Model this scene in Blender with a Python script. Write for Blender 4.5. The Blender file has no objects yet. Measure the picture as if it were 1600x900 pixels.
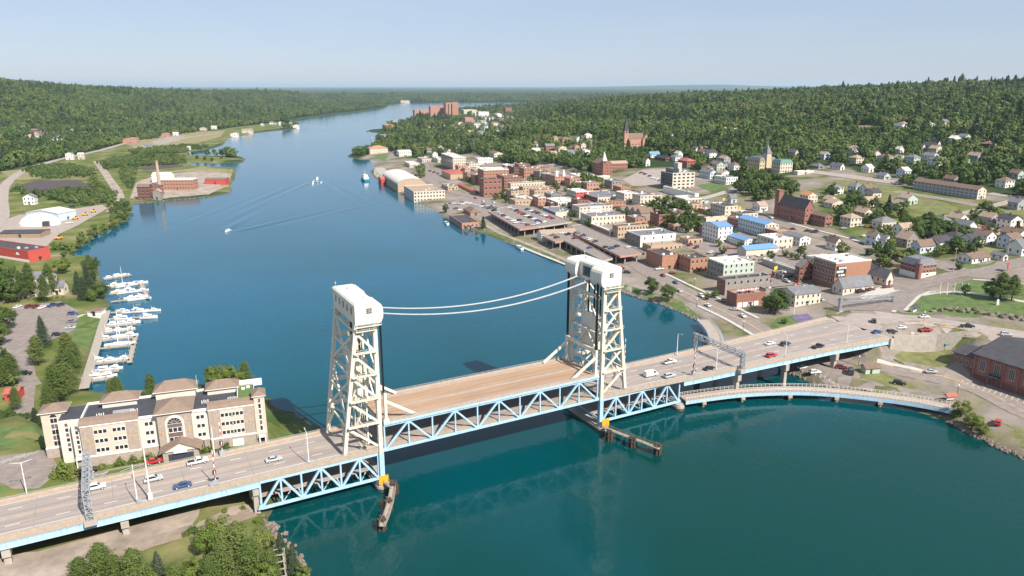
import bpy, math, random
import numpy as np
from mathutils import Vector, Matrix
random.seed(7); RS = np.random.RandomState(11)
scn = bpy.context.scene
COL = scn.collection
# ------------------------------------------------------------------ camera, sky, sun, exposure
CAMZ = 114.0; PITCH = math.radians(15.3); FPX = 1155.0
cam = bpy.data.cameras.new('camera'); camo = bpy.data.objects.new('camera', cam); COL.objects.link(camo)
camo.location = (0, 0, CAMZ); camo.rotation_euler = (math.pi/2-PITCH, 0, 0)
cam.sensor_width = 36; cam.lens = FPX*36/1600; cam.clip_start = 1; cam.clip_end = 90000
scn.camera = camo
world = bpy.data.worlds.new('World'); scn.world = world; world.use_nodes = True
SUN_AZ = math.atan2(0.66, -0.75); SUN_EL = math.radians(43)
nt = world.node_tree; bg = nt.nodes['Background']
sky = nt.nodes.new('ShaderNodeTexSky'); sky.sky_type = 'NISHITA'; sky.sun_disc = False
sky.sun_elevation = SUN_EL; sky.sun_rotation = SUN_AZ; sky.altitude = 100
sky.air_density = 1.0; sky.dust_density = 0.25; sky.ozone_density = 4.0
tint = nt.nodes.new('ShaderNodeVectorMath'); tint.operation = 'MULTIPLY'; tint.inputs[1].default_value = (.96, .955, 1.08)
hs = nt.nodes.new('ShaderNodeHueSaturation'); hs.inputs['Saturation'].default_value = .97
nt.links.new(sky.outputs[0], hs.inputs['Color']); nt.links.new(hs.outputs[0], tint.inputs[0]); 
tc = nt.nodes.new('ShaderNodeTexCoord'); cmap = nt.nodes.new('ShaderNodeMapping'); cmap.inputs['Scale'].default_value = (1.6, 1.2, 9); cmap.inputs['Rotation'].default_value = (.12, .06, .4)
cn = nt.nodes.new('ShaderNodeTexNoise'); cn.inputs['Scale'].default_value = 2.2; cn.inputs['Detail'].default_value = 8; cn.inputs['Roughness'].default_value = .62
cr_ = nt.nodes.new('ShaderNodeMapRange'); cr_.inputs['From Min'].default_value = .5; cr_.inputs['From Max'].default_value = .78; cr_.inputs['To Max'].default_value = .12
cmx = nt.nodes.new('ShaderNodeMixRGB'); cmx.inputs[2].default_value = (7.5, 8.0, 8.6, 1)       # thin high cirrus veil over the clear sky
nt.links.new(tc.outputs['Generated'], cmap.inputs[0]); nt.links.new(cmap.outputs[0], cn.inputs[0]); nt.links.new(cn.outputs[0], cr_.inputs[0]); nt.links.new(cr_.outputs[0], cmx.inputs[0])
vm = nt.nodes.new('ShaderNodeMixRGB'); vm.inputs[0].default_value = .6; vm.inputs[2].default_value = (5.0, 5.9, 7.2, 1)   # even summer haze veil over the whole sky
nt.links.new(tint.outputs[0], vm.inputs[1]); nt.links.new(vm.outputs[0], cmx.inputs[1]); nt.links.new(cmx.outputs[0], bg.inputs[0]); bg.inputs[1].default_value = 0.072
sl = bpy.data.lights.new('sun', 'SUN'); sl.energy = 4.9; sl.angle = math.radians(0.53); sl.color = (1.0, 0.93, 0.82)
so = bpy.data.objects.new('sun', sl); COL.objects.link(so)
sd = Vector((math.sin(SUN_AZ)*math.cos(SUN_EL), math.cos(SUN_AZ)*math.cos(SUN_EL), math.sin(SUN_EL)))
so.rotation_euler = sd.to_track_quat('Z', 'Y').to_euler(); so.location = sd*500
scn.view_settings.view_transform = 'Standard'; scn.view_settings.look = 'None'
scn.view_settings.exposure = 0.60; scn.view_settings.gamma = 1.0
scn.cycles.use_denoising = True
scn.cycles.max_bounces = 6; scn.cycles.diffuse_bounces = 2; scn.cycles.glossy_bounces = 3
scn.cycles.transmission_bounces = 3; scn.cycles.volume_bounces = 1; scn.cycles.transparent_max_bounces = 6
scn.cycles.caustics_reflective = False; scn.cycles.caustics_refractive = False
scn.cycles.volume_step_rate = 4
# ------------------------------------------------------------------ survey helpers: sight lines of the photograph to ground points
cP, sP = math.cos(PITCH), math.sin(PITCH)
def ray(px, py):
    a = (px-800)/FPX; b = (450-py)/FPX
    return np.array([a, cP+b*sP, -sP+b*cP])
def at(px, py, z=0.0):
    d = ray(px, py); t = (z-CAMZ)/d[2]; return np.array([d[0]*t, d[1]*t, z])
def proj(p):
    y, z = p[1], p[2]-CAMZ
    w = y*cP-z*sP
    return 800+FPX*p[0]/w, 450-FPX*(y*sP+z*cP)/w
# bridge frame: u along the bridge to the right bank, v across it away from the viewer
BO = np.array([-38.17, 195.04]); BU = np.array([0.877, 0.4804]); BU /= np.linalg.norm(BU); BV = np.array([-BU[1], BU[0]])
BANG = math.atan2(BU[1], BU[0])
def uvw(u, v, z=0.0):
    p = BO+BU*u+BV*v; return np.array([p[0], p[1], z])
def touv(p):
    q = np.array(p[:2])-BO; return q@BU, q@BV
# ------------------------------------------------------------------ terrain
LSH = [(478,905),(470,893),(455,862),(428,832),(413,812),(420,797),(440,778),(470,745),(500,705),(506,680),(500,670),(488,667),(462,650),(440,641),
 (425,636),(415,622),(395,607),(330,602),(240,607),(200,613),(150,615),(131,607),(141,570),(150,540),(158,512),(165,487),(172,476),(163,468),(156,440),
 (150,412),(140,398),(112,402),(112,395),(130,382),(150,366),(178,356),(198,345),(206,326),(200,319),(212,318),(240,316),(280,312),(330,308),(355,302),
 (363,296),(358,291),(366,280),(368,264),(350,262),(310,260.5),(296,258),(296,254),(340,254.5),(378,254),(383,249),(376,245),(300,244),(290,240),(300,236),(325,234),
 (347,227),(357,216),(400,207.5),(430,204),(467,201),(466,193),(460,190),(472,185),(510,180),(556,174.5),(604,168),(608,163),(640,160.5),(720,159.5),(800,159),(1000,158.5),(1300,158),(1700,158),(2400,158)]
RSH = [(1620,725),(1600,715),(1560,697),(1530,683),(1505,670),(1482,660),(1450,646),(1400,631),(1322,610),(1275,600),(1237,583),(1222,572),(1180,561),(1140,554),(1118,548),
 (1113,532),(1101,506),(1090,500),(1075,492),(1040,478),(1010,468),(985,461),(970,454),(945,438),(890,416),(860,405),(820,390),(800,381),(770,371),(745,361),
 (725,353),(705,345),(690,337),(683,329),(665,322),(645,312),(620,300),(600,288),(586,278),(579,268),(586,259),(592,252),(575,248.5),(560,249),(543,245),(547,241),
 (562,239),(580,231),(592,220),(586,213),(592,207.5),(571,205.5),(578,203),(592,202),(622,195),(640,189),(648,181),(720,173),(800,167),(830,164),(900,162),(1000,161)]
LPOLY = np.array([(-70,-300),(-62,60)]+[tuple(at(x,y)[:2]) for x, y in LSH]+[(40000,60000),(-60000,60000),(-60000,-300)])
RPOLY = np.array([(200,-300),(165,80)]+[tuple(at(x,y)[:2]) for x, y in RSH]+[(3000,5200),(60000,5400),(60000,-300)])
def sdist(X, Y, poly):
    """signed distance, positive inside"""
    d = np.full(X.shape, 1e18); inside = np.zeros(X.shape, bool)
    n = len(poly)
    for i in range(n):
        ax, ay = poly[i]; bx, by = poly[(i+1) % n]
        ex, ey = bx-ax, by-ay; L = ex*ex+ey*ey+1e-12
        t = np.clip(((X-ax)*ex+(Y-ay)*ey)/L, 0, 1)
        d = np.minimum(d, (X-ax-t*ex)**2+(Y-ay-t*ey)**2)
        if ay != by:
            c = ((ay > Y) != (by > Y)) & (X < ex*(Y-ay)/(by-ay)+ax)
            inside ^= c
    d = np.sqrt(d); return np.where(inside, d, -d)
def sstep(t): t = np.clip(t, 0, 1); return t*t*(3-2*t)
def grow(a, b, step, fac, end):
    out = list(np.arange(a, b+.1, step)); s = step
    while out[-1] < end: s *= fac; out.append(out[-1]+s)
    return out
xr_ = grow(-640, 860, 6, 1.07, 40000); xl_ = []
s_ = 6.; x_ = -640.
while x_ > -40000: s_ *= 1.07; x_ -= s_; xl_.append(x_)
XS = np.array(xl_[::-1]+xr_); YS = np.array([-300,-150,-60,0]+grow(40, 1500, 6, 1.03, 60000))
GX, GY = np.meshgrid(XS, YS, indexing='ij')
SR = sdist(GX, GY, RPOLY); SL = sdist(GX, GY, LPOLY)
GU = (GX-BO[0])*BU[0]+(GY-BO[1])*BU[1]; GV = (GX-BO[0])*BV[0]+(GY-BO[1])*BV[1]
def vnoise(X, Y, sc, seed=0):
    r = np.random.RandomState(seed); tot = 0
    for k in range(6):
        a = r.uniform(0, 2*math.pi); f = r.uniform(.6, 1.6)/sc; ph = r.uniform(0, 6.28)
        tot = tot+np.sin((X*math.cos(a)+Y*math.sin(a))*f*6.28+ph)
    return tot/6
PS = [-60,-3,0,2,6,40,70,110,160,220,300,450,700,1100,1600,2400,9000]
PZ = [-4,-.8,0,.9,1.8,2.5,4,8.5,14.5,20,28,41,60,90,112,120,95]
far_r = 1-0.33*sstep((GY-1500)/2500)
ZR = np.interp(SR, PS, PZ)*np.where(SR > 200, far_r, 1)+np.where(SR > 300, vnoise(GX,GY,520,3)*15*sstep((SR-300)/600), 0)
AL = 119-58*sstep((GY-1000)/2200)*sstep((GX/np.maximum(GY, 1)+.74)/.36)
ZL = np.interp(SL, [-60,-3,0,2,6,40,120,250], [-4,-.8,0,.9,1.9,2.6,3.4,5])+AL*sstep((SL-230)/800)*np.where(GY > 5500, .62, 1)+np.where(SL > 230, vnoise(GX,GY,600,5)*14*sstep((SL-300)/500), 0)
ZL = ZL*np.where(GY > 5600, .75, 1)
# far blue ridges on the horizon
ZL = ZL+sstep((GY-20000)/6000)*np.interp(GX/np.maximum(GY,1), [-1,.05,.11,.2,.27,.36,.6], [0,0,30,95,120,45,0])
lowp = sstep((.10-GX/np.maximum(GY, 1))/.12)*sstep((GY-1250)/700); ZR = np.where(SR > 30, 2.2+(ZR-2.2)*(1-.78*lowp), ZR)
HZ = np.where(SR > SL, ZR, ZL)
def patch(poly, z, blend, uvspace=False):
    global HZ
    poly = np.array(poly, float)
    d = sdist(GU, GV, poly) if uvspace else sdist(GX, GY, poly)
    w = sstep(1+d/blend)*sstep(np.maximum(SR, SL)/7); HZ = HZ*(1-w)+z*w
def pxpoly(l, z): return [tuple(at(x, y, z)[:2]) for x, y in l]
patch([(-260,19.5),(-24,19.5),(-24,46),(-84,46),(-92,80),(-260,80)], 11.4, 4, True)      # hotel terrace level with the road
patch([(-260,-70),(-64,-70),(-52,-16),(-46,9),(-260,9)], 4.4, 6, True)                    # yard below the left approach
patch(pxpoly([(1302,501),(1388,533),(1428,522),(1452,523),(1500,541),(1600,560),(1720,585),(1720,520),(1600,505),(1440,486),(1340,482),(1290,492)], 12), 11.9, 10)
patch(pxpoly([(1395,560),(1440,538),(1490,548),(1480,600),(1420,590)], 5), 5.0, 8)
patch(pxpoly([(1240,575),(1300,556),(1480,600),(1620,655),(1620,690),(1530,655),(1470,632),(1330,602)], 3), 3.0, 8)
patch(pxpoly([(1190,545),(1245,530),(1310,552),(1250,572)], 3.4), 3.4, 8)
def hgt(x, y):
    i = int(np.searchsorted(XS, x))-1; j = int(np.searchsorted(YS, y))-1
    i = min(max(i, 0), len(XS)-2); j = min(max(j, 0), len(YS)-2)
    a = (x-XS[i])/(XS[i+1]-XS[i]); b = (y-YS[j])/(YS[j+1]-YS[j])
    return (HZ[i,j]*(1-a)+HZ[i+1,j]*a)*(1-b)+(HZ[i,j+1]*(1-a)+HZ[i+1,j+1]*a)*b
def hgtv(X, Y):
    i = np.clip(np.searchsorted(XS, X)-1, 0, len(XS)-2); j = np.clip(np.searchsorted(YS, Y)-1, 0, len(YS)-2)
    a = (X-XS[i])/(XS[i+1]-XS[i]); b = (Y-YS[j])/(YS[j+1]-YS[j])
    return (HZ[i,j]*(1-a)+HZ[i+1,j]*a)*(1-b)+(HZ[i,j+1]*(1-a)+HZ[i+1,j+1]*a)*b
def G(px, py, dz=0.0):
    """ground point that shows at photo pixel (px, py)"""
    d = ray(px, py); t = 80.0; st = 4.0
    while t < 30000:
        x, y, z = d[0]*t, d[1]*t, CAMZ+d[2]*t
        if z < max(hgt(x, y), 0.0)+dz:
            lo, hi = t-st, t
            for _ in range(18):
                m = (lo+hi)/2
                if CAMZ+d[2]*m < max(hgt(d[0]*m, d[1]*m), 0.0)+dz: hi = m
                else: lo = m
            t = hi; break
        st = max(4.0, t*.008); t += st
    x, y = d[0]*t, d[1]*t
    return np.array([x, y, max(hgt(x, y), 0.0)+dz])
# ------------------------------------------------------------------ materials
MATS = {}
def new_mat(name):
    m = bpy.data.materials.new(name); m.use_nodes = True; MATS[name] = m
    return m, m.node_tree, m.node_tree.nodes['Principled BSDF']
def lin(c):
    return tuple((x/12.92 if x <= .04045 else ((x+.055)/1.055)**2.4) for x in c)
def mat(name, col, rough=.7, var=.12, scale=1.5, metal=0.0, bump=0.0, spec=.4, streak=False, grime=0.0, mapping=None):
    """procedural material: base colour with two octaves of wear noise and a fine bump"""
    if name in MATS: return MATS[name]
    m, t, b = new_mat(name)
    b.inputs['Roughness'].default_value = rough; b.inputs['Metallic'].default_value = metal
    b.inputs['Specular IOR Level'].default_value = spec
    co = t.nodes.new('ShaderNodeTexCoord'); n = t.nodes.new('ShaderNodeTexNoise')
    n.inputs['Scale'].default_value = scale; n.inputs['Detail'].default_value = 6; n.inputs['Roughness'].default_value = .65
    if streak or mapping:
        mp = t.nodes.new('ShaderNodeMapping'); mp.inputs['Scale'].default_value = mapping or (1, 1, .18)
        t.links.new(co.outputs['Object'], mp.inputs[0]); t.links.new(mp.outputs[0], n.inputs[0])
    else: t.links.new(co.outputs['Object'], n.inputs[0])
    r = t.nodes.new('ShaderNodeMapRange'); r.inputs['From Min'].default_value = .3; r.inputs['From Max'].default_value = .7
    r.inputs['To Min'].default_value = 1-var; r.inputs['To Max'].default_value = 1+var
    t.links.new(n.outputs[0], r.inputs[0])
    mx = t.nodes.new('ShaderNodeVectorMath'); mx.operation = 'SCALE'; mx.inputs[0].default_value = col[:3]
    t.links.new(r.outputs[0], mx.inputs['Scale'])
    if grime:
        n2 = t.nodes.new('ShaderNodeTexNoise'); n2.inputs['Scale'].default_value = scale*2.3; n2.inputs['Detail'].default_value = 8; n2.inputs['Roughness'].default_value = .7; t.links.new(n.inputs[0].links[0].from_socket, n2.inputs[0])
        g = t.nodes.new('ShaderNodeMapRange'); g.inputs['From Min'].default_value = .5; g.inputs['From Max'].default_value = .75; g.inputs['To Max'].default_value = grime; t.links.new(n2.outputs[0], g.inputs[0])
        gm = t.nodes.new('ShaderNodeMixRGB'); gm.inputs[2].default_value = (.10,.065,.045,1); t.links.new(g.outputs[0], gm.inputs[0]); t.links.new(mx.outputs[0], gm.inputs[1]); t.links.new(gm.outputs[0], b.inputs['Base Color'])
    else: t.links.new(mx.outputs[0], b.inputs['Base Color'])
    if bump:
        bm = t.nodes.new('ShaderNodeBump'); bm.inputs['Strength'].default_value = bump; bm.inputs['Distance'].default_value = .05
        t.links.new(n.outputs[0], bm.inputs['Height']); t.links.new(bm.outputs[0], b.inputs['Normal'])
    return m
def M(spec):
    """material from a name or an (r,g,b)"""
    if isinstance(spec, str): return MATS[spec]
    k = 'paint_%02d_%02d_%02d' % tuple(int(c*99) for c in spec)
    return mat(k, spec, .6, .10, .8)
for n_, c_, r_, v_, s_ in [
 ('asphalt',(.25,.21,.19),.9,.22,.35),('asphalt_dark',(.075,.075,.08),.9,.2,.4),('asphalt_light',(.35,.295,.265),.9,.16,.3),('concrete',(.40,.36,.32),.85,.14,.5),('concrete_pale',(.52,.48,.43),.85,.12,.6),
 ('gravel',(.33,.27,.225),.95,.35,.12),('dirt',(.27,.21,.165),.95,.25,.3),('brownfield',(.40,.29,.20),.9,.16,.4),('lawn',(.10,.15,.045),.95,.3,.25),('meadow',(.16,.165,.06),.95,.35,.2),('drygrass',(.24,.21,.10),.95,.3,.12),
 ('cinder',(.075,.06,.062),.95,.25,.2),('white_paint',(.78,.76,.72),.6,.06,1),('yellow_paint',(.75,.5,.08),.6,.1,1),
 ('brick',(.27,.125,.095),.85,.2,.8),('brick_dark',(.17,.075,.06),.85,.2,.8),('brick_orange',(.37,.19,.125),.85,.18,.8),('brick_pink',(.45,.24,.18),.85,.15,.8),
 ('sandstone',(.46,.34,.24),.85,.18,.7),('stone_grey',(.27,.245,.22),.85,.2,.7),('cream',(.60,.53,.44),.8,.1,.8),('white_wall',(.74,.72,.68),.7,.07,.8),('yellow_stone',(.55,.45,.30),.8,.15,.7),
 ('pale_blue',(.50,.58,.64),.7,.08,.8),('pale_green',(.43,.50,.43),.7,.1,.8),('red_wall',(.47,.075,.06),.7,.12,.8),('blue_wall',(.03,.14,.50),.6,.1,.8),('grey_wall',(.33,.34,.35),.7,.1,.8),
 ('roof_dark',(.06,.06,.068),.85,.22,.35),('roof_grey',(.17,.175,.19),.85,.2,.35),('roof_white',(.66,.62,.56),.75,.12,.3),('roof_brown',(.19,.13,.10),.9,.18,.6),('roof_tan',(.36,.27,.20),.9,.14,.6),
 ('roof_red',(.42,.115,.09),.8,.14,.5),('roof_orange',(.46,.22,.11),.85,.14,.5),('roof_blue',(.15,.29,.52),.5,.08,.6),('roof_mint',(.42,.62,.55),.6,.1,.5),('roof_green',(.10,.20,.17),.6,.12,.5),
 ('trim_white',(.78,.77,.74),.6,.05,1),('door_dark',(.06,.05,.05),.5,.1,1),('wood',(.30,.22,.15),.85,.2,1.2),('dock_wood',(.36,.32,.27),.85,.18,1),('bark',(.12,.085,.06),.95,.25,2),
 ('steel_cream',(.74,.69,.57),.45,.08,.7),('steel_blue',(.40,.60,.76),.45,.10,.7),('steel_grey',(.34,.36,.39),.5,.1,.7),('black_rope',(.012,.012,.014),.6,.1,1),('tyre',(.02,.02,.02),.9,.1,3),('rubber_dark',(.03,.03,.032),.8,.1,3),
 ('rock',(.20,.16,.135),.95,.3,.6),('pile_wood',(.075,.05,.04),.95,.25,1.5),('orange_sign',(.80,.36,.02),.6,.1,1),('yellow_sign',(.85,.55,.03),.6,.06,1),('chrome',(.6,.6,.62),.25,.05,2),('green_shed',(.04,.25,.20),.6,.1,.8)]:
    mat(n_, c_, r_, v_, s_, bump=.15 if n_ in ('brick','brick_dark','rock','gravel','dirt') else 0, streak=n_.startswith('steel'), grime=.45 if n_.startswith('steel') else .25 if n_.startswith(('roof','concrete','asphalt','brick','sandstone','cream','white_wall')) else 0)
def glass(name, col, rough=.08):
    m, t, b = new_mat(name); b.inputs['Base Color'].default_value = (*col, 1); b.inputs['Roughness'].default_value = rough
    b.inputs['Specular IOR Level'].default_value = .6
    n = t.nodes.new('ShaderNodeTexNoise'); n.inputs['Scale'].default_value = .9
    co = t.nodes.new('ShaderNodeTexCoord'); t.links.new(co.outputs['Object'], n.inputs[0])
    mx = t.nodes.new('ShaderNodeMapRange'); mx.inputs['To Min'].default_value = .04; mx.inputs['To Max'].default_value = .22
    t.links.new(n.outputs[0], mx.inputs[0]); t.links.new(mx.outputs[0], b.inputs['Roughness'])
glass('glass', (.022,.026,.032)); glass('glass_blue', (.045,.06,.085)); glass('car_glass', (.015,.018,.022))
def car_paint(name, col):
    m, t, b = new_mat(name); b.inputs['Base Color'].default_value = (*col, 1); b.inputs['Roughness'].default_value = .32
    b.inputs['Coat Weight'].default_value = .6; b.inputs['Coat Roughness'].default_value = .08
    n = t.nodes.new('ShaderNodeTexNoise'); n.inputs['Scale'].default_value = 3
    r = t.nodes.new('ShaderNodeMapRange'); r.inputs['To Min'].default_value = .26; r.inputs['To Max'].default_value = .42
    t.links.new(n.outputs[0], r.inputs[0]); t.links.new(r.outputs[0], b.inputs['Roughness'])
CARC = {'white':(.76,.76,.75),'silver':(.46,.48,.50),'black':(.016,.016,.018),'dark':(.045,.05,.058),'red':(.50,.022,.025),'blue':(.03,.085,.22),'maroon':(.16,.025,.03),'tan':(.38,.30,.21),'grey':(.16,.17,.18),'green':(.05,.13,.09)}
for k_, c_ in CARC.items(): car_paint('car_'+k_, c_)
# ------------------------------------------------------------------ mesh helpers
class MB:
    def __init__(s): s.v = []; s.f = []; s.m = []
    def face(s, pts, mi=0):
        n = len(s.v); s.v += [tuple(map(float, p)) for p in pts]; s.f.append(tuple(range(n, n+len(pts)))); s.m.append(mi)
    def hexa(s, b, t, mi=0, bottom=True):
        """b, t: four points each, counter-clockwise seen from above"""
        n = len(s.v); s.v += [tuple(map(float, p)) for p in list(b)+list(t)]
        fs = [(4,5,6,7),(0,1,5,4),(1,2,6,5),(2,3,7,6),(3,0,4,7)]+([(3,2,1,0)] if bottom else [])
        for f in fs: s.f.append(tuple(n+k for k in f)); s.m.append(mi)
    def box(s, x0, x1, y0, y1, z0, z1, mi=0):
        s.hexa([(x0,y0,z0),(x1,y0,z0),(x1,y1,z0),(x0,y1,z0)], [(x0,y0,z1),(x1,y0,z1),(x1,y1,z1),(x0,y1,z1)], mi)
    def bar(s, p, q, w, h=None, mi=0, up=(0,0,1)):
        p = Vector(p); q = Vector(q); h = h or w; d = (q-p)
        if d.length < 1e-6: return
        d.normalize(); up = Vector(up)
        if abs(d.dot(up)) > .98: up = Vector((1,0,0))
        a = d.cross(up).normalized()*(w/2); b = a.cross(d).normalized()*(h/2)
        s.hexa([p-a-b, p+a-b, q+a-b, q-a-b], [p-a+b, p+a+b, q+a+b, q-a+b], mi)
    def tube(s, p, q, r0, r1=None, n=8, mi=0, cap=True):
        p = Vector(p); q = Vector(q); r1 = r0 if r1 is None else r1; d = (q-p).normalized()
        up = Vector((0,0,1)) if abs(d.z) < .95 else Vector((1,0,0))
        a = d.cross(up).normalized(); b = d.cross(a).normalized(); k0 = len(s.v)
        for c, r in ((p, r0), (q, r1)):
            for i in range(n):
                t = 2*math.pi*i/n; s.v.append(tuple(c+(a*math.cos(t)+b*math.sin(t))*r))
        for i in range(n):
            j = (i+1) % n; s.f.append((k0+i, k0+n+i, k0+n+j, k0+j)); s.m.append(mi)
        if cap:
            s.f.append(tuple(k0+n+i for i in range(n))[::-1]); s.m.append(mi)
            s.f.append(tuple(k0+i for i in range(n))); s.m.append(mi)
    def prism(s, poly, z0, z1, mi=0, mt=None):
        n = len(poly); k = len(s.v)
        A = sum(poly[i][0]*poly[(i+1)%n][1]-poly[(i+1)%n][0]*poly[i][1] for i in range(n))
        if A < 0: poly = poly[::-1]
        z0f = z0 if callable(z0) else (lambda x, y: z0); z1f = z1 if callable(z1) else (lambda x, y: z1)
        s.v += [(float(x), float(y), float(z0f(x,y))) for x, y in poly]+[(float(x), float(y), float(z1f(x,y))) for x, y in poly]
        for i in range(n):
            j = (i+1) % n; s.f.append((k+i, k+j, k+n+j, k+n+i)); s.m.append(mi)
        s.f.append(tuple(k+n+i for i in range(n))); s.m.append(mi if mt is None else mt)
        s.f.append(tuple(k+i for i in range(n))[::-1]); s.m.append(mi)
    def mesh(s, name, mats, smooth=False):
        me = bpy.data.meshes.new(name); me.from_pydata(s.v, [], s.f)
        for m in (mats if isinstance(mats, (list, tuple)) and not isinstance(mats[0], float) else [mats]): me.materials.append(M(m) if not hasattr(m, 'node_tree') else m)
        if any(s.m): me.polygons.foreach_set('material_index', s.m)
        if smooth: me.polygons.foreach_set('use_smooth', [True]*len(s.f))
        me.update(); return me
    def build(s, name, mats, parent=None, smooth=False, **kw):
        return link(name, s.mesh(name, mats, smooth), parent, **kw)
def link(name, me, parent=None, loc=None, rz=None, **kw):
    o = bpy.data.objects.new(name, me); COL.objects.link(o)
    if parent is not None: o.parent = parent
    if loc is not None: o.location = tuple(float(c) for c in loc)
    if rz is not None: o.rotation_euler = (0, 0, rz)
    for k, val in kw.items(): o[k] = val
    return o
def thing(name, label, cat, loc=(0,0,0), rz=0, group=None):
    o = link(name, None, None, loc, rz, label=label, category=cat)
    if group: o['group'] = group
    return o
ORD = ['first','second','third','fourth','fifth','sixth','seventh','eighth','ninth','tenth','eleventh','twelfth','thirteenth','fourteenth','fifteenth','sixteenth','seventeenth','eighteenth','nineteenth','twentieth',
 'twenty-first','twenty-second','twenty-third','twenty-fourth','twenty-fifth','twenty-sixth','twenty-seventh','twenty-eighth','twenty-ninth','thirtieth','thirty-first','thirty-second','thirty-third','thirty-fourth','thirty-fifth','thirty-sixth','thirty-seventh','thirty-eighth','thirty-ninth','fortieth']
def inpoly(x, y, poly):
    c = False; n = len(poly)
    for i in range(n):
        ax, ay = poly[i]; bx, by = poly[(i+1)%n]
        if (ay > y) != (by > y) and x < (bx-ax)*(y-ay)/(by-ay)+ax: c = not c
    return c
# ------------------------------------------------------------------ ground sheet
def ground():
    nx, ny = GX.shape
    v = np.stack([GX, GY, HZ], -1).reshape(-1, 3)
    idx = np.arange(nx*ny).reshape(nx, ny)
    q = np.stack([idx[:-1,:-1], idx[1:,:-1], idx[1:,1:], idx[:-1,1:]], -1).reshape(-1, 4)
    zq = HZ.reshape(-1)[q].max(1); q = q[zq > -3.9]
    used = np.unique(q); remap = -np.ones(nx*ny, int); remap[used] = np.arange(len(used))
    me = bpy.data.meshes.new('ground'); me.from_pydata(v[used].tolist(), [], remap[q].tolist())
    # land cover: 0 woodland floor, 1 built-up, 2 grassland, 3 bare earth
    cov = np.zeros((nx*ny, 4)); cov[:, 3] = 1
    f = np.zeros(nx*ny); g = np.zeros(nx*ny)
    for poly, kind in COVER:
        d = sdist(GX, GY, np.array(poly)).reshape(-1); w = sstep(.5+d/8)
        if kind == 'town': f = np.maximum(f, w)
        if kind == 'grass': g = np.maximum(g, w); f = f*(1-w)
        if kind == 'wood': g = g*(1-w); f = f*(1-w)
    cov[:, 0] = f; cov[:, 1] = g
    bank = np.clip(1-(np.maximum(SR, SL)+1)/5, 0, 1).reshape(-1); cov[:, 2] = bank
    a = me.color_attributes.new('cover', 'FLOAT_COLOR', 'POINT'); a.data.foreach_set('color', cov[used].reshape(-1).astype(np.float32))
    me.polygons.foreach_set('use_smooth', [True]*len(me.polygons))
    m, t, b = new_mat('ground_mat'); N = t.nodes; Lk = t.links
    at_ = N.new('ShaderNodeVertexColor'); at_.layer_name = 'cover'; sp = N.new('ShaderNodeSeparateColor'); Lk.new(at_.outputs[0], sp.inputs[0])
    geo = N.new('ShaderNodeNewGeometry')
    def noise(sc, det=5):
        n = N.new('ShaderNodeTexNoise'); n.inputs['Scale'].default_value = sc; n.inputs['Detail'].default_value = det; Lk.new(geo.outputs['Position'], n.inputs[0]); return n
    def ramp(src, stops):
        r = N.new('ShaderNodeValToRGB'); e = r.color_ramp.elements
        e[0].position, e[0].color = stops[0][0], (*stops[0][1], 1); e[1].position, e[1].color = stops[-1][0], (*stops[-1][1], 1)
        for p_, c_ in stops[1:-1]: x = e.new(p_); x.color = (*c_, 1)
        Lk.new(src, r.inputs[0]); return r
    wood = ramp(noise(.02).outputs[0], [(.3,(.022,.042,.014)),(.5,(.035,.062,.018)),(.7,(.058,.082,.026))])
    wood2 = ramp(noise(.0035,8).outputs[0], [(.35,(.02,.04,.016)),(.65,(.05,.075,.026))])
    mw = N.new('ShaderNodeMixRGB'); mw.inputs[0].default_value = .5; Lk.new(wood.outputs[0], mw.inputs[1]); Lk.new(wood2.outputs[0], mw.inputs[2])
    town = ramp(noise(.035,7).outputs[0], [(.36,(.10,.12,.045)),(.44,(.20,.18,.11)),(.52,(.235,.20,.17)),(.66,(.30,.255,.22))])
    gras = ramp(noise(.04,7).outputs[0], [(.3,(.06,.10,.025)),(.48,(.12,.145,.04)),(.62,(.20,.185,.08)),(.72,(.27,.225,.14))])
    m1 = N.new('ShaderNodeMixRGB'); Lk.new(sp.outputs[0], m1.inputs[0]); Lk.new(mw.outputs[0], m1.inputs[1]); Lk.new(town.outputs[0], m1.inputs[2])
    m2 = N.new('ShaderNodeMixRGB'); Lk.new(sp.outputs[1], m2.inputs[0]); Lk.new(m1.outputs[0], m2.inputs[1]); Lk.new(gras.outputs[0], m2.inputs[2])
    rock = ramp(noise(.5).outputs[0], [(.35,(.09,.08,.055)),(.65,(.22,.18,.14))])
    m3 = N.new('ShaderNodeMixRGB'); mm = N.new('ShaderNodeMath'); mm.operation = 'MULTIPLY'; mm.inputs[1].default_value = .5
    Lk.new(sp.outputs[2], mm.inputs[0]); Lk.new(mm.outputs[0], m3.inputs[0]); Lk.new(m2.outputs[0], m3.inputs[1]); Lk.new(rock.outputs[0], m3.inputs[2])
    Lk.new(m3.outputs[0], b.inputs['Base Color']); b.inputs['Roughness'].default_value = .95; b.inputs['Specular IOR Level'].default_value = .1
    bn = N.new('ShaderNodeBump'); bn.inputs['Strength'].default_value = .5; bn.inputs['Distance'].default_value = 6
    Lk.new(noise(.06,8).outputs[0], bn.inputs['Height']); Lk.new(bn.outputs[0], b.inputs['Normal'])
    me.materials.append(m)
    link('ground', me, kind='structure', label='ground of both banks from the shore up to the wooded hills')
def pxg(l): return [tuple(G(x, y)[:2]) for x, y in l]
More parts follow.
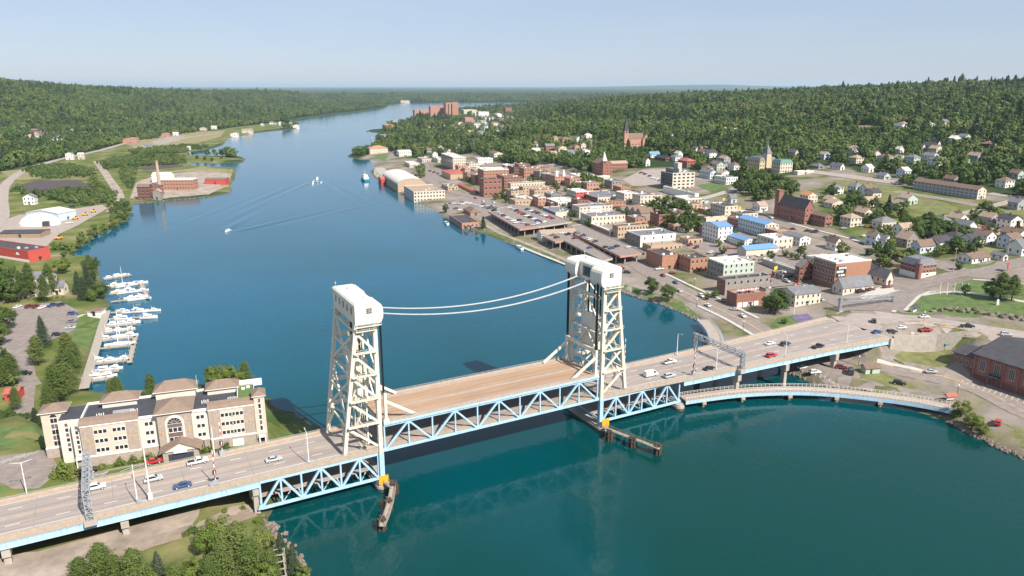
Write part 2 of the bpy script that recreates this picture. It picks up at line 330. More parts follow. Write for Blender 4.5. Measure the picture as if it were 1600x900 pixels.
TOWN = pxg([(1640,722),(1530,690),(1470,645),(1240,585),(1115,550),(1100,500),(960,455),(800,382),(690,337),(600,290),(560,250),(600,232),(625,246),(650,247),(690,246),(735,240),(770,252),(830,262),(850,252),(880,262),(915,272),(960,270),(985,262),(1000,264),
 (1030,262),(1060,262),(1090,268),(1120,285),(1160,292),(1240,272),(1300,258),(1340,266),(1420,276),(1500,290),(1640,322)])
COVER = [(TOWN, 'town'),
 (pxg([(470,895),(410,810),(400,790),(440,700),(500,672),(420,640),(390,605),(240,606),(140,612),(160,490),(165,460),(145,400),(110,400),(200,340),(205,318),(365,300),(366,262),(290,258),(385,250),(290,242),(400,205),(465,198),(440,190),(300,208),(190,225),(110,245),(0,270),(-80,300),(-160,500),(-120,905)]), 'grass')]
EXC = [pxg([(690,202),(716,188),(760,178),(806,171),(816,181),(800,200),(776,217),(756,226),(742,228),(722,214)]), pxg([(816,244),(848,229),(862,214),(930,210),(940,232),(918,248),(880,250),(850,247)])]
COVER.append((pxg([(1290,284),(1420,292),(1640,332),(1640,402),(1480,402),(1420,396),(1330,370),(1276,338)]), 'grass')); COVER.append((EXC[0], 'town')); COVER.append((EXC[1], 'grass'))
# ------------------------------------------------------------------ water
WAKES = [((495,284),(505,262),46,1.0,105),((356,362),(325,372),40,.9,80)]
def water():
    xs = [-60000,-20000,-6000,-2500,-1200,-700]+list(np.arange(-420,121,3.))+[300,700,1500,4000,12000,60000]
    ys = [-300,0,100,200,300]+list(np.arange(420,980,3.))+[1100,1300,1700,2500,4000,7000,12000,30000,60000]
    X, Y = np.meshgrid(np.array(xs), np.array(ys), indexing='ij'); Z = np.zeros_like(X)
    for (bx, by), (hx, hy), half, amp, ext in WAKES:
        p = at(bx, by); q = at(hx, hy); d = (q-p)[:2]; d /= np.linalg.norm(d)
        dx, dy = X-p[0], Y-p[1]; back = -(dx*d[0]+dy*d[1]); lat = np.abs(-dx*d[1]+dy*d[0])
        arm = back*.36+2
        env = np.exp(-((lat-arm)/(5+.05*back))**2)*np.clip(back/10,0,1)*np.exp(-back/ext)
        w1 = np.sin((lat-arm)*.42+back*.06)*env*.6
        inner = np.exp(-(lat/(arm*.9+1))**4)*np.clip(back/15,0,1)*np.exp(-back/(ext*.7))
        w2 = np.sin(back*.5-lat*.12)*inner*.10
        Z += np.where(back > 0, amp*(w1+w2), 0)
    v = np.stack([X, Y, Z], -1).reshape(-1, 3); nx, ny = X.shape; idx = np.arange(nx*ny).reshape(nx, ny)
    q = np.stack([idx[:-1,:-1], idx[1:,:-1], idx[1:,1:], idx[:-1,1:]], -1).reshape(-1, 4)
    me = bpy.data.meshes.new('water'); me.from_pydata(v.tolist(), [], q.tolist()); me.polygons.foreach_set('use_smooth', [True]*len(me.polygons))
    m, t, b = new_mat('water_mat'); N = t.nodes; L = t.links
    geo = N.new('ShaderNodeNewGeometry')
    n1 = N.new('ShaderNodeTexNoise'); n1.inputs['Scale'].default_value = .009; n1.inputs['Detail'].default_value = 5; L.new(geo.outputs['Position'], n1.inputs[0])
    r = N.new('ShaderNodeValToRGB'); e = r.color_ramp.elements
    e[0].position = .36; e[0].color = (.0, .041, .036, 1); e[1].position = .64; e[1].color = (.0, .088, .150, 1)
    # greener near, bluer past the bridge: sky reflection painted into the base colour
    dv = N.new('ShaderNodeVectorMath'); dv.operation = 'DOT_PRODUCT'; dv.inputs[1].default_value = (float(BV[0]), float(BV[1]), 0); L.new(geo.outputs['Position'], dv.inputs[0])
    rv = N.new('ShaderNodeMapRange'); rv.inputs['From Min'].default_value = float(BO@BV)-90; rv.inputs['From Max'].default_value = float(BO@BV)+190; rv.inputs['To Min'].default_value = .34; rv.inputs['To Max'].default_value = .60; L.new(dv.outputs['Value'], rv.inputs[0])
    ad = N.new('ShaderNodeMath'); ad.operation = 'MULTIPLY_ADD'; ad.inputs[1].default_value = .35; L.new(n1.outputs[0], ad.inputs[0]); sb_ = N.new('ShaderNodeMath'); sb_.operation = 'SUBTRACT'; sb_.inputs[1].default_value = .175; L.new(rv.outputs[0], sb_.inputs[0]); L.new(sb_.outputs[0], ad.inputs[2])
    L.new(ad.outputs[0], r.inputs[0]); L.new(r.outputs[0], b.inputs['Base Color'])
    b.inputs['Roughness'].default_value = .09; b.inputs['IOR'].default_value = 1.33; b.inputs['Specular IOR Level'].default_value = .42
    mp = N.new('ShaderNodeMapping'); mp.inputs['Scale'].default_value = (1, .55, 1); mp.inputs['Rotation'].default_value = (0, 0, .5); L.new(geo.outputs['Position'], mp.inputs[0])
    n2 = N.new('ShaderNodeTexNoise'); n2.inputs['Scale'].default_value = .55; n2.inputs['Detail'].default_value = 3; L.new(mp.outputs[0], n2.inputs[0])
    n3 = N.new('ShaderNodeTexNoise'); n3.inputs['Scale'].default_value = .012; n3.inputs['Detail'].default_value = 4; L.new(mp.outputs[0], n3.inputs[0])
    mr = N.new('ShaderNodeMapRange'); mr.inputs['From Min'].default_value = .35; mr.inputs['From Max'].default_value = .65; mr.inputs['To Min'].default_value = .22; mr.inputs['To Max'].default_value = .60
    L.new(n3.outputs[0], mr.inputs[0])
    bu = N.new('ShaderNodeBump'); bu.inputs['Distance'].default_value = .22; L.new(n2.outputs[0], bu.inputs['Height']); L.new(mr.outputs[0], bu.inputs['Strength']); L.new(bu.outputs[0], b.inputs['Normal'])
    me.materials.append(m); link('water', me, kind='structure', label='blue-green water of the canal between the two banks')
ground(); water()
# ------------------------------------------------------------------ draped sheets: roads, yards, lawns
OCC = []; OCP = []
def drape(name, pts, material, lift, label=None, maxlen=7.0, world=False):
    """surface laid over the terrain inside a pixel (or world) outline"""
    poly = [tuple(p) for p in pts] if world else pxg(pts)
    OCP.append(poly); xs = [p[0] for p in poly]; ys = [p[1] for p in poly]
    import bmesh
    bm = bmesh.new(); vs = [bm.verts.new((x, y, 0)) for x, y in poly]
    try: bm.faces.new(vs)
    except Exception: bm.free(); return None
    for ax, lo, hi in ((0, min(xs), max(xs)), (1, min(ys), max(ys))):
        k = math.ceil(lo/maxlen)*maxlen
        while k < hi:
            co = [0,0,0]; no = [0,0,0]; co[ax] = k; no[ax] = 1
            bmesh.ops.bisect_plane(bm, geom=bm.verts[:]+bm.edges[:]+bm.faces[:], plane_co=co, plane_no=no); k += maxlen
    bmesh.ops.recalc_face_normals(bm, faces=bm.faces)
    for v in bm.verts: v.co.z = max(hgt(v.co.x, v.co.y), .1)+lift
    if sum(f.normal.z*f.calc_area() for f in bm.faces) < 0: bmesh.ops.reverse_faces(bm, faces=bm.faces)
    me = bpy.data.meshes.new(name); bm.to_mesh(me); bm.free(); me.materials.append(M(material))
    return link(name, me, kind='structure', **({'label': label} if label else {}))
def ribbon(name, pts, width, material, lift, label=None, world=False, z=None, parent=None):
    P = [np.array(p, float)[:2] for p in pts] if world else [G(x, y)[:2] for x, y in pts]
    R = []
    for i in range(len(P)-1):       # Catmull-Rom resample
        p0, p1, p2, p3 = P[max(i-1,0)], P[i], P[i+1], P[min(i+2,len(P)-1)]
        n = max(2, int(np.linalg.norm(p2-p1)/5))
        for k in range(n):
            t = k/n; R.append(.5*((2*p1)+(-p0+p2)*t+(2*p0-5*p1+4*p2-p3)*t*t+(-p0+3*p1-3*p2+p3)*t**3))
    R.append(P[-1]); OCC.extend((float(c[0]), float(c[1]), width/2) for c in R); mb = MB(); nc = max(2, int(width/4)+1); rows = []
    for i, c in enumerate(R):
        d = R[min(i+1,len(R)-1)]-R[max(i-1,0)]; d = d/(np.linalg.norm(d)+1e-9); nrm = np.array([-d[1], d[0]])
        row = []
        for k in range(nc):
            p = c+nrm*width*(.5-k/(nc-1)); zz = (max(hgt(p[0], p[1]), .1) if z is None else z)+lift; row.append(len(mb.v)); mb.v.append((p[0], p[1], zz))
        rows.append(row)
    for a, b in zip(rows[:-1], rows[1:]):
        for k in range(nc-1): mb.f.append((a[k+1], b[k+1], b[k], a[k])); mb.m.append(0)
    kw = {} if parent is not None else {'kind': 'structure'}
    if label: kw['label'] = label
    return mb.build(name, material, parent, **kw)
# ================================================================== THE LIFT BRIDGE (local frame: x along, y across away from the viewer)
BL = (float(BO[0]), float(BO[1]), 0.0)
DZ = 12.0
def bridge_thing(name, label, cat, **kw): return thing(name, label, cat, BL, BANG, **kw)
def barpart(name, p, q, w, h, m, parent, up=(0,0,1)):
    b = MB(); b.bar(p, q, w, h, 0, up); return b.build(name, m, parent)
def rail(mb, p, q, hgt_=1.0, step=2.4, w=.07, mi=0):
    p = Vector(p); q = Vector(q); n = max(1, int((q-p).length/step))
    for k in (hgt_, hgt_*.55): mb.bar(p+Vector((0,0,k)), q+Vector((0,0,k)), w, w, mi)
    for i in range(n+1):
        c = p.lerp(q, i/n); mb.bar(c, c+Vector((0,0,hgt_)), w, w, mi)
mat('deck_road', (.32,.275,.25), .9, .20, .9, grime=.3, mapping=(.035,1,1)); mat('deck_brown', (.38,.25,.165), .9, .22, .8, grime=.35, mapping=(.05,1,1)); mat('deck_kerb', (.42,.33,.26), .9, .14, .5, grime=.35); mat('deck_grey', (.38,.31,.26), .9, .12, .5)
mat('parapet', (.42,.34,.27), .85, .14, .8, grime=.4)
def pillar(par, x, z0, z1, ya=.5, yb=18.5, pitch=None):
    b = MB(); b.box(x-.9, x+.9, ya, yb, z1-1.5, z1)
    b.hexa([(x-.9,ya,z1-2.6),(x+.9,ya,z1-2.6),(x+.9,ya+3,z1-2.6),(x-.9,ya+3,z1-2.6)], [(x-.9,ya,z1-1.5),(x+.9,ya,z1-1.5),(x+.9,ya+3,z1-1.5),(x-.9,ya+3,z1-1.5)])
    for yy in (ya+1.6, (ya+yb)/2, yb-1.6): b.box(x-.75, x+.75, yy-.9, yy+.9, z0, z1-1.5)
    return b.build('pillar', 'concrete', par)
def beacon(par, x, y, z):
    b = MB(); b.box(x-.5, x+.5, y-.3, y+.3, z, z+1.4); return b.build('cabinet', 'steel_grey', par)
def edge_strip(name, par, A, B_, z0, z1, m):
    """slab between two polylines A (near) and B (far), same number of points"""
    b = MB()
    for i in range(len(A)-1):
        b.hexa([(*A[i],z0),(*A[i+1],z0),(*B_[i+1],z0),(*B_[i],z0)], [(*A[i],z1),(*A[i+1],z1),(*B_[i+1],z1),(*B_[i],z1)])
    return b.build(name, m, par)
def off(A, d): return [(x, y+d) for x, y in A]
def road_on(par, A, B_, dash_rows, med=None):
    edge_strip('deck', par, A, B_, DZ-.8, DZ, 'deck_road')
    edge_strip('sidewalk', par, off(A,.35), off(A,2.1), DZ-.002, DZ+.2, 'deck_kerb'); edge_strip('sidewalk', par, off(B_,-1.6), off(B_,-.35), DZ-.002, DZ+.2, 'deck_kerb')
    for s, E_ in ((0, A), (1, B_)):
        edge_strip('parapet', par, off(E_, -.03 if s == 0 else -.3), off(E_, .3 if s == 0 else .03), DZ-.9, DZ+.75, 'parapet')
        b = MB()
        for i in range(len(E_)-1): rail(b, (*[E_[i][0], E_[i][1]+(.13 if s == 0 else -.13)], DZ+.75), (E_[i+1][0], E_[i+1][1]+(.13 if s == 0 else -.13), DZ+.75), .45, 3.0)
        b.build('railing', 'steel_grey', par)
    n = len(A)
    if med:
        MA = [(A[i][0], A[i][1]+(B_[i][1]-A[i][1])*med[0]) for i in range(n)]; MBB = [(B_[i][0], A[i][1]+(B_[i][1]-A[i][1])*med[1]) for i in range(n)]
        edge_strip('median', par, MA, MBB, DZ-.001, DZ+.012, 'deck_grey')
    for u in np.arange(A[0][0]+8, A[-1][0]-2, 17.0):
        i_ = max(i for i in range(n-1) if A[i][0] <= u); t_ = (u-A[i_][0])/(A[i_+1][0]-A[i_][0]); b = MB(); b.box(u-.09, u+.09, A[i_][1]*(1-t_)+A[i_+1][1]*t_+2.15, B_[i_][1]*(1-t_)+B_[i_+1][1]*t_-1.65, DZ-.05, DZ+.016); b.build('expansion_joint', 'stone_grey', par)
    d = MB(); d.box(-1.5, 1.5, -.09, .09, 0, .006); dm = d.mesh('lane_dash', 'white_paint')
    e = MB(); e.box(-4, 4, -.07, .07, 0, .006); em = e.mesh('edge_line', 'white_paint')
    def pt(u, f):
        for i in range(n-1):
            if A[i][0] <= u <= A[i+1][0]+1e-6:
                t = (u-A[i][0])/(A[i+1][0]-A[i][0]); ya = A[i][1]*(1-t)+A[i+1][1]*t; yb = B_[i][1]*(1-t)+B_[i+1][1]*t
                return ya+(yb-ya)*f
    for f in dash_rows:
        u = A[0][0]+3
        while u < A[-1][0]-2:
            y = pt(u, f); sl_ = (pt(min(u+1, A[-1][0]-.5), f)-pt(max(u-1, A[0][0]+.5), f))/2
            link('lane_dash', dm, par, (u, y, DZ+.012), math.atan(sl_)); u += 10.5
    for f in (.135, .90):
        u = A[0][0]+4.2
        while u < A[-1][0]-4:
            sl_ = (pt(min(u+2, A[-1][0]-.5), f)-pt(max(u-2, A[0][0]+.5), f))/4
            link('edge_line', em, par, (u, pt(u, f), DZ+.010), math.atan(sl_)); u += 8
def girder(par, E_, side, z0, z1):
    b = MB(); o_ = .25 if side == 0 else -.25
    for i in range(len(E_)-1):
        p = (E_[i][0], E_[i][1]+o_, 0); q = (E_[i+1][0], E_[i+1][1]+o_, 0); mid = (z0+z1)/2
        b.bar((p[0],p[1],mid), (q[0],q[1],mid), .12, z1-z0)
        b.bar((p[0],p[1],z0), (q[0],q[1],z0), .7, .12); b.bar((p[0],p[1],z1-.35), (q[0],q[1],z1-.35), .5, .10)
        L_ = math.hypot(q[0]-p[0], q[1]-p[1]); k = int(L_/4)
        for j in range(1, k):
            t = j/k; x = p[0]+(q[0]-p[0])*t; y = p[1]+(q[1]-p[1])*t
            b.box(x-.06, x+.06, y-.25, y+.25, z0, z1-.35)
    return b.build('girder', 'steel_blue', par)
# --- approach viaducts
LA = [(-230,0),(-34,0),(-.6,0)]; LB = [(-230,19.2),(-34,19.2),(-.6,19.2)]
va = bridge_thing('approach_viaduct', 'concrete road viaduct with blue girders in front of the cream hotel', 'viaduct')
road_on(va, LA, LB, (.30,.73), (.47,.54))
girder(va, [(-230,0),(-34.4,0)], 0, 9.3, 11.2); girder(va, [(-230,19.2),(-34.4,19.2)], 1, 9.3, 11.2)
for yy in (5, 9.6, 14): barpart('inner_girder', (-230,yy,10.2), (-34.4,yy,10.2), .3, 1.8, 'steel_blue', va)
for x, z0 in ((-92,3.5),(-67,3.0),(-35.2,.2)): pillar(va, x, z0, 9.3)
for x in (-46, -63): beacon(va, x, .95, DZ+.2)
RA = [(78.6,0),(100,-.6),(122,-2.2),(153,-3.7),(187,-5.4),(219,-8.5)]; RB = [(78.6,19.2),(100,19.3),(122,19.4),(153,20),(187,21.5),(219,23.2)]
vb = bridge_thing('approach_viaduct', 'concrete road viaduct with blue girders carrying traffic to the right bank', 'viaduct')
road_on(vb, RA, RB, (.30,.72), (.47,.53))
girder(vb, [(113.6,-1.6)]+RA[2:], 0, 9.5, 11.2); girder(vb, [(113.6,19.3)]+RB[2:], 1, 9.5, 11.2)
for f in (.25,.5,.75): barpart('inner_girder', (113.6,19.2*f,10.3), (219,-8.5+31.7*f,10.3), .3, 1.6, 'steel_blue', vb)
for x, z0, ya, yb in ((139,-3,-3.6,20.2),(163,-3,-5,21.2),(190,1,-6.4,22)): pillar(vb, x, z0, 9.5, ya, yb)
b = MB(); b.prism([(219.2,-9.2),(221,-9.2),(221,24.2),(219.2,24.2)], 1, 11.9); b.build('abutment', 'concrete', vb)
b = MB(); b.hexa([(221,-9.2,1),(239,-16.5,1),(239,-15.7,1),(221,-8.2,1)], [(221,-9.2,12.8),(239,-16.5,12.6),(239,-15.7,12.6),(221,-8.2,12.8)]); b.build('wing_wall', 'concrete', vb)
b = MB(); b.hexa([(239,-16.5,3),(262,-21,6),(262,-20.2,6),(239,-15.7,3)], [(239,-16.5,12.7),(262,-21,12.7),(262,-20.2,12.7),(239,-15.7,12.7)]); b.build('wing_wall', 'stone_grey', vb)
# --- trusses
def truss(par, x0, x1, n, zt, zb, y, m, flip=0, w=.55):
    """Warren truss with verticals; every member a part of its own"""
    L_ = (x1-x0)/n
    barpart('top_chord', (x0,y,zt), (x1,y,zt), w, w*1.25, m, par); barpart('bottom_chord', (x0,y,zb), (x1,y,zb), w*1.02, w*1.2, m, par)
    for i in range(n+1):
        x = x0+i*L_
        barpart('vertical_post', (x,y,zb), (x,y,zt), w*.75, w*.78, m, par)
        if i < n:
            up_first = (i+flip) % 2 == 0
            barpart('diagonal', (x,y,zb if up_first else zt), (x+L_,y,zt if up_first else zb), w*.95, w*.95, m, par, up=(0,1,0))
        top_node = (i+flip) % 2 == 1; zz = zt if top_node else zb; g = .62*w/.55; sgn = -1 if top_node else 1
        b = MB(); b.hexa([(x-1.5*g,y-w*.52,zz-.25*sgn*1),(x+1.5*g,y-w*.52,zz-.25*sgn),(x+1.5*g,y+w*.52,zz-.25*sgn),(x-1.5*g,y+w*.52,zz-.25*sgn)][::1 if sgn > 0 else -1],
                         [(x-.7*g,y-w*.53,zz+1.35*g*sgn),(x+.7*g,y-w*.53,zz+1.35*g*sgn),(x+.7*g,y+w*.53,zz+1.35*g*sgn),(x-.7*g,y+w*.53,zz+1.35*g*sgn)][::1 if sgn > 0 else -1])
        b.build('gusset_plate', m, par)
ls = bridge_thing('lift_span', 'double-deck lift span with brown top deck and pale blue trusses between the towers', 'bridge span')
for y in (.35, 18.85): truss(ls, 1.4, 76.6, 10, 19.0, 11.2, y, 'steel_blue')
SA = [(1.2,0),(76.8,0)]; SB = [(1.2,19.2),(76.8,19.2)]
edge_strip('upper_deck', ls, SA, SB, 19.45, 19.85, 'deck_brown')
edge_strip('sidewalk', ls, off(SA,.35), off(SA,2.4), 19.848, 20.0, 'deck_grey'); edge_strip('sidewalk', ls, off(SB,-2.0), off(SB,-.35), 19.848, 20.0, 'deck_grey')
edge_strip('median', ls, off(SA,9.0), off(SA,10.2), 19.848, 19.95, 'deck_grey')
edge_strip('parapet', ls, off(SA,-.1), off(SA,.25), 19.3, 20.6, 'parapet'); edge_strip('parapet', ls, off(SB,-.25), off(SB,.1), 19.3, 20.6, 'parapet')
edge_strip('edge_flange', ls, off(SA,-.28), off(SA,-.1), 19.3, 19.9, 'steel_blue')
b = MB(); rail(b, (1.2,19.1,20.6), (76.8,19.1,20.6), .6); b.build('railing', 'steel_grey', ls)
b = MB(); rail(b, (1.2,.1,20.6), (76.8,.1,20.6), .5); b.build('railing', 'steel_grey', ls)
edge_strip('lower_deck', ls, off(SA,.75), off(SB,-.75), 11.3, 11.95, 'deck_road')
edge_strip('lower_sidewalk', ls, off(SA,.75), off(SA,2.4), 11.96, 12.12, 'deck_kerb')
for i in range(11):
    x = 1.4+i*7.52; barpart('floor_beam', (x,.7,18.6), (x,18.5,18.6), .4, 1.1, 'steel_blue', ls); barpart('floor_beam', (x,.7,10.9), (x,18.5,10.9), .4, .7, 'steel_blue', ls)
for y in (4,8,11.5,15.5): barpart('stringer', (1.4,y,19.0), (76.6,y,19.0), .3, .8, 'steel_blue', ls)
for x, sx in ((2.2,1),(75.8,-1)):
    for y in (.6, 18.6):
        barpart('lifting_post', (x,y,19.9), (x,y,29), .8, .8, 'steel_cream', ls)
        barpart('lifting_brace', (x,y,26.5), (x+sx*9.5,y,20.3), .75, .7, 'steel_cream', ls, up=(0,1,0))
        b = MB(); b.hexa([(x-.9,y-.9,19.9),(x+.9,y-.9,19.9),(x+.9,y+.9,19.9),(x-.9,y+.9,19.9)], [(x-.5,y-.5,21.3),(x+.5,y-.5,21.3),(x+.5,y+.5,21.3),(x-.5,y+.5,21.3)]); b.build('post_base', 'steel_cream', ls)
    barpart('lifting_girder', (x,.6,28.4), (x,18.6,28.4), .7, 1.2, 'steel_cream', ls)
def flank(label, x0, x1, flip):
    t = bridge_thing('flanking_truss', label, 'bridge span')
    for y in (.35, 18.85): truss(t, x0, x1, 6, 10.6, 2.7, y, 'steel_blue', 0, .62)
    edge_strip('trail_deck', t, [(x0,5.5),(x1,5.5)], [(x0,13.7),(x1,13.7)], 3.0, 3.4, 'deck_grey')
    for i in range(7):
        x = x0+(x1-x0)*i/6; barpart('floor_beam', (x,.7,2.9), (x,18.5,2.9), .4, .6, 'steel_blue', t); barpart('floor_beam', (x,.7,10.5), (x,18.5,10.5), .4, .9, 'steel_blue', t)
        if i < 6: barpart('wind_brace', (x,.6,2.5), (x+(x1-x0)/6,9.6,2.5), .25, .25, 'steel_blue', t); barpart('wind_brace', (x,18.6,2.5), (x+(x1-x0)/6,9.6,2.5), .25, .25, 'steel_blue', t)
    return t
flank('pale blue truss span below the road left of the left tower', -34.2, -.9, 0)
flank('pale blue truss span below the road right of the right tower', 78.9, 113, 1)
# --- towers
mat('house_cream', (.75,.71,.62), .5, .08, .4, streak=True, grime=.3)
def tower(label, mir):
    t = bridge_thing('lift_tower', label, 'bridge tower')
    X = (lambda u: 78-u) if mir else (lambda u: u)
    S = 'steel_cream'
    def P(u, v, z): return (X(u), v, z)
    def uo(z): return -10.5+5.2*(z-12)/39        # outer leg slope
    for v in (.1, 19.1):
        barpart('leg', P(0,v,11), P(0,v,51), 1.25, 1.15, S, t); barpart('leg', P(uo(12),v+(.6 if v < 9 else -.6),11.9), P(uo(51),v,51), 1.1, 1.0, S, t)
        barpart('lower_leg', P(0,v,2), P(0,v,10.98), 1.5, 1.4, 'steel_blue', t)
        lev = [12.7, 20.6, 28.2, 35.4, 42.2, 48.6]
        for i, z in enumerate(lev):
            if i: barpart('strut', P(uo(z),v,z), P(0,v,z), .5, .62, S, t)
            if i < 5:
                barpart('diagonal', P(uo(lev[i+1]),v,lev[i+1]), P(0,v,z), .5, .62, S, t)
                if v > 9: barpart('sub_diagonal', P((uo(lev[i+1])+0)/2,v,(z+lev[i+1])/2), P(0,v,lev[i+1]-.3), .3, .35, S, t)
            if i:
                b = MB(); y0, y1 = (v-1.5, v-.3) if v < 9 else (v+.3, v+1.5)
                xa, xb = sorted((X(uo(z)), X(0))); b.box(xa, xb, y0, y1, z+.3, z+.42); yo = y0 if v < 9 else y1
                rail(b, (xa,yo,z+.42), (xb,yo,z+.42), 1.05, 1.6, .06); b.build('platform', S, t)
    for i, z in enumerate([20.6, 28.2, 35.4, 42.2, 48.6]):   # outer face
        barpart('cross_strut', P(uo(z),.1,z), P(uo(z),19.1,z), .4, .5, S, t)
    for za, zb in ((20.6,35.4),(35.4,48.6)):
        barpart('cross_brace', P(uo(za),.1,za), P(uo(zb),19.1,zb), .5, .6, S, t); barpart('cross_brace', P(uo(za),19.1,za), P(uo(zb),.1,zb), .5, .6, S, t)
    for v0, v1 in ((.1,5.5),(19.1,13.7)): barpart('knee_brace', P(uo(14),v0,14), P(uo(20.6),v1,20.6), .5, .6, S, t)
    for z in (33.5, 46.5): barpart('portal_strut', P(0,.1,z), P(0,19.1,z), .5, .8, S, t)
    barpart('portal_brace', P(0,.1,33.5), P(0,9.6,46.5), .4, .45, S, t); barpart('portal_brace', P(0,19.1,33.5), P(0,9.6,46.5), .4, .45, S, t)
    barpart('portal_brace', P(-.1,.1,24), P(-.1,9.6,33.3), .4, .45, S, t); barpart('portal_brace', P(-.1,19.1,24), P(-.1,9.6,33.3), .4, .45, S, t)
    for v in (3.2, 16.0):                                     # inner guide columns and ladders
        barpart('guide_column', P(-2.6,v,12), P(-2.6,v,50.8), .45, .45, S, t)
        b = MB(); 
        for k in (-.3, .3): b.bar(P(-3.6+k,v,12.2), P(-3.6+k,v,50), .07, .07)
        for k in range(24): b.bar(P(-3.9,v,13+k*1.55), P(-3.3,v,13+k*1.55), .06, .06)
        b.build('ladder', S, t)
    b = MB(); xa, xb = sorted((X(-4.6), X(-1.2))); b.box(xa, xb, 4.2, 15.0, 27.5, 38.5); b.box(xa-.1, xb+.1, 4.0, 15.2, 32.6, 33.0)
    b.build('counterweight', 'house_cream', t, label='large pale counterweight block hanging inside the tower')
    b = MB()
    for v in (6, 9.6, 13): b.bar(P(-2.9,v,38.5), P(-2.9,v,51), .35, .5)
    b.build('counterweight_rope', 'black_rope', t)
    for v in (.9, 18.3):
        b = MB()
        for k in range(4): b.tube(P(1.75+.16*k,v+.1*k,28.8), P(1.75+.16*k,v+.1*k,52), .13, n=6)
        b.build('hoist_rope', 'black_rope', t)
    # stairs from the road to the machinery deck
    b = MB()
    for k in range(7):
        z = 13+k*5.0; a = (k % 2)*2-1
        b.bar(P(-6.0-1.8*a*.6,2.2,z), P(-6.0+1.8*a*.6,2.2,z+5.0), .8, .12, 0, (0,0,1)); rail(b, P(-6.0-1.1*a,1.8,z), P(-6.0+1.1*a,1.8,z+5), .9, 2.0, .05)
    b.build('stairway', S, t)
    b = MB(); xa, xb = sorted((X(-4.2), X(-.9))); b.box(xa, xb, -.1, 1.6, 12.05, 13.6); b.box(xa-.2, xb+.2, -.25, -.12, 13.0, 13.5); b.build('crash_barrier', 'parapet', t)
    # machinery house
    b = MB(); xa, xb = sorted((X(-5.7), X(.5)))
    b.prism([(xa,-1.2),(xb,-1.2),(xb,20.4),(xa,20.4)], 51.0, 56.6)
    ho = b.build('machinery_house', 'house_cream', t)
    b = MB(); b.hexa([(xa-.15,-1.35,56.6),(xb+.1,-1.35,56.6),(xb+.1,20.55,56.6),(xa-.15,20.55,56.6)], [(xa+.3,-.9,57.1),(xb-.3,-.9,57.1),(xb-.3,20.1,57.1),(xa+.3,20.1,57.1)]); b.build('house_roof', 'house_cream', ho)
    prof = [(.4,50.75),(1.1,50.85),(1.75,51.35),(2.15,52.1),(2.3,53.0),(2.3,54.5),(2.15,55.4),(1.75,56.15),(1.1,56.65),(.4,56.8)]
    for v0, v1 in ((-1.25,5.2),(14.0,20.45)):
        b = MB(); k = len(prof); PP = [(X(u), z) for u, z in prof]
        for i in range(k-1):
            q = [(PP[i][0],v0,PP[i][1]),(PP[i][0],v1,PP[i][1]),(PP[i+1][0],v1,PP[i+1][1]),(PP[i+1][0],v0,PP[i+1][1])]; b.face(q if mir else q[::-1])
        b.face([(x,v0,z) for x, z in (PP if not mir else PP[::-1])]); b.face([(x,v1,z) for x, z in (PP[::-1] if not mir else PP)]); b.build('sheave_housing', 'house_cream', ho)
    b = MB(); xm = X(.5); xw = X(.56); b.box(min(xm,xw)+.0, max(xm,xw), 7.2, 12.2, 52.2, 55.6); b.build('house_window', 'glass_blue', ho)
    for v in np.linspace(2.2, 17.2, 5):
        b = MB(); a = X(-5.7); c = X(-5.76); b.box(min(a,c), max(a,c), v-.55, v+.55, 53.4, 55.3); w_ = b.build('house_window', 'glass', ho)
    b = MB(); a = X(-1.7); b.box(a-.75, a+.75, -1.26, -1.2, 53.9, 55.4); b.build('house_window', 'glass', ho)
    b = MB()
    for k in (-.25,.25): b.box(a+k*1.0-.05, a+k*1.0+.05, -1.29, -1.262, 53.9, 55.4)
    b.box(a-.75, a+.75, -1.29, -1.262, 54.35, 54.43); b.box(a-.75, a+.75, -1.29, -1.262, 54.87, 54.95); b.build('window_bars', 'steel_cream', ho)
    b = MB(); xc = X(-5); b.tube((xc,19.4,57.1), (xc,19.4,58.6), .08); b.tube((xc,19.4,58.1), (xc,19.4,58.5), .3, .18); b.tube((X(-1.6),3,57.1), (X(-1.6),3,57.9), .18); b.tube((X(-2.6),15,57.1), (X(-2.6),15,57.7), .3); b.build('roof_beacon', 'steel_grey', ho)
    b = MB(); xa, xb = sorted((X(-6.2), X(1.4)))
    for v in (-1.4, 20.6):
        b.box(xa, xb, v-.7 if v < 0 else v-.1, v+.1 if v < 0 else v+.7, 50.4, 50.5); rail(b, (xa,v-.65 if v < 0 else v+.65,50.5), (xb,v-.65 if v < 0 else v+.65,50.5), 1, 1.6, .06)
    for v in (2,6,13,17): b.bar((X(-5.5),v,50.6), (X(.3),v,50.6), .4, .8)
    b.build('machinery_deck', S, t)
    for v, n_ in ((9.6,'cross_pipe'),):
        b = MB()
        for k in range(3): b.tube(P(-1.8,2.5,15.5+k*5.6), P(-1.8,16.7,15.5+k*5.6), .22)
        b.build(n_, S, t)
    return t
tower('cream steel lift tower nearest the hotel, left end of the lift span', False)
tower('cream steel lift tower on the town side, right end of the lift span', True)
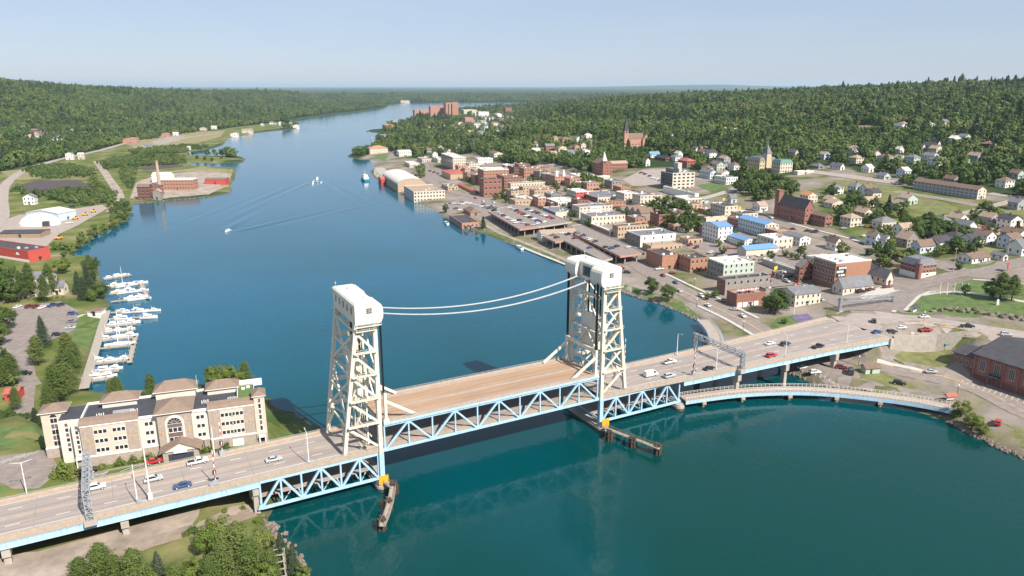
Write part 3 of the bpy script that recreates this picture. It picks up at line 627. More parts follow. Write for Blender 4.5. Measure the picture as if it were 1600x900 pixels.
# --- piers and fenders
def oval(cx, hw, y0, y1, n=10):
    return [(cx+hw*math.cos(a), y0+hw*math.sin(a)) for a in np.linspace(math.pi, 2*math.pi, n)]+[(cx+hw*math.cos(a), y1+hw*math.sin(a)) for a in np.linspace(0, math.pi, n)]
def pier(label, cx, hw, y0, y1, board):
    p = bridge_thing('bridge_pier', label, 'pier')
    b = MB(); b.prism(oval(cx, hw, y0, y1), -3.5, 1.5); b.prism(oval(cx, hw*.86, y0+.2, y1-.2), 1.5, 2.15); b.build('shaft', 'concrete', p)
    b = MB(); b.prism(oval(cx, hw+.12, y0, y1), .2, .75); b.build('waterline_band', 'pile_wood', p)
    if board:
        b = MB(); b.box(cx-1.9+board, cx+1.0+board, y0-1.55, y0-1.4, 2.2, 4.9); b.build('signal_board', 'orange_sign', p)
    return p
pier('concrete pier with orange board under the left tower', -.3, 2.1, -1.2, 20.6, .3); pier('concrete pier with orange board under the right tower', 78.2, 2.1, -1.2, 20.6, .6)
pier('rounded concrete pier at the end of the right blue truss', 113, 1.9, -.3, 19.5, 0)
def fender(label, pts, clusters):
    f = thing('fender_walkway', label, 'walkway', at(*pts[0], 2.6)*[1,1,0])
    o0 = at(*pts[0], 2.6)*[1,1,0]
    W_ = [Vector(at(x, y, 2.6)-o0) for x, y in pts]; b = MB(); r = MB()
    for p, q in zip(W_[:-1], W_[1:]):
        b.bar(p, q, 1.6, .3); n = (q-p).cross(Vector((0,0,1))).normalized()*.75
        rail(r, p+n, q+n, 1.0, 2.2, .08); rail(r, p-n, q-n, 1.0, 2.2, .08)
    b.build('plank_deck', 'dock_wood', f); r.build('railing', 'wood', f)
    for x, y in clusters:
        c = Vector(at(x, y, 0)-o0); b = MB()
        for k in range(7):
            a = k*math.pi/3; rr = 0 if k == 6 else .85; d = Vector((math.cos(a)*rr, math.sin(a)*rr, 0)); b.tube(c+d*1.25+Vector((0,0,-3)), c+d+Vector((0,0,3.1+.3*(k%3))), .42, n=7)
        b.tube(c+Vector((0,0,1.9)), c+Vector((0,0,2.15)), 1.45, n=10); b.build('pile_cluster', 'pile_wood', f)
fender('timber fender walkway bending out from the left tower pier', [(601,752),(614,763),(611,783),(604,806),(597,822)], [(616,770),(607,797),(597,827)])
fender('straight timber fender walkway out from the right tower pier', [(944,668),(975,680),(1005,691),(1030,701)], [(952,688),(988,698),(1027,709)])
# --- cables slung between the towers
for v, lab in ((6.5,'nearer of two grey cable bundles slung between the towers'),(13.5,'farther of two grey cable bundles slung between the towers')):
    c = bridge_thing('slung_cable', lab, 'cable', group='cables between the towers'); b = MB(); n = 24
    for w_ in (-.28,.28):
        for i in range(n):
            f = lambda k: Vector((1+76*k/n, v+w_, 51.8-4.6*(1-((k-n/2)/(n/2))**2)))
            b.tube(f(i), f(i+1), .16, n=5, cap=False)
            b.bar(f(i)+Vector((0,-w_*2,0)), f(i), .10)
    b.build('cable_run', 'steel_grey', c)
# --- gantries, gates and lamps on the bridge
def lattice(mb, p, q, d1, d2, n, w=.14):
    """box lattice from p to q with half-depth vectors d1, d2"""
    p = Vector(p); q = Vector(q); d1 = Vector(d1); d2 = Vector(d2); cs = [d1+d2, d1-d2, -d1-d2, -d1+d2]
    for c in cs: mb.bar(p+c, q+c, w*1.4)
    for i in range(n):
        a = p.lerp(q, i/n); e = p.lerp(q, (i+1)/n)
        for k in range(4):
            c0, c1 = cs[k], cs[(k+1)%4]
            mb.bar(a+(c0 if i % 2 else c1), e+(c1 if i % 2 else c0), w); mb.bar(e+c0, e+c1, w*.8)
def gantry(label, loc, rz, span, z0, h, plate=True):
    g = thing('lattice_gantry', label, 'gantry', loc, rz)
    for y in (-.9, span+.9):
        b = MB(); lattice(b, (0,y,z0), (0,y,z0+h), (.75,0,0), (0,.45,0), 7); b.build('lattice_leg', 'steel_grey', g)
        b = MB(); b.box(-1.4,1.4,y-.9,y+.9,z0-1.2,z0); b.build('footing', 'concrete', g)
    b = MB(); lattice(b, (0,-1.4,z0+h-.9), (0,span+1.4,z0+h-.9), (.75,0,0), (0,0,.9), 14); b.build('lattice_beam', 'steel_grey', g)
    return g
gantry('grey lattice gantry over the road in front of the hotel', uvw(-74,0,0), BANG, 19.2, 12.0, 8.5)
gantry('grey lattice gantry over the right bridge approach', uvw(139,-3.4,0), BANG, 24, 12.0, 6.5)
ga = G(1314,486); gb = G(1393,472); gd = gb-ga
gantry('grey lattice sign gantry over the street in front of the cream bar building', (ga[0],ga[1],0), math.atan2(gd[1],gd[0])-math.pi/2, float(np.linalg.norm(gd[:2])), float(ga[2])+.6, 6.5)
def lamp(label, loc, h, ang, arm=2.2, group='street lamps', m='trim_white', double=False):
    o = thing('street_lamp', label, 'street lamp', loc, ang, group)
    b = MB(); b.tube((0,0,0),(0,0,h),.17,.09,8); b.build('pole', m, o)
    b = MB(); b.tube((0,0,0),(0,0,.5),.3,.26,8); b.build('base', 'concrete', o)
    for s in ((1,-1) if double else (1,)):
        b = MB(); b.bar((0,0,h-.1),(arm*s,0,h+.35),.09,.09); a_ = b.build('arm', m, o)
        b = MB(); b.hexa([(arm*s-.35,-.16,h+.28),(arm*s+.45,-.16,h+.28),(arm*s+.45,.16,h+.28),(arm*s-.35,.16,h+.28)], [(arm*s-.25,-.12,h+.46),(arm*s+.35,-.12,h+.46),(arm*s+.35,.12,h+.46),(arm*s-.25,.12,h+.46)]); b.build('lamp_head', 'steel_grey', a_)
    return o
zd = DZ+.2
for u, v, h, lab in ((-63.5,1.2,9.5,'white street lamp on the bridge beside the lattice gantry, near parapet'),(-20.5,1.2,9.5,'white street lamp on the near parapet just left of the left tower'),
   (-43,18.3,9.5,'white street lamp on the far parapet in front of the hotel garage door'),(-103,18.4,9.5,'white street lamp on the far parapet at the picture left edge'),
   (127,18.2,9,'white street lamp on the far parapet beyond the right tower'),(129,-1.2,9,'white street lamp on the near parapet above the curved footbridge'),
   (163,-3.2,9,'white street lamp on the near parapet above the shoreline parking'),(196,-5.3,9,'white street lamp on the near parapet close to the right abutment')):
    q = uvw(u, v, zd); lamp(lab, q, h, BANG+(math.pi/2 if v < 9 else -math.pi/2), group='lamps on the bridge')
q = uvw(-60.5,1.3,zd); o = thing('signal_mast', 'tall white signal mast on the bridge near the lattice gantry', 'mast', q, BANG)
b = MB(); b.tube((0,0,0),(0,0,16),.24,.12,8); b.build('pole', 'trim_white', o)
b = MB(); b.box(-.5,.5,-.35,.35,0,2.2); b.build('cabinet', 'trim_white', o)
def gate(label, u, v, h=9):
    o = thing('barrier_gate', label, 'barrier', uvw(u, v, zd), BANG, 'raised road barriers of the lift bridge')
    b = MB(); b.box(-.7,.7,-.5,.5,0,1.7); b.build('cabinet', 'steel_grey', o)
    b = MB(); n = 9
    for k in range(n): b.bar((.1,0,1.2+k*h/n), (.1,0,1.2+(k+1)*h/n), .34-.018*k, .2, k % 2)
    b.build('striped_arm', ['trim_white','red_wall'], o)
    b = MB(); b.bar((-.8,0,1.9),(.9,0,1.9),.25,.5); b.bar((0,.0,1.7),(0,0,4.2),.12); b.box(-.45,.45,-.12,.12,3.2,4.4); b.build('signal_head', 'rubber_dark', o)
gate('raised road barrier on the near parapet left of the blue truss', -45, 1.3); gate('raised road barrier on the far parapet opposite the hotel', -41, 18.0)
gate('raised striped road barrier on the far parapet right of the right tower', 101.5, 18.2, 10); gate('raised road barrier on the near parapet above the pier right of the tower', 118.5, -.7)
# --- curved footbridges on the old rail line
def footbridge(label, pts, width, z, rails, piers):
    o0 = at(*pts[0], 0); o = thing('curved_footbridge', label, 'footbridge', o0)
    P_ = [Vector(at(x, y, z)-o0) for x, y in pts]; R = []
    for i in range(len(P_)-1):
        p0, p1, p2, p3 = P_[max(i-1,0)], P_[i], P_[i+1], P_[min(i+2,len(P_)-1)]
        for k in range(8):
            t = k/8; R.append(.5*((2*p1)+(-p0+p2)*t+(2*p0-5*p1+4*p2-p3)*t*t+(-p0+3*p1-3*p2+p3)*t**3))
    R.append(P_[-1]); nn = []
    for i in range(len(R)):
        d = (R[min(i+1,len(R)-1)]-R[max(i-1,0)]).normalized(); nn.append(Vector((-d.y,d.x,0)))
    dk = MB(); gd_ = [MB(), MB()]; rl = [MB(), MB()]
    for i in range(len(R)-1):
        a, e, na, ne = R[i], R[i+1], nn[i]*width/2, nn[i+1]*width/2; up = Vector((0,0,.25))
        dk.hexa([a-na, e-ne, e+ne, a+na], [a-na+up, e-ne+up, e+ne+up, a+na+up])
        for k, s in ((0,1),(1,-1)):
            gd_[k].bar(a+na*s-Vector((0,0,.65)), e+ne*s-Vector((0,0,.65)), .3, 1.2)
            rl[k].bar(a+na*s*.97+Vector((0,0,1.4)), e+ne*s*.97+Vector((0,0,1.4)), .07); rl[k].bar(a+na*s*.97+Vector((0,0,.9)), e+ne*s*.97+Vector((0,0,.9)), .05)
            rl[k].bar(a+na*s*.97+Vector((0,0,.2)), a+na*s*.97+Vector((0,0,1.4)), .08)
    dk.build('path_deck', 'deck_grey', o)
    for k in (0,1):
        if k in rails: rl[k].build('railing', rails[k], o)
        gd_[k].build('girder', 'steel_blue', o)
    for i in piers:
        c = R[int(i*(len(R)-1))]; n = nn[int(i*(len(R)-1))]; b = MB(); b.bar(c-n*width*.62-Vector((0,0,1.8)), c+n*width*.62-Vector((0,0,1.8)), 1.5, 1.0)
        for s in (-1,1): b.tube(c+n*s*width*.4-Vector((0,0,z+3)), c+n*s*width*.4-Vector((0,0,1.9)), .5)
        b.build('pier_bent', 'sandstone', o)
footbridge('long curved footbridge with white railings sweeping to the right shore', [(1066,623),(1100,618),(1150,612),(1200,609),(1250,608.5),(1300,611),(1350,616),(1400,622),(1450,630),(1497,640)], 5.0, 3.3, {0:'trim_white',1:'trim_white'}, (.1,.24,.41,.57,.73))
footbridge('short curved footbridge with grey walls on the far side of the bridge', [(1098,500),(1111,514),(1118,528),(1120,545),(1112,562)], 6, 3.3, {0:'steel_blue',1:'steel_blue'}, (.3,.7))
# ================================================================== BUILDINGS
_wm = {}
def window_mesh(w, h, frame='trim_white', pane='glass', bars=0):
    k = (round(w,1), round(h,1), frame, pane, bars)
    if k not in _wm:
        w, h = k[0], k[1]; b = MB(); f = .09     # local: x along wall, y outward negative, z up; origin bottom centre
        b.box(-w/2, w/2, -.02, .05, 0, h, 1)
        b.box(-w/2-f, -w/2, -.07, .05, -f, h+f, 0); b.box(w/2, w/2+f, -.07, .05, -f, h+f, 0); b.box(-w/2, w/2, -.07, .05, h, h+f, 0); b.box(-w/2-f*1.5, w/2+f*1.5, -.13, .05, -f*1.6, 0, 0)
        for i in range(bars): x = -w/2+w*(i+1)/(bars+1); b.box(x-.04, x+.04, -.05, .0, 0, h, 0)
        _wm[k] = b.mesh('window', [frame, pane])
    return _wm[k]
def win(par, x, y, z, rz, w=1.0, h=1.3, frame='trim_white', pane='glass', bars=0):
    return link('window', window_mesh(w, h, frame, pane, bars), par, (x, y, z), rz)
def roof_mesh(kind, W, D, h, rise, over, m, wallm):
    b = MB(); o = over
    if kind in ('gu','gv'):
        if kind == 'gu': P = lambda x, y, z: (x, y, z); L, S = W, D
        else: P = lambda x, y, z: (W-y, x, z); L, S = D, W
        t = .22; e = rise*o/(S/2)
        A = [(-o,-o,h-e),(L+o,-o,h-e),(L+o,S/2,h+rise),(-o,S/2,h+rise)]; C = [(-o,S/2,h+rise),(L+o,S/2,h+rise),(L+o,S+o,h-e),(-o,S+o,h-e)]
        for q in (A, C): b.hexa([P(*p) for p in q], [P(p[0],p[1],p[2]+t) for p in q])
        for x in (0, L): b.face([P(x,0,h), P(x,S,h), P(x,S/2,h+rise)] if x == 0 else [P(x,S,h), P(x,0,h), P(x,S/2,h+rise)], 1)
    elif kind == 'hip':
        r = min(W, D)/2; A = [(-o,-o,h),(W+o,-o,h),(W+o,D+o,h),(-o,D+o,h)]
        if W >= D: R = [(r,D/2,h+rise),(W-r,D/2,h+rise)] if W > D+.2 else [(W/2-.1,D/2,h+rise),(W/2+.1,D/2,h+rise)]; fs = [(0,1,5,4),(1,2,5),(2,3,4,5),(3,0,4)]
        else: R = [(W/2,r,h+rise),(W/2,D-r,h+rise)]; fs = [(0,1,4),(1,2,5,4),(2,3,5),(3,0,4,5)]
        k = len(b.v); b.v += A+R
        for f in fs: b.f.append(tuple(k+i for i in f)); b.m.append(0)
        b.box(-o, W+o, -o, D+o, h-.2, h-.004, 1)
    elif kind == 'barrel':
        n = 14; pts = [(W/2-(W/2+o)*math.cos(a), h+rise*math.sin(a)) for a in np.linspace(0, math.pi, n)]
        for i in range(n-1):
            (xa,za),(xb,zb) = pts[i], pts[i+1]; b.face([(xa,-o,za),(xa,D+o,za),(xb,D+o,zb),(xb,-o,zb)][::-1])
        for y, s in ((-.02,1),(D+.02,-1)): b.face([(x,y,z) for x, z in pts][::-s], 1)
    elif kind == 'mansard':
        q = 1.6; b.hexa([(-o,-o,h),(W+o,-o,h),(W+o,D+o,h),(-o,D+o,h)], [(q,q,h+rise),(W-q,q,h+rise),(W-q,D-q,h+rise),(q,D-q,h+rise)])
    return b
def faces(W, D): return [((0,0),(1,0),W,0.0,'front'),((0,D),(0,-1),D,-math.pi/2,'left'),((W,0),(0,1),D,math.pi/2,'right'),((W,D),(-1,0),W,math.pi,'back')]
LAND = []                                  # (name for tree labels, x, y)
def B(x, yt, yb, xr, xl, roof, wall, rm, label, name='commercial_building', cat='building', ang=-9.5, rise=2.6, wl=None, wr=None, win_on=True, floors=None, over=.4, units=True, chim=False, sink=1.5, cols=3.1, wb=None, pane='glass', group=None, mark=None, ww=1.0, door=True, at_=None):
    A = BANG+math.radians(ang); U = np.array([math.cos(A), math.sin(A)]); V = np.array([-U[1], U[0]])
    if at_ is not None: p, W, D, h = at_
    else:
        p = G(x, yb); k = (450-yt)/FPX; Zc = p[1]*(k*cP-sP)/(cP+k*sP); h = max(2.4, CAMZ+Zc-p[2]); Zc = p[2]+h-CAMZ
        def ln(px, d):
            a = (px-800)/FPX; return (a*(p[1]*cP-Zc*sP)-p[0])/(d[0]-a*d[1]*cP)
        W = min(max(3.0, ln(xr, U)), 120); D = ln(xl, V); D = min(D, 120) if D >= 3 else min(max(W*.6, 6), 15)
    z0 = min(hgt(*(p[:2]+U*a+V*c)) for a in (0, W) for c in (0, D))-p[2]-sink
    t = thing(name, label, cat, p, A, group); LAND.append((mark or label, p[0]+U[0]*W/2+V[0]*D/2, p[1]+U[1]*W/2+V[1]*D/2, max(W, D)))
    b = MB(); mats = [wall]; idx = [0,0,0,0]
    for i, w_ in ((1, wl), (2, wr), (3, wb)):
        if w_: mats.append(w_); idx[i] = len(mats)-1
    c = [(0,0),(W,0),(W,D),(0,D)]
    for i, (a, e, mi) in enumerate(((0,1,idx[0]),(3,0,idx[1]),(1,2,idx[2]),(2,3,idx[3]))):
        b.face([(*c[a],z0),(*c[e],z0),(*c[e],h),(*c[a],h)], mi)
    wo = b.build('wall', mats, t)
    far = math.hypot(p[0], p[1]) > 330
    if roof == 'flat':
        b = MB(); b.box(.02, W-.02, .02, D-.02, h-.5, h-.25); ro = b.build('roof', rm, t)
        b = MB(); q = .35; hh = h+.35
        b.box(-.06, W+.06, -.06, q, h-.5, hh); b.box(-.06, W+.06, D-q, D+.06, h-.5, hh); b.box(-.06, q, q, D-q, h-.5, hh); b.box(W-q, W+.06, q, D-q, h-.5, hh)
        b.build('parapet', rm if rm == 'roof_white' else wall, t)
        if units:
            rr = random.Random(int(x*7+yb)); 
            for _ in range(max(2, min(8, int(W*D/60)))):
                b = MB(); ux, uy = rr.uniform(1.5, max(1.6, W-3)), rr.uniform(1.5, max(1.6, D-3)); s = rr.uniform(.6, 1.5); b.box(ux, min(ux+s*1.5, W-.5), uy, min(uy+s, D-.5), h-.26, h-.26+rr.uniform(.5, 1.3)); b.build('rooftop_unit', rr.choice(['steel_grey','trim_white','roof_grey']), t)
    else:
        ro = roof_mesh(roof, W, D, h, rise, over, rm, wall).build('roof', [rm, wall], t)
    if chim:
        b = MB(); b.box(W*.45, W*.45+.8, D*.5-.4, D*.5+.4, h-.1, h+rise+1.2); b.build('chimney', 'brick_dark', t)
    nf = floors or max(1, int(round((h-.6)/3.3))); fh = h/nf
    if win_on:
        wh = min(1.7, fh*.46); joined = MB()
        for (ox, oy), (dx, dy), L, rz, fn in faces(W, D):
            if fn == 'back' and far: continue
            n = max(1, int(L/cols)); gap = L/n
            for f in range(nf):
                for i in range(n):
                    s = gap*(i+.5); zz = f*fh+fh*.34; cx, cy = ox+dx*s, oy+dy*s
                    if far:
                        nx_, ny_ = dy, -dx; w2 = min(ww, gap*.55)/2; wx, wy = dx*w2, dy*w2
                        qx, qy = cx+nx_*.03, cy+ny_*.03
                        joined.face([(qx-wx,qy-wy,zz),(qx+wx,qy+wy,zz),(qx+wx,qy+wy,zz+wh),(qx-wx,qy-wy,zz+wh)], 0)
                        joined.bar((cx-wx*1.25+nx_*.06,cy-wy*1.25+ny_*.06,zz-.08), (cx+wx*1.25+nx_*.06,cy+wy*1.25+ny_*.06,zz-.08), .14, .14, 1)
                    else: win(t, cx, cy, zz, rz, min(ww, gap*.55), wh, pane=pane)
        if far and joined.f: joined.build('window_panes', [pane, 'trim_white'], t, kind='stuff')
    if door:
        b = MB(); b.box(W*.5-.7, W*.5+.7, -.1, .05, 0, 2.2); b.box(W*.5-.95, W*.5+.95, -.9, 0, 2.35, 2.5); b.build('door', 'door_dark', t)
    return t, W, D, h
def H(x, yt, yb, xr, xl, roof, wall, rm, label, **kw):
    kw.setdefault('chim', True); kw.setdefault('name', 'house'); kw.setdefault('cat', 'house'); kw.setdefault('rise', 2.8); kw.setdefault('over', .45)
    return B(x, yt, yb, xr, xl, roof, wall, rm, label, **kw)
# ------------------------------------------------------------------ the hotel beside the bridge
mat('stucco', (.57,.475,.39), .8, .07, .5); mat('stucco_white', (.62,.565,.50), .8, .06, .5); mat('stone_clad', (.36,.295,.245), .85, .2, 1.4, bump=.2); mat('hip_brown', (.235,.17,.13), .9, .14, .8); mat('membrane', (.055,.058,.068), .85, .2, .25); mat('spandrel', (.16,.10,.09), .6, .1, 1)
ho_p = uvw(-75.2, 30.3, 11.4); HA = BANG-math.radians(9.3)
hot = thing('hotel', 'four-storey cream hotel with brown hip roofs beside the bridge road', 'hotel', ho_p, HA)
LAND.append(('cream hotel', ho_p[0]+20, ho_p[1]+18, 50))
def hbox(name, x0, x1, y0, y1, z0, z1, m, par=None):
    b = MB(); b.box(x0, x1, y0, y1, z0, z1); return b.build(name, m, par or hot)
def hhip(x0, x1, y0, y1, z, rise, o=.6, par=None):
    b = roof_mesh('hip', x1-x0, y1-y0, z, rise, o, None, None); b.v = [(p[0]+x0, p[1]+y0, p[2]) for p in b.v]; return b.build('hip_roof', ['hip_brown','trim_white'], par or hot)
hbox('wall_block', -.3, 45.6, 1.0, 14.6, -9, 12.6, 'stucco_white')
hbox('flat_roof', -.1, 45.4, 1.2, 14.4, 12.6, 12.75, 'membrane')
for a in ((-.3,45.6,14.3,14.7),(-.3,.05,1.0,14.3)): hbox('roof_parapet', *a, 12.55, 13.4, 'trim_white')
for x0, x1 in ((0,14.4),(32.8,45.4)):                       # projecting stucco blocks with stone bands
    w = hbox('front_block', x0, x1, -.05, 1.0, -6, 12.5, 'stucco')
    for s in (x0+.15, x1-3.1): hbox('stone_band', s, s+2.95, -.14, -.05, 3.3, 12.1, 'stone_clad')
    hbox('stone_base', x0-.05, x1+.05, -.2, -.05, -6, 2.95, 'stone_clad'); hbox('cornice', x0-.1, x1+.1, -.3, -.05, 2.95, 3.4, 'trim_white'); hbox('cornice', x0-.1, x1+.1, -.28, -.05, 12.1, 12.7, 'trim_white')
    b = MB(); b.hexa([(x0-.2,-.5,12.7),(x1+.2,-.5,12.7),(x1+.2,3.2,12.7),(x0-.2,3.2,12.7)], [(x0-.2,.4,13.5),(x1+.2,.4,13.5),(x1+.2,2.3,14.0),(x0-.2,2.3,14.0)]); b.build('mansard_strip', 'hip_brown', hot)
    for f in range(3):
        for cx in (x0+4.35, x1-5.3 if x0 else x1-5.4):
            for k in (-1,0,1): win(hot, cx+k*1.13+.5, -.05, 4.15+f*2.75, 0, .92, 1.15, 'trim_white')
        hbox('string_course', x0+3.15, x1-3.15, -.1, -.05, 3.5+f*2.75, 3.62+f*2.75, 'stucco_white')
    for s in (x0+1.6, x1-1.6):
        b = MB(); b.box(s-.12, s+.12, -.42, -.14, 7.3, 8.0); b.build('wall_lantern', 'orange_sign', hot)
for x0, x1 in ((14.5,19.4),(28.2,32.7)):                    # recessed white bays
    hbox('stone_base', x0, x1, .85, 1.0, -6, 2.95, 'stone_clad'); hbox('cornice', x0, x1, .8, 1.0, 2.95, 3.35, 'trim_white'); hbox('cornice', x0, x1, .75, 1.0, 11.9, 12.7, 'trim_white')
    for f in range(3):
        for k in (-.58,.58): win(hot, (x0+x1)/2+k, 1.0, 4.1+f*2.75, 0, .95, 1.15)
c = hbox('centre_tower', 19.4, 28.2, -.9, 9, -6, 13.6, 'stone_clad')
hbox('arch_panel', 21.3, 26.3, -1.02, -.9, 3.6, 10.2, 'stucco_white')
b = MB(); pts = [(23.8+2.5*math.cos(a), 10.2+2.5*math.sin(a)) for a in np.linspace(0, math.pi, 17)]
b.face([(x,-1.02,z) for x, z in pts][::-1]); b.build('arch_head', 'stucco_white', hot)
hbox('spandrel_panel', 21.9, 25.7, -1.08, -1.02, 4.2, 9.9, 'spandrel')
b = MB(); pts = [(23.8+1.9*math.cos(a), 10.05+1.9*math.sin(a)) for a in np.linspace(0, math.pi, 15)]; b.face([(x,-1.09,z) for x, z in pts][::-1]); fan = b.build('fan_window', 'glass', hot)
b = MB()
for a in np.linspace(0, math.pi, 7): b.bar((23.8+.5*math.cos(a),-1.12,10.05+.5*math.sin(a)), (23.8+1.95*math.cos(a),-1.12,10.05+1.95*math.sin(a)), .09, .06)
for i in range(14): b.bar((23.8+1.9*math.cos(math.pi*i/14),-1.12,10.05+1.9*math.sin(math.pi*i/14)), (23.8+1.9*math.cos(math.pi*(i+1)/14),-1.12,10.05+1.9*math.sin(math.pi*(i+1)/14)), .12, .08)
b.bar((21.9,-1.12,10.05), (25.7,-1.12,10.05), .1, .08); b.build('fan_bars', 'trim_white', fan)
for z in (4.6, 7.5):
    for k in (-1.2,0,1.2): win(hot, 23.8+k, -1.08, z, 0, 1.0, 1.3)
for s in (20.3, 27.3): hbox('wall_lantern', s-.12, s+.12, -1.2, -.9, 7.0, 7.7, 'orange_sign')
hhip(19.4, 28.2, -.9, 8.6, 13.6, 2.4, .8)
can = hbox('entrance_wall', 20.2, 29.6, -4.6, -4.3, 0, 3.2, 'stone_clad'); hbox('entrance_opening', 21.6, 28.2, -4.66, -4.6, .05, 2.4, 'door_dark')
for k in (22.6,24.0,25.4,26.8): hbox('entrance_door', k, k+1.1, -4.72, -4.66, .05, 2.2, 'glass_blue')
hbox('entrance_side', 20.2, 20.6, -4.3, -.9, 0, 3.2, 'stone_clad'); hbox('entrance_side', 29.2, 29.6, -4.3, -.9, 0, 3.2, 'stone_clad')
b = roof_mesh('gv', 10.2, 4.8, 3.3, 2.6, .5, None, None); b.v = [(p[0]+19.8, p[1]-5.0, p[2]) for p in b.v]; b.build('entrance_gable', ['hip_brown','stucco_white'], hot)
b = MB(); pts = [(24.9+1.8*math.cos(a), 2.9+1.7*math.sin(a)) for a in np.linspace(0, math.pi, 13)]; b.face([(x,-5.56,z) for x, z in pts][::-1]); b.build('entrance_lunette', 'trim_white', hot)
e = hbox('end_bay', 45.4, 48.4, -.4, 4.5, -7, 15.0, 'stucco'); hhip(45.4, 48.4, -.4, 4.5, 15.0, 1.3, .5)
hbox('stone_base', 45.3, 48.5, -.55, -.4, -7, 2.9, 'stone_clad')
for k in range(6): win(hot, 46.9, -.4, 4.0+k*1.75, 0, .7, 1.35, pane='spandrel' if k % 2 else 'glass')
b = MB(); b.box(45.9,48.0,-1.8,-.5,2.2,2.6); b.box(46.0,46.3,-1.7,-1.4,0,2.2); b.box(47.6,47.9,-1.7,-1.4,0,2.2); b.build('side_porch', 'trim_white', hot); hbox('side_door', 46.4, 47.5, -.6, -.56, 0, 2.1, 'glass')
hbox('garage_door', 38.6, 41.6, -.26, -.2, 0, 2.2, 'trim_white')
for i, (x0, x1, y0, y1, z) in enumerate(((4.2,13.2,10.4,15.6,14.6),(18.2,29.0,11.2,16.4,15.4),(32.4,40.8,10.4,15.4,14.6))):
    hbox('rear_tower', x0, x1, y0, y1, -9, z, 'stucco_white'); hhip(x0, x1, y0, y1, z, 1.9 if i != 1 else 2.4, .7)
hbox('roof_garden', 41.0, 45.2, 4.6, 14.2, 12.751, 12.95, 'lawn'); hbox('roof_parapet', 40.85, 41.0, 4.4, 14.2, 12.75, 14.4, 'trim_white'); hbox('roof_parapet', 41, 48, 14.3, 14.75, 12.5, 14.6, 'trim_white')
b = MB(); b.box(42,43,11,11.6,12.95,13.5); b.box(43.4,44.4,11.8,12.4,12.95,13.5); b.build('patio_furniture', 'trim_white', hot)
for x, n in ((3.6,4),(12.2,4),(31.0,4),(38.2,5)):
    for k in range(n): hbox('roof_vent', x+k*.55, x+k*.55+.22, 4.3+.3*(k%2), 4.55+.3*(k%2), 12.75, 13.7, 'trim_white')
hbox('roof_unit', 7.6, 13.0, 5.0, 6.1, 12.75, 13.4, 'steel_grey')
# stepped left end
hbox('corner_bay', -2.4, -.05, 1.6, 7, -6, 12.9, 'stucco_white')
for k in range(6): win(hot, -1.2, 1.6, 3.7+k*1.45, 0, .7, 1.1, pane='spandrel' if k % 2 else 'glass')
hbox('stone_base', -2.5, -.05, 1.4, 1.6, -6, 2.9, 'stone_clad'); b = MB(); b.box(-2.3,-.2,.2,1.4,2.3,2.7); b.box(-2.2,-1.95,.3,.55,0,2.3); b.box(-.55,-.3,.3,.55,0,2.3); b.build('side_porch', 'trim_white', hot)
hbox('end_wall_block', -6.2, -.3, 4.6, 14.2, -6, 12.9, 'stucco_white'); hbox('flat_roof', -6.0, -.5, 4.8, 14.0, 12.9, 13.0, 'membrane')
for k in range(6): win(hot, -4.2, 4.6, 3.4+k*1.5, 0, .8, 1.15, pane='spandrel' if k % 2 else 'glass')
hbox('rear_end_tower', -11.2, -5.2, 9.4, 15.2, -6, 14.0, 'stucco'); hhip(-11.2, -5.2, 9.4, 15.2, 14.0, 1.6, .7)
hbox('stone_base', -11.3, -5.2, 9.25, 9.4, -6, 2.9, 'stone_clad'); hbox('cornice', -11.3, -5.1, 9.2, 9.4, 2.9, 3.3, 'trim_white')
for k in range(5): win(hot, -8.2, 9.4, 3.6+k*1.75, 0, 1.7, 1.4, pane='spandrel' if k % 2 else 'glass', bars=1)
b = MB(); pts = [(-8.2+.85*math.cos(a), 12.35+.85*math.sin(a)) for a in np.linspace(0, math.pi, 11)]; b.face([(x,9.33,z) for x, z in pts][::-1]); b.build('arch_window', 'glass', hot)
b = MB(); b.tube((29.5,13.5,12.75), (29.5,13.5,18.5), .07, .04, 6); b.build('flagpole', 'trim_white', hot)
# ------------------------------------------------------------------ brick mill hall at the right edge
ml = thing('brick_hall', 'large dark-roofed brick hall with tall windows at the right edge', 'building', uvw(228.5,-29.5,4), BANG)
LAND.append(('large brick hall', *uvw(245,-50)[:2], 50))
def mbx(name, x0, x1, y0, y1, z0, z1, m):
    b = MB(); b.box(x0, x1, y0, y1, z0, z1); return b.build(name, m, ml)
mat('brick_mill', (.27,.12,.10), .85, .28, .9, bump=.2)
mbx('wall', 0, 36, -62, -8.6, -2, 9.2, 'brick_mill'); mbx('wing_wall', 2.5, 17, -8.6, .6, -2, 6.6, 'brick_mill'); mbx('plinth', -.12, 0, -62, -8.5, -2, 1.4, 'brick_dark')
b = roof_mesh('gv', 36, 53.4, 9.2, 4.0, .7, None, None); b.v = [(p[0], p[1]-62, p[2]) for p in b.v]; b.build('roof', ['roof_dark','brick_mill'], ml)
b = roof_mesh('gv', 14.5, 9.2, 6.6, 2.0, .5, None, None); b.v = [(p[0]+2.5, p[1]-8.6, p[2]) for p in b.v]; b.build('wing_roof', ['roof_dark','brick_mill'], ml)
for k in range(9):
    win(ml, 0, -12.2-k*5.4, 3.2, -math.pi/2, 1.9, 4.2, 'cream', 'glass_blue', 2); mbx('pilaster', -.25, 0, -9.3-k*5.4-.3, -9.3-k*5.4+.3, -1, 9.0, 'brick_mill')
for k in range(4): win(ml, 2.5, -.7-k*2.1, 2.6, -math.pi/2, 1.0, 2.2, 'cream', 'glass_blue', 1)
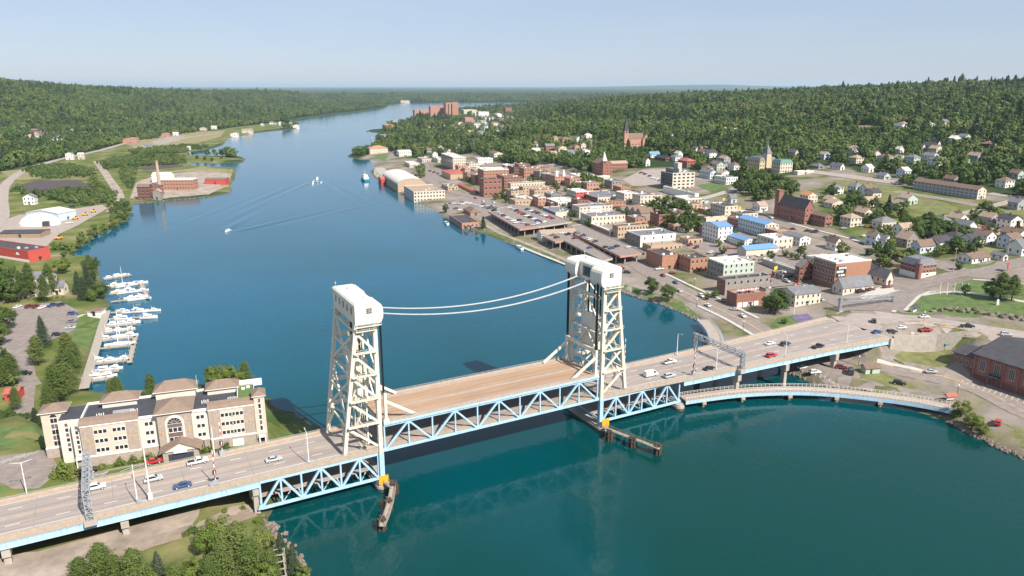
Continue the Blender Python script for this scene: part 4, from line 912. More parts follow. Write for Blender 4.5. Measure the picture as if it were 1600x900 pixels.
b = MB(); b.box(-3.2,-.1,-19.5,-15.5,2.9,3.15); b.box(-3.1,-2.9,-19.4,-19.2,-.5,2.9); b.box(-3.1,-2.9,-15.8,-15.6,-.5,2.9); b.build('door_canopy', 'rubber_dark', ml); mbx('door', -.1, 0, -18.4, -16.6, -.2, 2.3, 'door_dark')
# ------------------------------------------------------------------ town buildings: (near roof corner x, eave y, base y, right corner x, left corner x)
T = B
T(647,300,316,695,631,'flat','cream','roof_tan','two-storey cream office block with flat roof at the waterfront by the arena', mark='cream waterfront office', ww=1.4)
T(622,289,301,665,598,'barrel','sandstone','roof_white','waterfront arena with white barrel roof', name='arena', rise=6.5, win_on=False, mark='barrel-roofed arena')
T(596,281,289,604,591,'gu','red_wall','roof_red','small red shed on the quay beside the arena', name='shed', cat='shed', win_on=False, mark='red quay shed')
T(624,238,245,643,619,'gu','white_wall','roof_white','white gabled house on the point above the quay', mark='white house above the quay')
T(578,232,241,606,574,'hip','cream','roof_orange','low cream building with orange hip roof on the shore', rise=4, mark='orange-roofed shore building')
T(708,246,267,728,689,'flat','cream','roof_white','five-storey block with dark glass left side above the curved road', wl='glass_blue', mark='dark glass block', cols=2.6, floors=5)
T(747,248,258,770,743,'flat','white_wall','roof_mint','white building with mint green roof', mark='mint-roofed building')
T(730,271,284,748,723,'flat','brick_orange','roof_brown','square brown brick block left of the large white-roofed brick block', mark='brown brick block')
T(756,266,291,795,746,'flat','brick_orange','roof_white','tall brick block with white flat roof behind the arched brick block', mark='white-roofed brick block')
T(756,281,308,784,749,'flat','brick','roof_dark','three-storey red brick block with large arched windows facing the car park', cols=4.2, ww=2.2, floors=3, mark='arched brick block')
T(788,277,296,816,776,'flat','brick','roof_brown','dark red brick block right of the arched brick block', mark='dark red block')
T(819,264,279,852,811,'flat','brick_orange','roof_grey','long orange brick block with three window rows below the wooded slope', mark='long orange brick block')
T(803,262,275,812,793,'flat','brick_dark','roof_dark','narrow dark brick block between two orange brick blocks')
T(798,287,300,852,793,'flat','cream','roof_dark','low cream store with cluttered dark roof in the old downtown', units=True)
T(817,293,308,857,811,'flat','sandstone','roof_tan','sandstone store with pale tan roof in the old downtown')
T(835,298,312,868,827,'flat','sandstone','roof_brown','sandstone store with dark brown roof behind the white-roofed store')
T(805,314,328,833,796,'flat','sandstone','roof_tan','tan rear block beside the rooftop parking')
T(841,309,327,853,832,'flat','brick_pink','roof_white','narrow pink brick store with white roof above the parking deck')
T(872,317,328,909,853,'flat','cream','roof_white','wide store with bright white roof above the parking deck', cols=2.6)
T(868,332,343,896,848,'flat','cream','roof_grey','low store with bright blue left wall beside the parking deck', wl='blue_wall', win_on=False, mark='blue-walled store')
dm = T(867,276,290,901,853,'flat','brick_pink','roof_grey','pink stone theatre block with two white corner turrets', mark='turreted theatre')
for xx in (.8, dm[1]*.36):
    b = MB(); b.tube((xx+1.6,1.6,dm[3]-.2),(xx+1.6,1.6,dm[3]+3.2),1.8,1.6,10); b.tube((xx+1.6,1.6,dm[3]+3.2),(xx+1.6,1.6,dm[3]+5.2),1.6,.9,10); b.tube((xx+1.6,1.6,dm[3]+5.2),(xx+1.6,1.6,dm[3]+6.8),.8,.1,8); b.build('turret', 'trim_white', dm[0])
ch = T(941,257,275,957,926,'gv','brick','roof_brown','red brick church with pale steeple above the downtown', name='church', cat='church', rise=5, over=.3, mark='brick church with pale steeple', door=False)
def steeple(ch, x, y, s, z0, z1, z2, m1, m2, nm='tower'):
    b = MB(); b.box(x-s, x+s, y-s, y+s, z0, z1); tw = b.build(nm, m1, ch[0] if isinstance(ch, tuple) else ch)
    b = MB(); q = s*1.12; b.f = []; k = [(x-q,y-q,z1),(x+q,y-q,z1),(x+q,y+q,z1),(x-q,y+q,z1)]
    for i in range(4): b.face([k[i], k[(i+1)%4], (x,y,z2)])
    b.build('spire', m2, tw)
    for rz, dx, dy in ((0,0,-s),(-math.pi/2,-s,0),(math.pi/2,s,0)): win(tw, x+dx, y+dy, z1-3.2, rz, s*.8, 2.2, m1 if m1 in MATS and m1 != 'brick' else 'sandstone')
steeple(ch, ch[1]*.2, 1.2, 2.2, -2, ch[3]+4, ch[3]+14, 'brick', 'roof_white')
T(952,256,268,981,946,'gu','brick','roof_tan','low brick parish hall with pale roof joined to the steepled church', rise=2.5)
T(898,274,280,929,889,'flat','concrete_pale','roof_white','long white flat-roofed canopy building below the steepled church', win_on=False)
T(930,276,282,953,927,'flat','concrete_pale','roof_white','short white flat-roofed annex below the steepled church', win_on=False)
T(900,300,312,922,885,'flat','red_wall','roof_white','red-walled store with white roof next to a cream front', wl='cream', mark='red-walled store')
T(934,309,317,982,905,'flat','cream','roof_grey','long cream store with grey roof and dark red left wall', wl='brick_dark')
T(945,316,328,978,939,'flat','brick_orange','roof_dark','bright orange-red brick store with dark roof')
sb = T(905,324,341,957,894,'flat','cream','roof_grey','cream store with rooftop sign boxes near the blue-walled store')
for z_, x_ in ((sb[3]-1.5,.30),(sb[3]-4.2,.30)):
    b = MB(); b.box(sb[1]*x_, sb[1]*(x_+.33), -.5, -.1, z_, z_+2.0); bx_ = b.build('sign_box', 'trim_white', sb[0])
    for k in range(5): b = MB(); b.box(sb[1]*(x_+.03+.06*k), sb[1]*(x_+.065+.06*k), -.53, -.5, z_+.6, z_+1.3); b.build('sign_mark', 'grey_wall', bx_)
T(924,339,355,977,907,'flat','cream','roof_grey','long cream two-part store in front of the brown gabled row')
T(952,361,369,960,922,'flat','white_wall','roof_white','low white-roofed store with brown side beside the parking ramp', wl='brick_pink')
T(1029,336,355,1049,1016,'flat','brick','roof_brown','three-storey brick apartment block against the big trees', mark='brick apartment block')
T(965,354,372,1013,957,'flat','sandstone','roof_dark','orange stone two-storey block near the end of the parking deck', cols=2.4)
T(1000,369,387,1056,979,'flat','white_wall','roof_grey','large pale block with grey roof and stone left wall beside the parking deck', wl='stone_grey', cols=6, mark='pale block by the deck')
T(1017,385,395,1066,1004,'flat','sandstone','roof_tan','low tan building behind the orange brick garage')
T(1034,400,422,1059,1010,'flat','brick_orange','roof_dark','orange brick garage, left half, at the lakeshore road', win_on=False, mark='orange brick garage')
T(1078,405,426,1107,1059,'flat','brick_orange','roof_dark','orange brick garage, right half with small high windows', floors=2)
T(1129,413,440,1179,1106,'flat','pale_green','roof_white','tall pale green block with white roof and brown windowed left side', wl='stone_grey', wr='pale_green', mark='pale green block')
T(1132,438,462,1204,1121,'flat','stone_grey','roof_dark','low building with dark flat roof and brick left wall below the pale green block', wl='brick', cols=4)
te = T(1150,461,481,1196,1136,'flat','brick','roof_tan','brick terrace building with red umbrellas above garage doors', wl='brick', mark='terrace with umbrellas', win_on=False)
for i in range(4):
    b = MB(); b.box(.8+i*3.4, 3.5+i*3.4, -.08, .0, .1, 2.6); b.build('garage_door', 'trim_white', te[0])
T(1241,461,480,1283,1216,'gu','cream','roof_grey','long cream building with grey gable roof and brick base by the bridge road', rise=2.2, mark='long cream building', ww=.9)
T(1196,452,459,1262,1189,'flat','stone_grey','roof_dark','low dark-roofed strip building behind the long cream building', win_on=False)
T(1244,422,433,1252,1191,'flat','concrete','roof_white','drive-through canopy building with cream roof', name='canopy_building', win_on=False, door=False)
T(1247,417,442,1271,1243,'gv','brick_dark','roof_grey','dark brick hall with stepped gable between canopy and big brick block', rise=3.5)
sg = T(1302,411,451,1362,1272,'flat','brick_orange','roof_white','big brick block with white roof and painted black wall sign', wl='brick', floors=4, win_on=False, mark='brick block with wall sign')
b = MB(); b.box(.5, sg[1]*.30, -.1, .0, sg[3]*.42, sg[3]*.86); sgn = b.build('wall_sign', 'rubber_dark', sg[0], label='black painted sign panel with white lettering')
sw = sg[1]*.30; sz = sg[3]     # weathered lettering, too worn to read: pale strokes of the painted words
for z0_, z1_, segs in ((.74,.83,((.24,.34),(.36,.44),(.46,.55),(.57,.66),(.68,.76),(.79,.93))),(.60,.69,((.06,.16),(.18,.29),(.31,.42),(.44,.56),(.58,.70))),(.46,.545,((.27,.38),(.46,.60),(.62,.76),(.78,.86)))):
    for s0, s1 in segs:
        b = MB(); b.box(.5+sw*s0, .5+sw*s1-.12, -.13, -.1, sz*z0_, sz*z1_); b.build('painted_letter', 'trim_white', sgn)
for f in range(3):
    for k in range(7):
        win(sg[0], 0, 2+k*(sg[2]-3)/6.5, 3+f*4.2, -math.pi/2, 1.2, 2.2)
T(1316,450,462,1365,1301,'gu','cream','roof_grey','low cream tavern with grey roof and rounded dormers in front of the wall sign', rise=4.5, ww=.8, mark='cream tavern')
H(1384,434,447,1396,1352,'gv','cream','roof_grey','cream gabled house at the end of the tavern row', rise=4, mark='cream gabled house')
vi = T(1434,416,436,1464,1408,'mansard','brick','roof_grey','red brick Victorian house with white ground floor on the street corner', rise=3.2, name='house', cat='house', mark='brick Victorian house', floors=3, cols=2.2)
b = MB(); b.box(-.15, vi[1]+.15, -.15, 0, -1.4, 3.0); b.box(-.15, 0, 0, vi[2]+.1, -1.4, 3.0); b.build('white_ground_floor', 'white_wall', vi[0])
b = MB(); b.tube((.3,.3,-1.4),(.3,.3,vi[3]+1.5),1.5,1.5,8); tt = b.build('corner_turret', 'brick', vi[0]); b = MB(); b.tube((.3,.3,vi[3]+1.5),(.3,.3,vi[3]+5),1.9,.05,8); b.build('turret_roof', 'roof_grey', tt)
T(1163,376,387,1181,1129,'gv','white_wall','roof_blue','long white three-storey motel wing with blue roof facing left', rise=1.6, cols=2.3, floors=3, mark='blue-roofed motel wing')
T(1121,355,381,1145,1098,'gu','white_wall','roof_blue','tall white motel block with blue roof at the left end', rise=1.8, floors=4, mark='tall motel block')
T(1165,391,405,1216,1152,'gu','cream','roof_blue','cream front hall of the motel with blue roof and blank wall', rise=2.0, win_on=False)
T(1194,351,371,1217,1154,'gv','cream','roof_blue','rear motel wing with blue roof and cream gable end', wl='pale_blue', rise=1.8, floors=3, cols=2.6, mark='rear motel wing')
T(1103,341,350,1138,1099,'flat','cream','roof_tan','low cream concrete building below the big trees', win_on=False)
T(1101,328,335,1124,1090,'flat','brick_orange','roof_tan','low brick shop with grey fascia above the cream concrete building')
T(1092,315,320,1107,1088,'flat','pale_green','roof_grey','tiny pale kiosk building beside the drive-in bank', win_on=False)
H(1142,310,318,1152,1136,'gu','pale_green','roof_grey','pale green narrow house behind the yellow sign')
H(1187,322,331,1200,1176,'gu','white_wall','roof_tan','white house with tan roof left of the brick school')
bs = T(1256,326,351,1272,1211,'gv','brick','roof_dark','long dark-roofed red brick church hall on the main street', name='church_hall', cat='church', rise=6, over=.3, mark='brick church hall')
b = MB(); b.box(-.4,3.6,bs[2]-4.5,bs[2]-.3,-1,bs[3]+9); b.box(-.7,3.9,bs[2]-4.8,bs[2],bs[3]+9,bs[3]+9.7); b.build('bell_tower', 'brick', bs[0])
T(1288,339,355,1302,1262,'gv','brick','roof_brown','brick annex with white panel right of the brick church hall', rise=2)
T(1249,372,385,1267,1224,'gv','white_wall','roof_grey','white two-storey building with grey roof by the striped car park', rise=1.5)
H(1305,379,392,1316,1291,'gv','white_wall','roof_brown','tall narrow white house with brown roof beside a round tree', rise=3)
H(1377,347,359,1401,1363,'hip','cream','roof_grey','cream house with grey hip roof and porch above the main street')
H(1367,370,385,1376,1354,'gv','pale_blue','roof_tan','pale blue house with tan roof, leftmost of the street row')
H(1381,375,386,1395,1371,'gv','white_wall','roof_grey','white gabled house second in the street row')
H(1409,357,371,1430,1396,'gu','white_wall','roof_tan','white house with wide tan roof behind the dark gabled house')
H(1416,374,388,1437,1400,'gv','stone_grey','roof_tan','dark half-timbered house with broad tan roof', rise=4.5)
H(1437,385,397,1464,1424,'gu','pale_blue','roof_brown','pale blue house with brown roof just behind the Victorian house', rise=3.2)
H(1474,346,356,1489,1457,'hip','cream','roof_grey','cream house with dark hip roof below the townhouse row')
H(1512,353,364,1527,1489,'gv','white_wall','roof_grey','white house with blue-grey roof beside the dig site')
H(1525,366,371,1535,1514,'gv','pale_blue','roof_grey','small pale blue shed below the white house', chim=False, name='shed', cat='shed')
H(1518,404,413,1548,1497,'gu','white_wall','roof_brown','single-storey white house with brown roof on the upper street', rise=2)
H(1567,400,408,1576,1549,'gv','white_wall','roof_grey','small white garage right of the single-storey white house', chim=False, name='garage', cat='garage', rise=1.3)
H(1595,387,401,1622,1574,'gu','white_wall','roof_grey','tall white house with dark chimney at the right edge', rise=4)
T(1526,297,312,1542,1428,'gv','cream','roof_brown','long townhouse row with brown roof and dark garage doors', wl='grey_wall', rise=2.5, cols=3.6, floors=3, name='townhouse_row', mark='townhouse row')
H(1589,317,329,1606,1575,'gv','grey_wall','roof_grey','grey house with garage near the right edge below the trees')
for a in [(1405,233,240,1413,1399,'gv','white_wall','roof_white','white gambrel house high in the woods, leftmost of the upper houses'),
 (1441,229,235,1447,1436,'gv','cream','roof_brown','narrow cream gable peeping from the upper woods'),(1458,214,219,1462,1454,'gv','white_wall','roof_grey','small white house at the top of the right woods'),
 (1465,224,230,1470,1452,'gv','white_wall','roof_dark','dark-roofed house with white gable edge in the upper woods'),(1490,216,224,1502,1482,'gv','white_wall','roof_white','large white gambrel house high in the right woods'),
 (1545,225,231,1560,1530,'hip','brick_dark','roof_brown','brown house half hidden in the right woods'),(1413,267,279,1424,1401,'gu','pale_blue','roof_white','pale blue house with pale roof left of the townhouse row'),
 (1490,280,287,1500,1474,'gv','stone_grey','roof_brown','brown-roofed gambrel barn behind the townhouse row'),(1570,283,294,1586,1556,'hip','white_wall','roof_brown','white porch house with brown roof near the right edge'),
 (1590,271,280,1602,1576,'gv','pale_green','roof_brown','green gabled house at the right edge of the woods'),(1242,238,247,1248,1232,'gv','cream','roof_grey','tan gabled house in the woods right of the courthouse'),
 (1313,260,266,1320,1297,'gv','white_wall','roof_grey','white gabled house on the upper road right of the courthouse'),(1279,260,264,1288,1266,'hip','grey_wall','roof_grey','low grey house below the woods right of the courthouse'),
 (1334,248,252,1346,1328,'gv','white_wall','roof_grey','small white house behind the upper road junction'),(1357,262,270,1366,1346,'gu','white_wall','roof_white','white two-storey house on the upper road corner'),
 (1381,275,281,1392,1370,'gv','pale_green','roof_grey','green-trimmed house right of the upper road corner'),
 (1009,251,260,1016,1003,'gv','white_wall','roof_brown','half-timbered white house above the sloping car park'),(1016,241,247,1031,1012,'gu','white_wall','roof_blue','white house with light blue roof below the large church'),
 (1040,248,252,1048,1024,'gv','brick_dark','roof_dark','dark house with green gable above the sloping car park'),(1060,240,247,1067,1054,'gv','white_wall','roof_white','white cottage between the large church and the tower block'),
 (1073,252,262,1087,1060,'hip','brick','roof_red','brick house with red hip roof behind the concrete office block'),(1087,233,238,1093,1081,'gv','white_wall','roof_grey','white gable house in the trees right of the large church'),
 (1109,270,280,1121,1093,'gv','pale_blue','roof_grey','pale blue house left in the white pair beside the office block'),(1127,271,281,1143,1119,'gv','white_wall','roof_tan','white house right in the white pair beside the office block'),
 (1130,258,264,1140,1110,'gv','grey_wall','roof_grey','grey roofed house behind the white pair'),(819,234,243,830,817,'flat','brick_orange','roof_brown','small brick house at the left of the hillside houses'),
 (832,235,242,844,829,'gu','white_wall','roof_white','white house next to the small brick hillside house'),(853,228,236,867,850,'gu','brick','roof_grey','red house with grey roof among the hillside houses'),
 (873,231,238,886,869,'gv','cream','roof_brown','tan gabled house among the hillside houses'),(866,215,221,872,863,'gv','sandstone','roof_tan','narrow tan gable above the red hillside house'),
 (879,217,225,892,875,'hip','brick_pink','roof_brown','brown-roofed house above the tan hillside house'),(901,216,222,908,897,'gv','white_wall','roof_grey','white gable house in the middle of the hillside'),
 (916,211,216,925,913,'gv','white_wall','roof_white','topmost white house left of the large church'),(920,222,231,935,916,'hip','grey_wall','roof_grey','grey two-part house left of the large church'),
 (908,226,233,916,905,'gv','cream','roof_brown','cream gable house below the grey two-part house'),(914,237,245,922,910,'barrel','white_wall','roof_white','white round-roofed house above the steepled church'),
 (803,258,262,812,800,'gv','white_wall','roof_tan','small white house on the slope above the orange brick block')]:
    H(*a)
T(1134,278,289,1153,1116,'flat','white_wall','roof_grey','modern low white building with grey flat roof beside the office block lawn', mark='low white modern building', cols=2.4)
of = T(1050,271,297,1086,1033,'flat','cream','roof_grey','five-storey concrete office block with dark glass left wall', wl='glass_blue', floors=5, cols=4.5, ww=2.6, mark='concrete office block')
b = MB(); b.box(of[1]*.32, of[1]*.5, of[2]*.2, of[2]*.55, of[3], of[3]+9); b.build('stair_tower', 'concrete_pale', of[0]); b = MB(); b.box(1, of[1]*.32-.1, 2, of[2]*.7, of[3]-.2, of[3]+4); b.build('penthouse', 'glass_blue', of[0])
T(1085,303,314,1092,1036,'flat','white_wall','roof_white','drive-in bank with white canopy roof behind the big trees', name='bank', win_on=False)
# row with three brown gables
rg = thing('gabled_row', 'row building with three brown gables below the big trees', 'building', G(1001,347), BANG); LAND.append(('brown gabled row', *G(1001,347)[:2], 20))
for k in range(3):
    b = MB(); b.box(0,13,k*7.2+.02,k*7.2+7.18,-2,7.0); b.build('wall', 'stone_grey', rg)
    b = roof_mesh('gu', 13, 7.2, 7.0, 3.6, .3, None, None); b.v = [(p[0], p[1]+k*7.2, p[2]) for p in b.v]; b.build('roof', ['roof_brown','stone_grey'], rg)
    win(rg, 0, k*7.2+3.6, 1.0, -math.pi/2, 2.0, 2.6); win(rg, 0, k*7.2+3.6, 4.6, -math.pi/2, 1.4, 1.8)
# large church on the hill
sc = T(981,217,232,1006,976,'gu','brick_pink','roof_brown','large pink sandstone church with tall dark spire on the hillside', name='church', cat='church', rise=7, over=.3, cols=4.5, ww=1.6, floors=1, mark='large spired church', door=False)
steeple(sc, -2.5, 3.5, 2.9, -3, sc[3]+11, sc[3]+30, 'brick_pink', 'roof_dark')
b = roof_mesh('gv', 10, sc[2]+5, sc[3]-1, 7, .3, None, None); b.v = [(p[0]+sc[1]-3, p[1]-3, p[2]) for p in b.v]; b.build('transept_roof', ['roof_brown','brick_pink'], sc[0])
b = MB(); b.box(sc[1]-3, sc[1]+7, -3, sc[2]+2, -3, sc[3]-1); b.build('transept', 'brick_pink', sc[0])
b = MB(); b.tube((sc[1]*.85,sc[2]/2,sc[3]+6.5),(sc[1]*.85,sc[2]/2,sc[3]+14),.5,.05,6); b.build('fleche', 'roof_dark', sc[0])
# courthouse
co = T(1186,251,268,1213,1168,'mansard','yellow_stone','roof_grey','yellow sandstone courthouse with clock tower and spire among trees', name='courthouse', cat='courthouse', rise=3, floors=3, cols=2.6, mark='courthouse')
b = MB(); b.box(co[1]*.35, co[1]*.62, -1.6, 6, -3, co[3]+7); tw = b.build('tower', 'yellow_stone', co[0])
b = MB(); x0, x1 = co[1]*.35-.5, co[1]*.62+.5; xm = (x0+x1)/2
for q in range(4):
    k = [(x0,-2.1,co[3]+7),(x1,-2.1,co[3]+7),(x1,6.5,co[3]+7),(x0,6.5,co[3]+7)]; b.face([k[q], k[(q+1)%4], (xm,2.2,co[3]+16)])
b.tube((xm,2.2,co[3]+15),(xm,2.2,co[3]+22),.35,.05,6); b.build('spire', 'roof_grey', tw)
T(1218,255,271,1239,1206,'mansard','cream','roof_green','cream courthouse wing with green-edged mansard roof', wr='brick_pink', rise=3, floors=3, cols=2.6)
T(1246,268,274,1272,1240,'flat','concrete_pale','roof_white','low white canopy building right of the courthouse wing', win_on=False)
# campus and far waterfront
ct_ = T(697,161,186,716,693,'flat','brick_pink','roof_brown','tall brick campus tower on the far point', name='campus_tower', cat='tower', cols=4, ww=1.2, mark='tall campus tower')
for k in (.18,.42,.66,.86): b = MB(); b.box(ct_[1]*k, ct_[1]*k+ct_[1]*.07, -.3, 0, 1, ct_[3]-3); b.build('recess_shade_strip', 'glass', ct_[0])  # dark strips on the face stand in for the shade of vertical recesses
b = MB(); b.box(ct_[1]*.5, ct_[1]*.98, -1.5, -.31, -2, ct_[3]+3); b.build('stair_shaft', 'brick_orange', ct_[0])
T(673,166,186,697,670,'flat','brick_pink','roof_tan','mid-height brick campus block left of the campus tower', cols=4, mark='campus block')
T(648,172,183,672,645,'flat','brick_pink','roof_grey','long low brick campus wing at the far shore', cols=5)
for a in [(725,172,182,745,720,'flat','cream','roof_white','pale campus building right of the campus tower'),(748,175,184,764,744,'flat','white_wall','roof_white','white campus building among trees'),
 (790,168,178,800,786,'flat','brick','roof_brown','red campus building at the right of the far point'),(727,184,193,740,723,'flat','brick_pink','roof_tan','pink brick building below the campus tower'),
 (758,184,190,772,754,'gu','white_wall','roof_grey','white gabled building on the campus slope'),(770,192,197,778,766,'gu','cream','roof_brown','cream house on the slope below the campus'),
 (741,193,200,751,737,'gu','white_wall','roof_grey','white house on the street below the campus'),(757,198,204,768,753,'gv','pale_blue','roof_grey','grey-blue house below the campus slope'),
 (690,198,203,700,686,'gu','white_wall','roof_white','white house left of the street below the campus'),(670,200,205,680,666,'gu','cream','roof_tan','cream house at the wooded point'),
 (765,214,220,778,760,'gv','white_wall','roof_grey','white house above the mint-roofed building'),(610,198,205,625,592,'hip','brick_orange','roof_orange','orange-roofed heating plant on the far waterfront'),
 (614,188,196,626,611,'flat','steel_grey','roof_grey','silver tank house behind the orange-roofed heating plant'),(594,212,221,604,592,'gu','white_wall','roof_grey','white boathouse under the trees on the far point'),
 (823,201,204,827,819,'gu','white_wall','roof_white','tiny white house on the far hillside left of the spired church'),(830,196,199,834,827,'gv','white_wall','roof_white','tiny white building on the far hillside'),
 (1130,202,205,1138,1124,'gu','white_wall','roof_white','pair of white roofs on the wooded hill above the courthouse'),(1148,203,206,1160,1145,'gu','white_wall','roof_white','second white roof on the wooded hill above the courthouse'),
 (1048,211,216,1052,1044,'gv','white_wall','roof_grey','small white house in woods right of the spired church'),(1312,177,180,1318,1308,'gu','white_wall','roof_grey','tiny pale roof high on the right hill'),
 (1267,185,188,1270,1264,'gv','white_wall','roof_white','small white gable high on the right hill'),(1330,200,205,1372,1316,'hip','brick_pink','roof_brown','wide brown-roofed house on the right hill')]:
    B(*a, units=False, name='house' if 'house' in a[8] else 'commercial_building', cat='house' if 'house' in a[8] else 'building')

for i, a in enumerate([(712,201,206,720,707),(716,192,197,724,712),(752,190,195,760,748),(781,186,191,790,777),(793,183,188,802,789),(775,178,183,784,771),(748,207,213,757,744),(770,204,209,780,766),(733,206,212,742,729),(784,198,203,792,780),(836,224,230,845,832),(850,216,221,858,846),(888,238,244,898,884),(898,229,235,906,894),(862,240,246,871,858)]):
    H(*a, 'gv' if i % 2 else 'gu', ['white_wall','cream','pale_blue','brick_pink','grey_wall'][i % 5], ['roof_grey','roof_brown','roof_tan'][i % 3], '%s house in the far hillside cluster, %s along from the campus' % (['white','cream','pale blue','pink','grey'][i % 5], ORD[i]), chim=i % 2 == 0)
# red-roofed depot canopies
T(704,272,281,730,690,'hip','sandstone','roof_red','red-roofed depot canopy building above the car park', rise=2, win_on=False, mark='red-roofed depot')
T(742,300,304,749,715,'gv','brick_pink','roof_red','long narrow red depot roof pointing to the arched brick block', rise=1, win_on=False)
T(735,332,338,752,724,'hip','wood','roof_brown','brown hip-roofed pavilion in the waterfront car park', rise=3, win_on=False, mark='brown pavilion')
T(722,349,358,748,702,'flat','brick_pink','roof_dark','low rounded waterfront restaurant with dark roof at the shore', units=False, mark='waterfront restaurant')
# ------------------------------------------------------------------ left bank buildings
LB_ = dict(ang=90-math.degrees(BANG))
T(93,334,346,118,40,'gu','pale_blue','roof_white','pale blue warehouse with white roof on the left bank', ang=49, rise=2.5, win_on=False, name='warehouse', mark='pale blue warehouse')
rw = T(46,393,410,77,-45,'flat','red_wall','roof_dark','red building with dark flat roof and white fan sign at the left edge', ang=36, win_on=False, name='warehouse', mark='red warehouse')
b = MB(); pts = [(11+1.9*math.cos(a), rw[3]*.55+1.9*math.sin(a)) for a in np.linspace(0, math.pi, 13)]; b.face([(-.06,y_,z_) for y_, z_ in pts]); b.build('fan_sign', 'trim_white', rw[0])
b = MB(); b.box(-.12,0,.1,rw[2]-.1,-1.4,1.6); b.build('white_base', 'white_wall', rw[0])
T(0,365,372,62,-60,'gu','wood','roof_dark','long low lumber shed with dark roof behind the red building', ang=-25, rise=1.2, win_on=False, name='shed', cat='shed')
H(37,308,320,53,28,'gv','white_wall','roof_grey','white farmhouse beside the cinder yard on the left bank', ang=-22, mark='white farmhouse')
H(79,449,461,98,76,'gu','cream','roof_grey','cream cottage with grey roof beside the left car park', ang=-22, mark='cream cottage')
T(27,436,464,74,20,'gu','cream','roof_grey','cream apartment house half hidden by pines on the left bank', ang=-22, name='apartment_house', units=False, mark='cream apartment house')
T(137,487,494,156,131,'hip','white_wall','roof_brown','small white marina hut with brown roof by the boardwalk', ang=-25, rise=1.2, name='hut', cat='hut', win_on=False, mark='marina hut')
T(8,616,628,27,4,'gu','red_wall','roof_red','small red shed under pines at the left edge', ang=-15, name='shed', cat='shed', rise=1, win_on=False)
# old smelter
T(252,281,297,301,246,'flat','brick_orange','roof_white','long orange brick smelter hall with white roof on the left point', ang=-26, mark='smelter hall', units=False)
T(238,274,285,265,234,'gu','white_wall','roof_white','white metal smelter building behind the smokestack', ang=-26, rise=3, win_on=False)
T(232,290,306,250,222,'gv','brick','roof_grey','ruined brick smelter house with pale roof left of the smokestack', ang=-26)
T(216,292,312,232,210,'gu','brick_dark','roof_brown','low dark brick ruin at the water edge of the smelter', ang=-26)
T(240,300,312,250,230,'gv','stone_grey','roof_tan','small stone smelter shed at the foot of the smokestack', ang=-26, win_on=False)
T(320,281,288,352,312,'gu','red_wall','roof_brown','collapsed red-brown shed on the left point', ang=-26, win_on=False, rise=1.5)
st = G(251,305); o = thing('smokestack', 'tall tan brick smokestack at the old smelter', 'smokestack', st); LAND.append(('smokestack', st[0], st[1], 5))
b = MB(); b.tube((0,0,-1),(0,0,35),2.2,1.3,14); b.build('shaft', 'sandstone', o); b = MB(); b.tube((0,0,35),(0,0,36.2),1.6,1.6,14); b.build('crown', 'brick_pink', o)
dp = G(63,351); o = thing('fabric_dome', 'white fabric storage dome with dark doorway beside the blue warehouse', 'dome', dp, math.radians(15)); b = MB(); n = 18
for i in range(n):
    for j in range(7):
        def dpt(i_, j_): a = 2*math.pi*i_/n; e_ = math.pi/2*j_/7; return (15.5*math.cos(a)*math.cos(e_), 10*math.sin(a)*math.cos(e_), 9.5*math.sin(e_))
        b.face([dpt(i,j), dpt(i+1,j), dpt(i+1,j+1), dpt(i,j+1)])
b.build('fabric_shell', 'white_wall', o, smooth=True); b = MB(); b.box(5,9.5,-11,-7.0,-.5,4.2); b.build('doorway', 'door_dark', o)
for i, a in enumerate([(32,198,203,40,26,'roof_grey','white_wall','white house in the left hillside woods, leftmost'),(50,203,211,57,44,'roof_grey','red_wall','red and white house in the left hillside woods'),(38,211,217,60,34,'roof_tan','cream','long pale house below the red hillside house'),
 (90,219,223,96,84,'roof_white','white_wall','white roofed house at the foot of the left hill'),(103,240,250,113,96,'roof_grey','white_wall','white roadside shop with open bays on the left bank'),(122,241,249,130,114,'roof_white','cream','cream roadside shop beside the open-bay shop'),
 (192,217,224,214,184,'roof_tan','brick_pink','pink roadside building at the foot of the left hill'),(232,206,210,240,227,'roof_tan','cream','cream house at the hill foot above the smelter road'),(252,209,214,264,244,'roof_tan','brick_pink','tan building in the row above the inlet'),
 (270,208,212,278,265,'roof_white','white_wall','white building in the row above the inlet'),(312,200,204,322,306,'roof_grey','cream','pale building on the far left shore bench'),(330,198,202,338,324,'roof_white','white_wall','white building at the far end of the left shore bench'),
 (360,209,213,372,352,'roof_white','white_wall','white boathouse at the far left shore'),(378,203,208,394,370,'roof_tan','cream','tan marina shed on the far left shore'),(458,196,200,467,452,'roof_white','white_wall','white boat shed at the tip of the far left shore'),
 (225,227,231,236,220,'roof_grey','grey_wall','grey works building beside the inlet'),(290,230,234,297,284,'roof_white','white_wall','white hut beside the inlet road'),(436,193,196,444,432,'roof_white','white_wall','white house on the wooded far left shore'),(568,165,168,574,565,'roof_white','white_wall','white cottage on the distant left point'),(626,157.5,160.5,640,622,'roof_tan','cream','pale lodge on the distant far shore')]):
    H(a[0],a[1],a[2],a[3],a[4],'gu' if i % 2 else 'gv',a[6],a[5],a[7], ang=-20, chim=False, name='house' if 'house' in a[7] else 'building', cat='house' if 'house' in a[7] else 'building', rise=2)
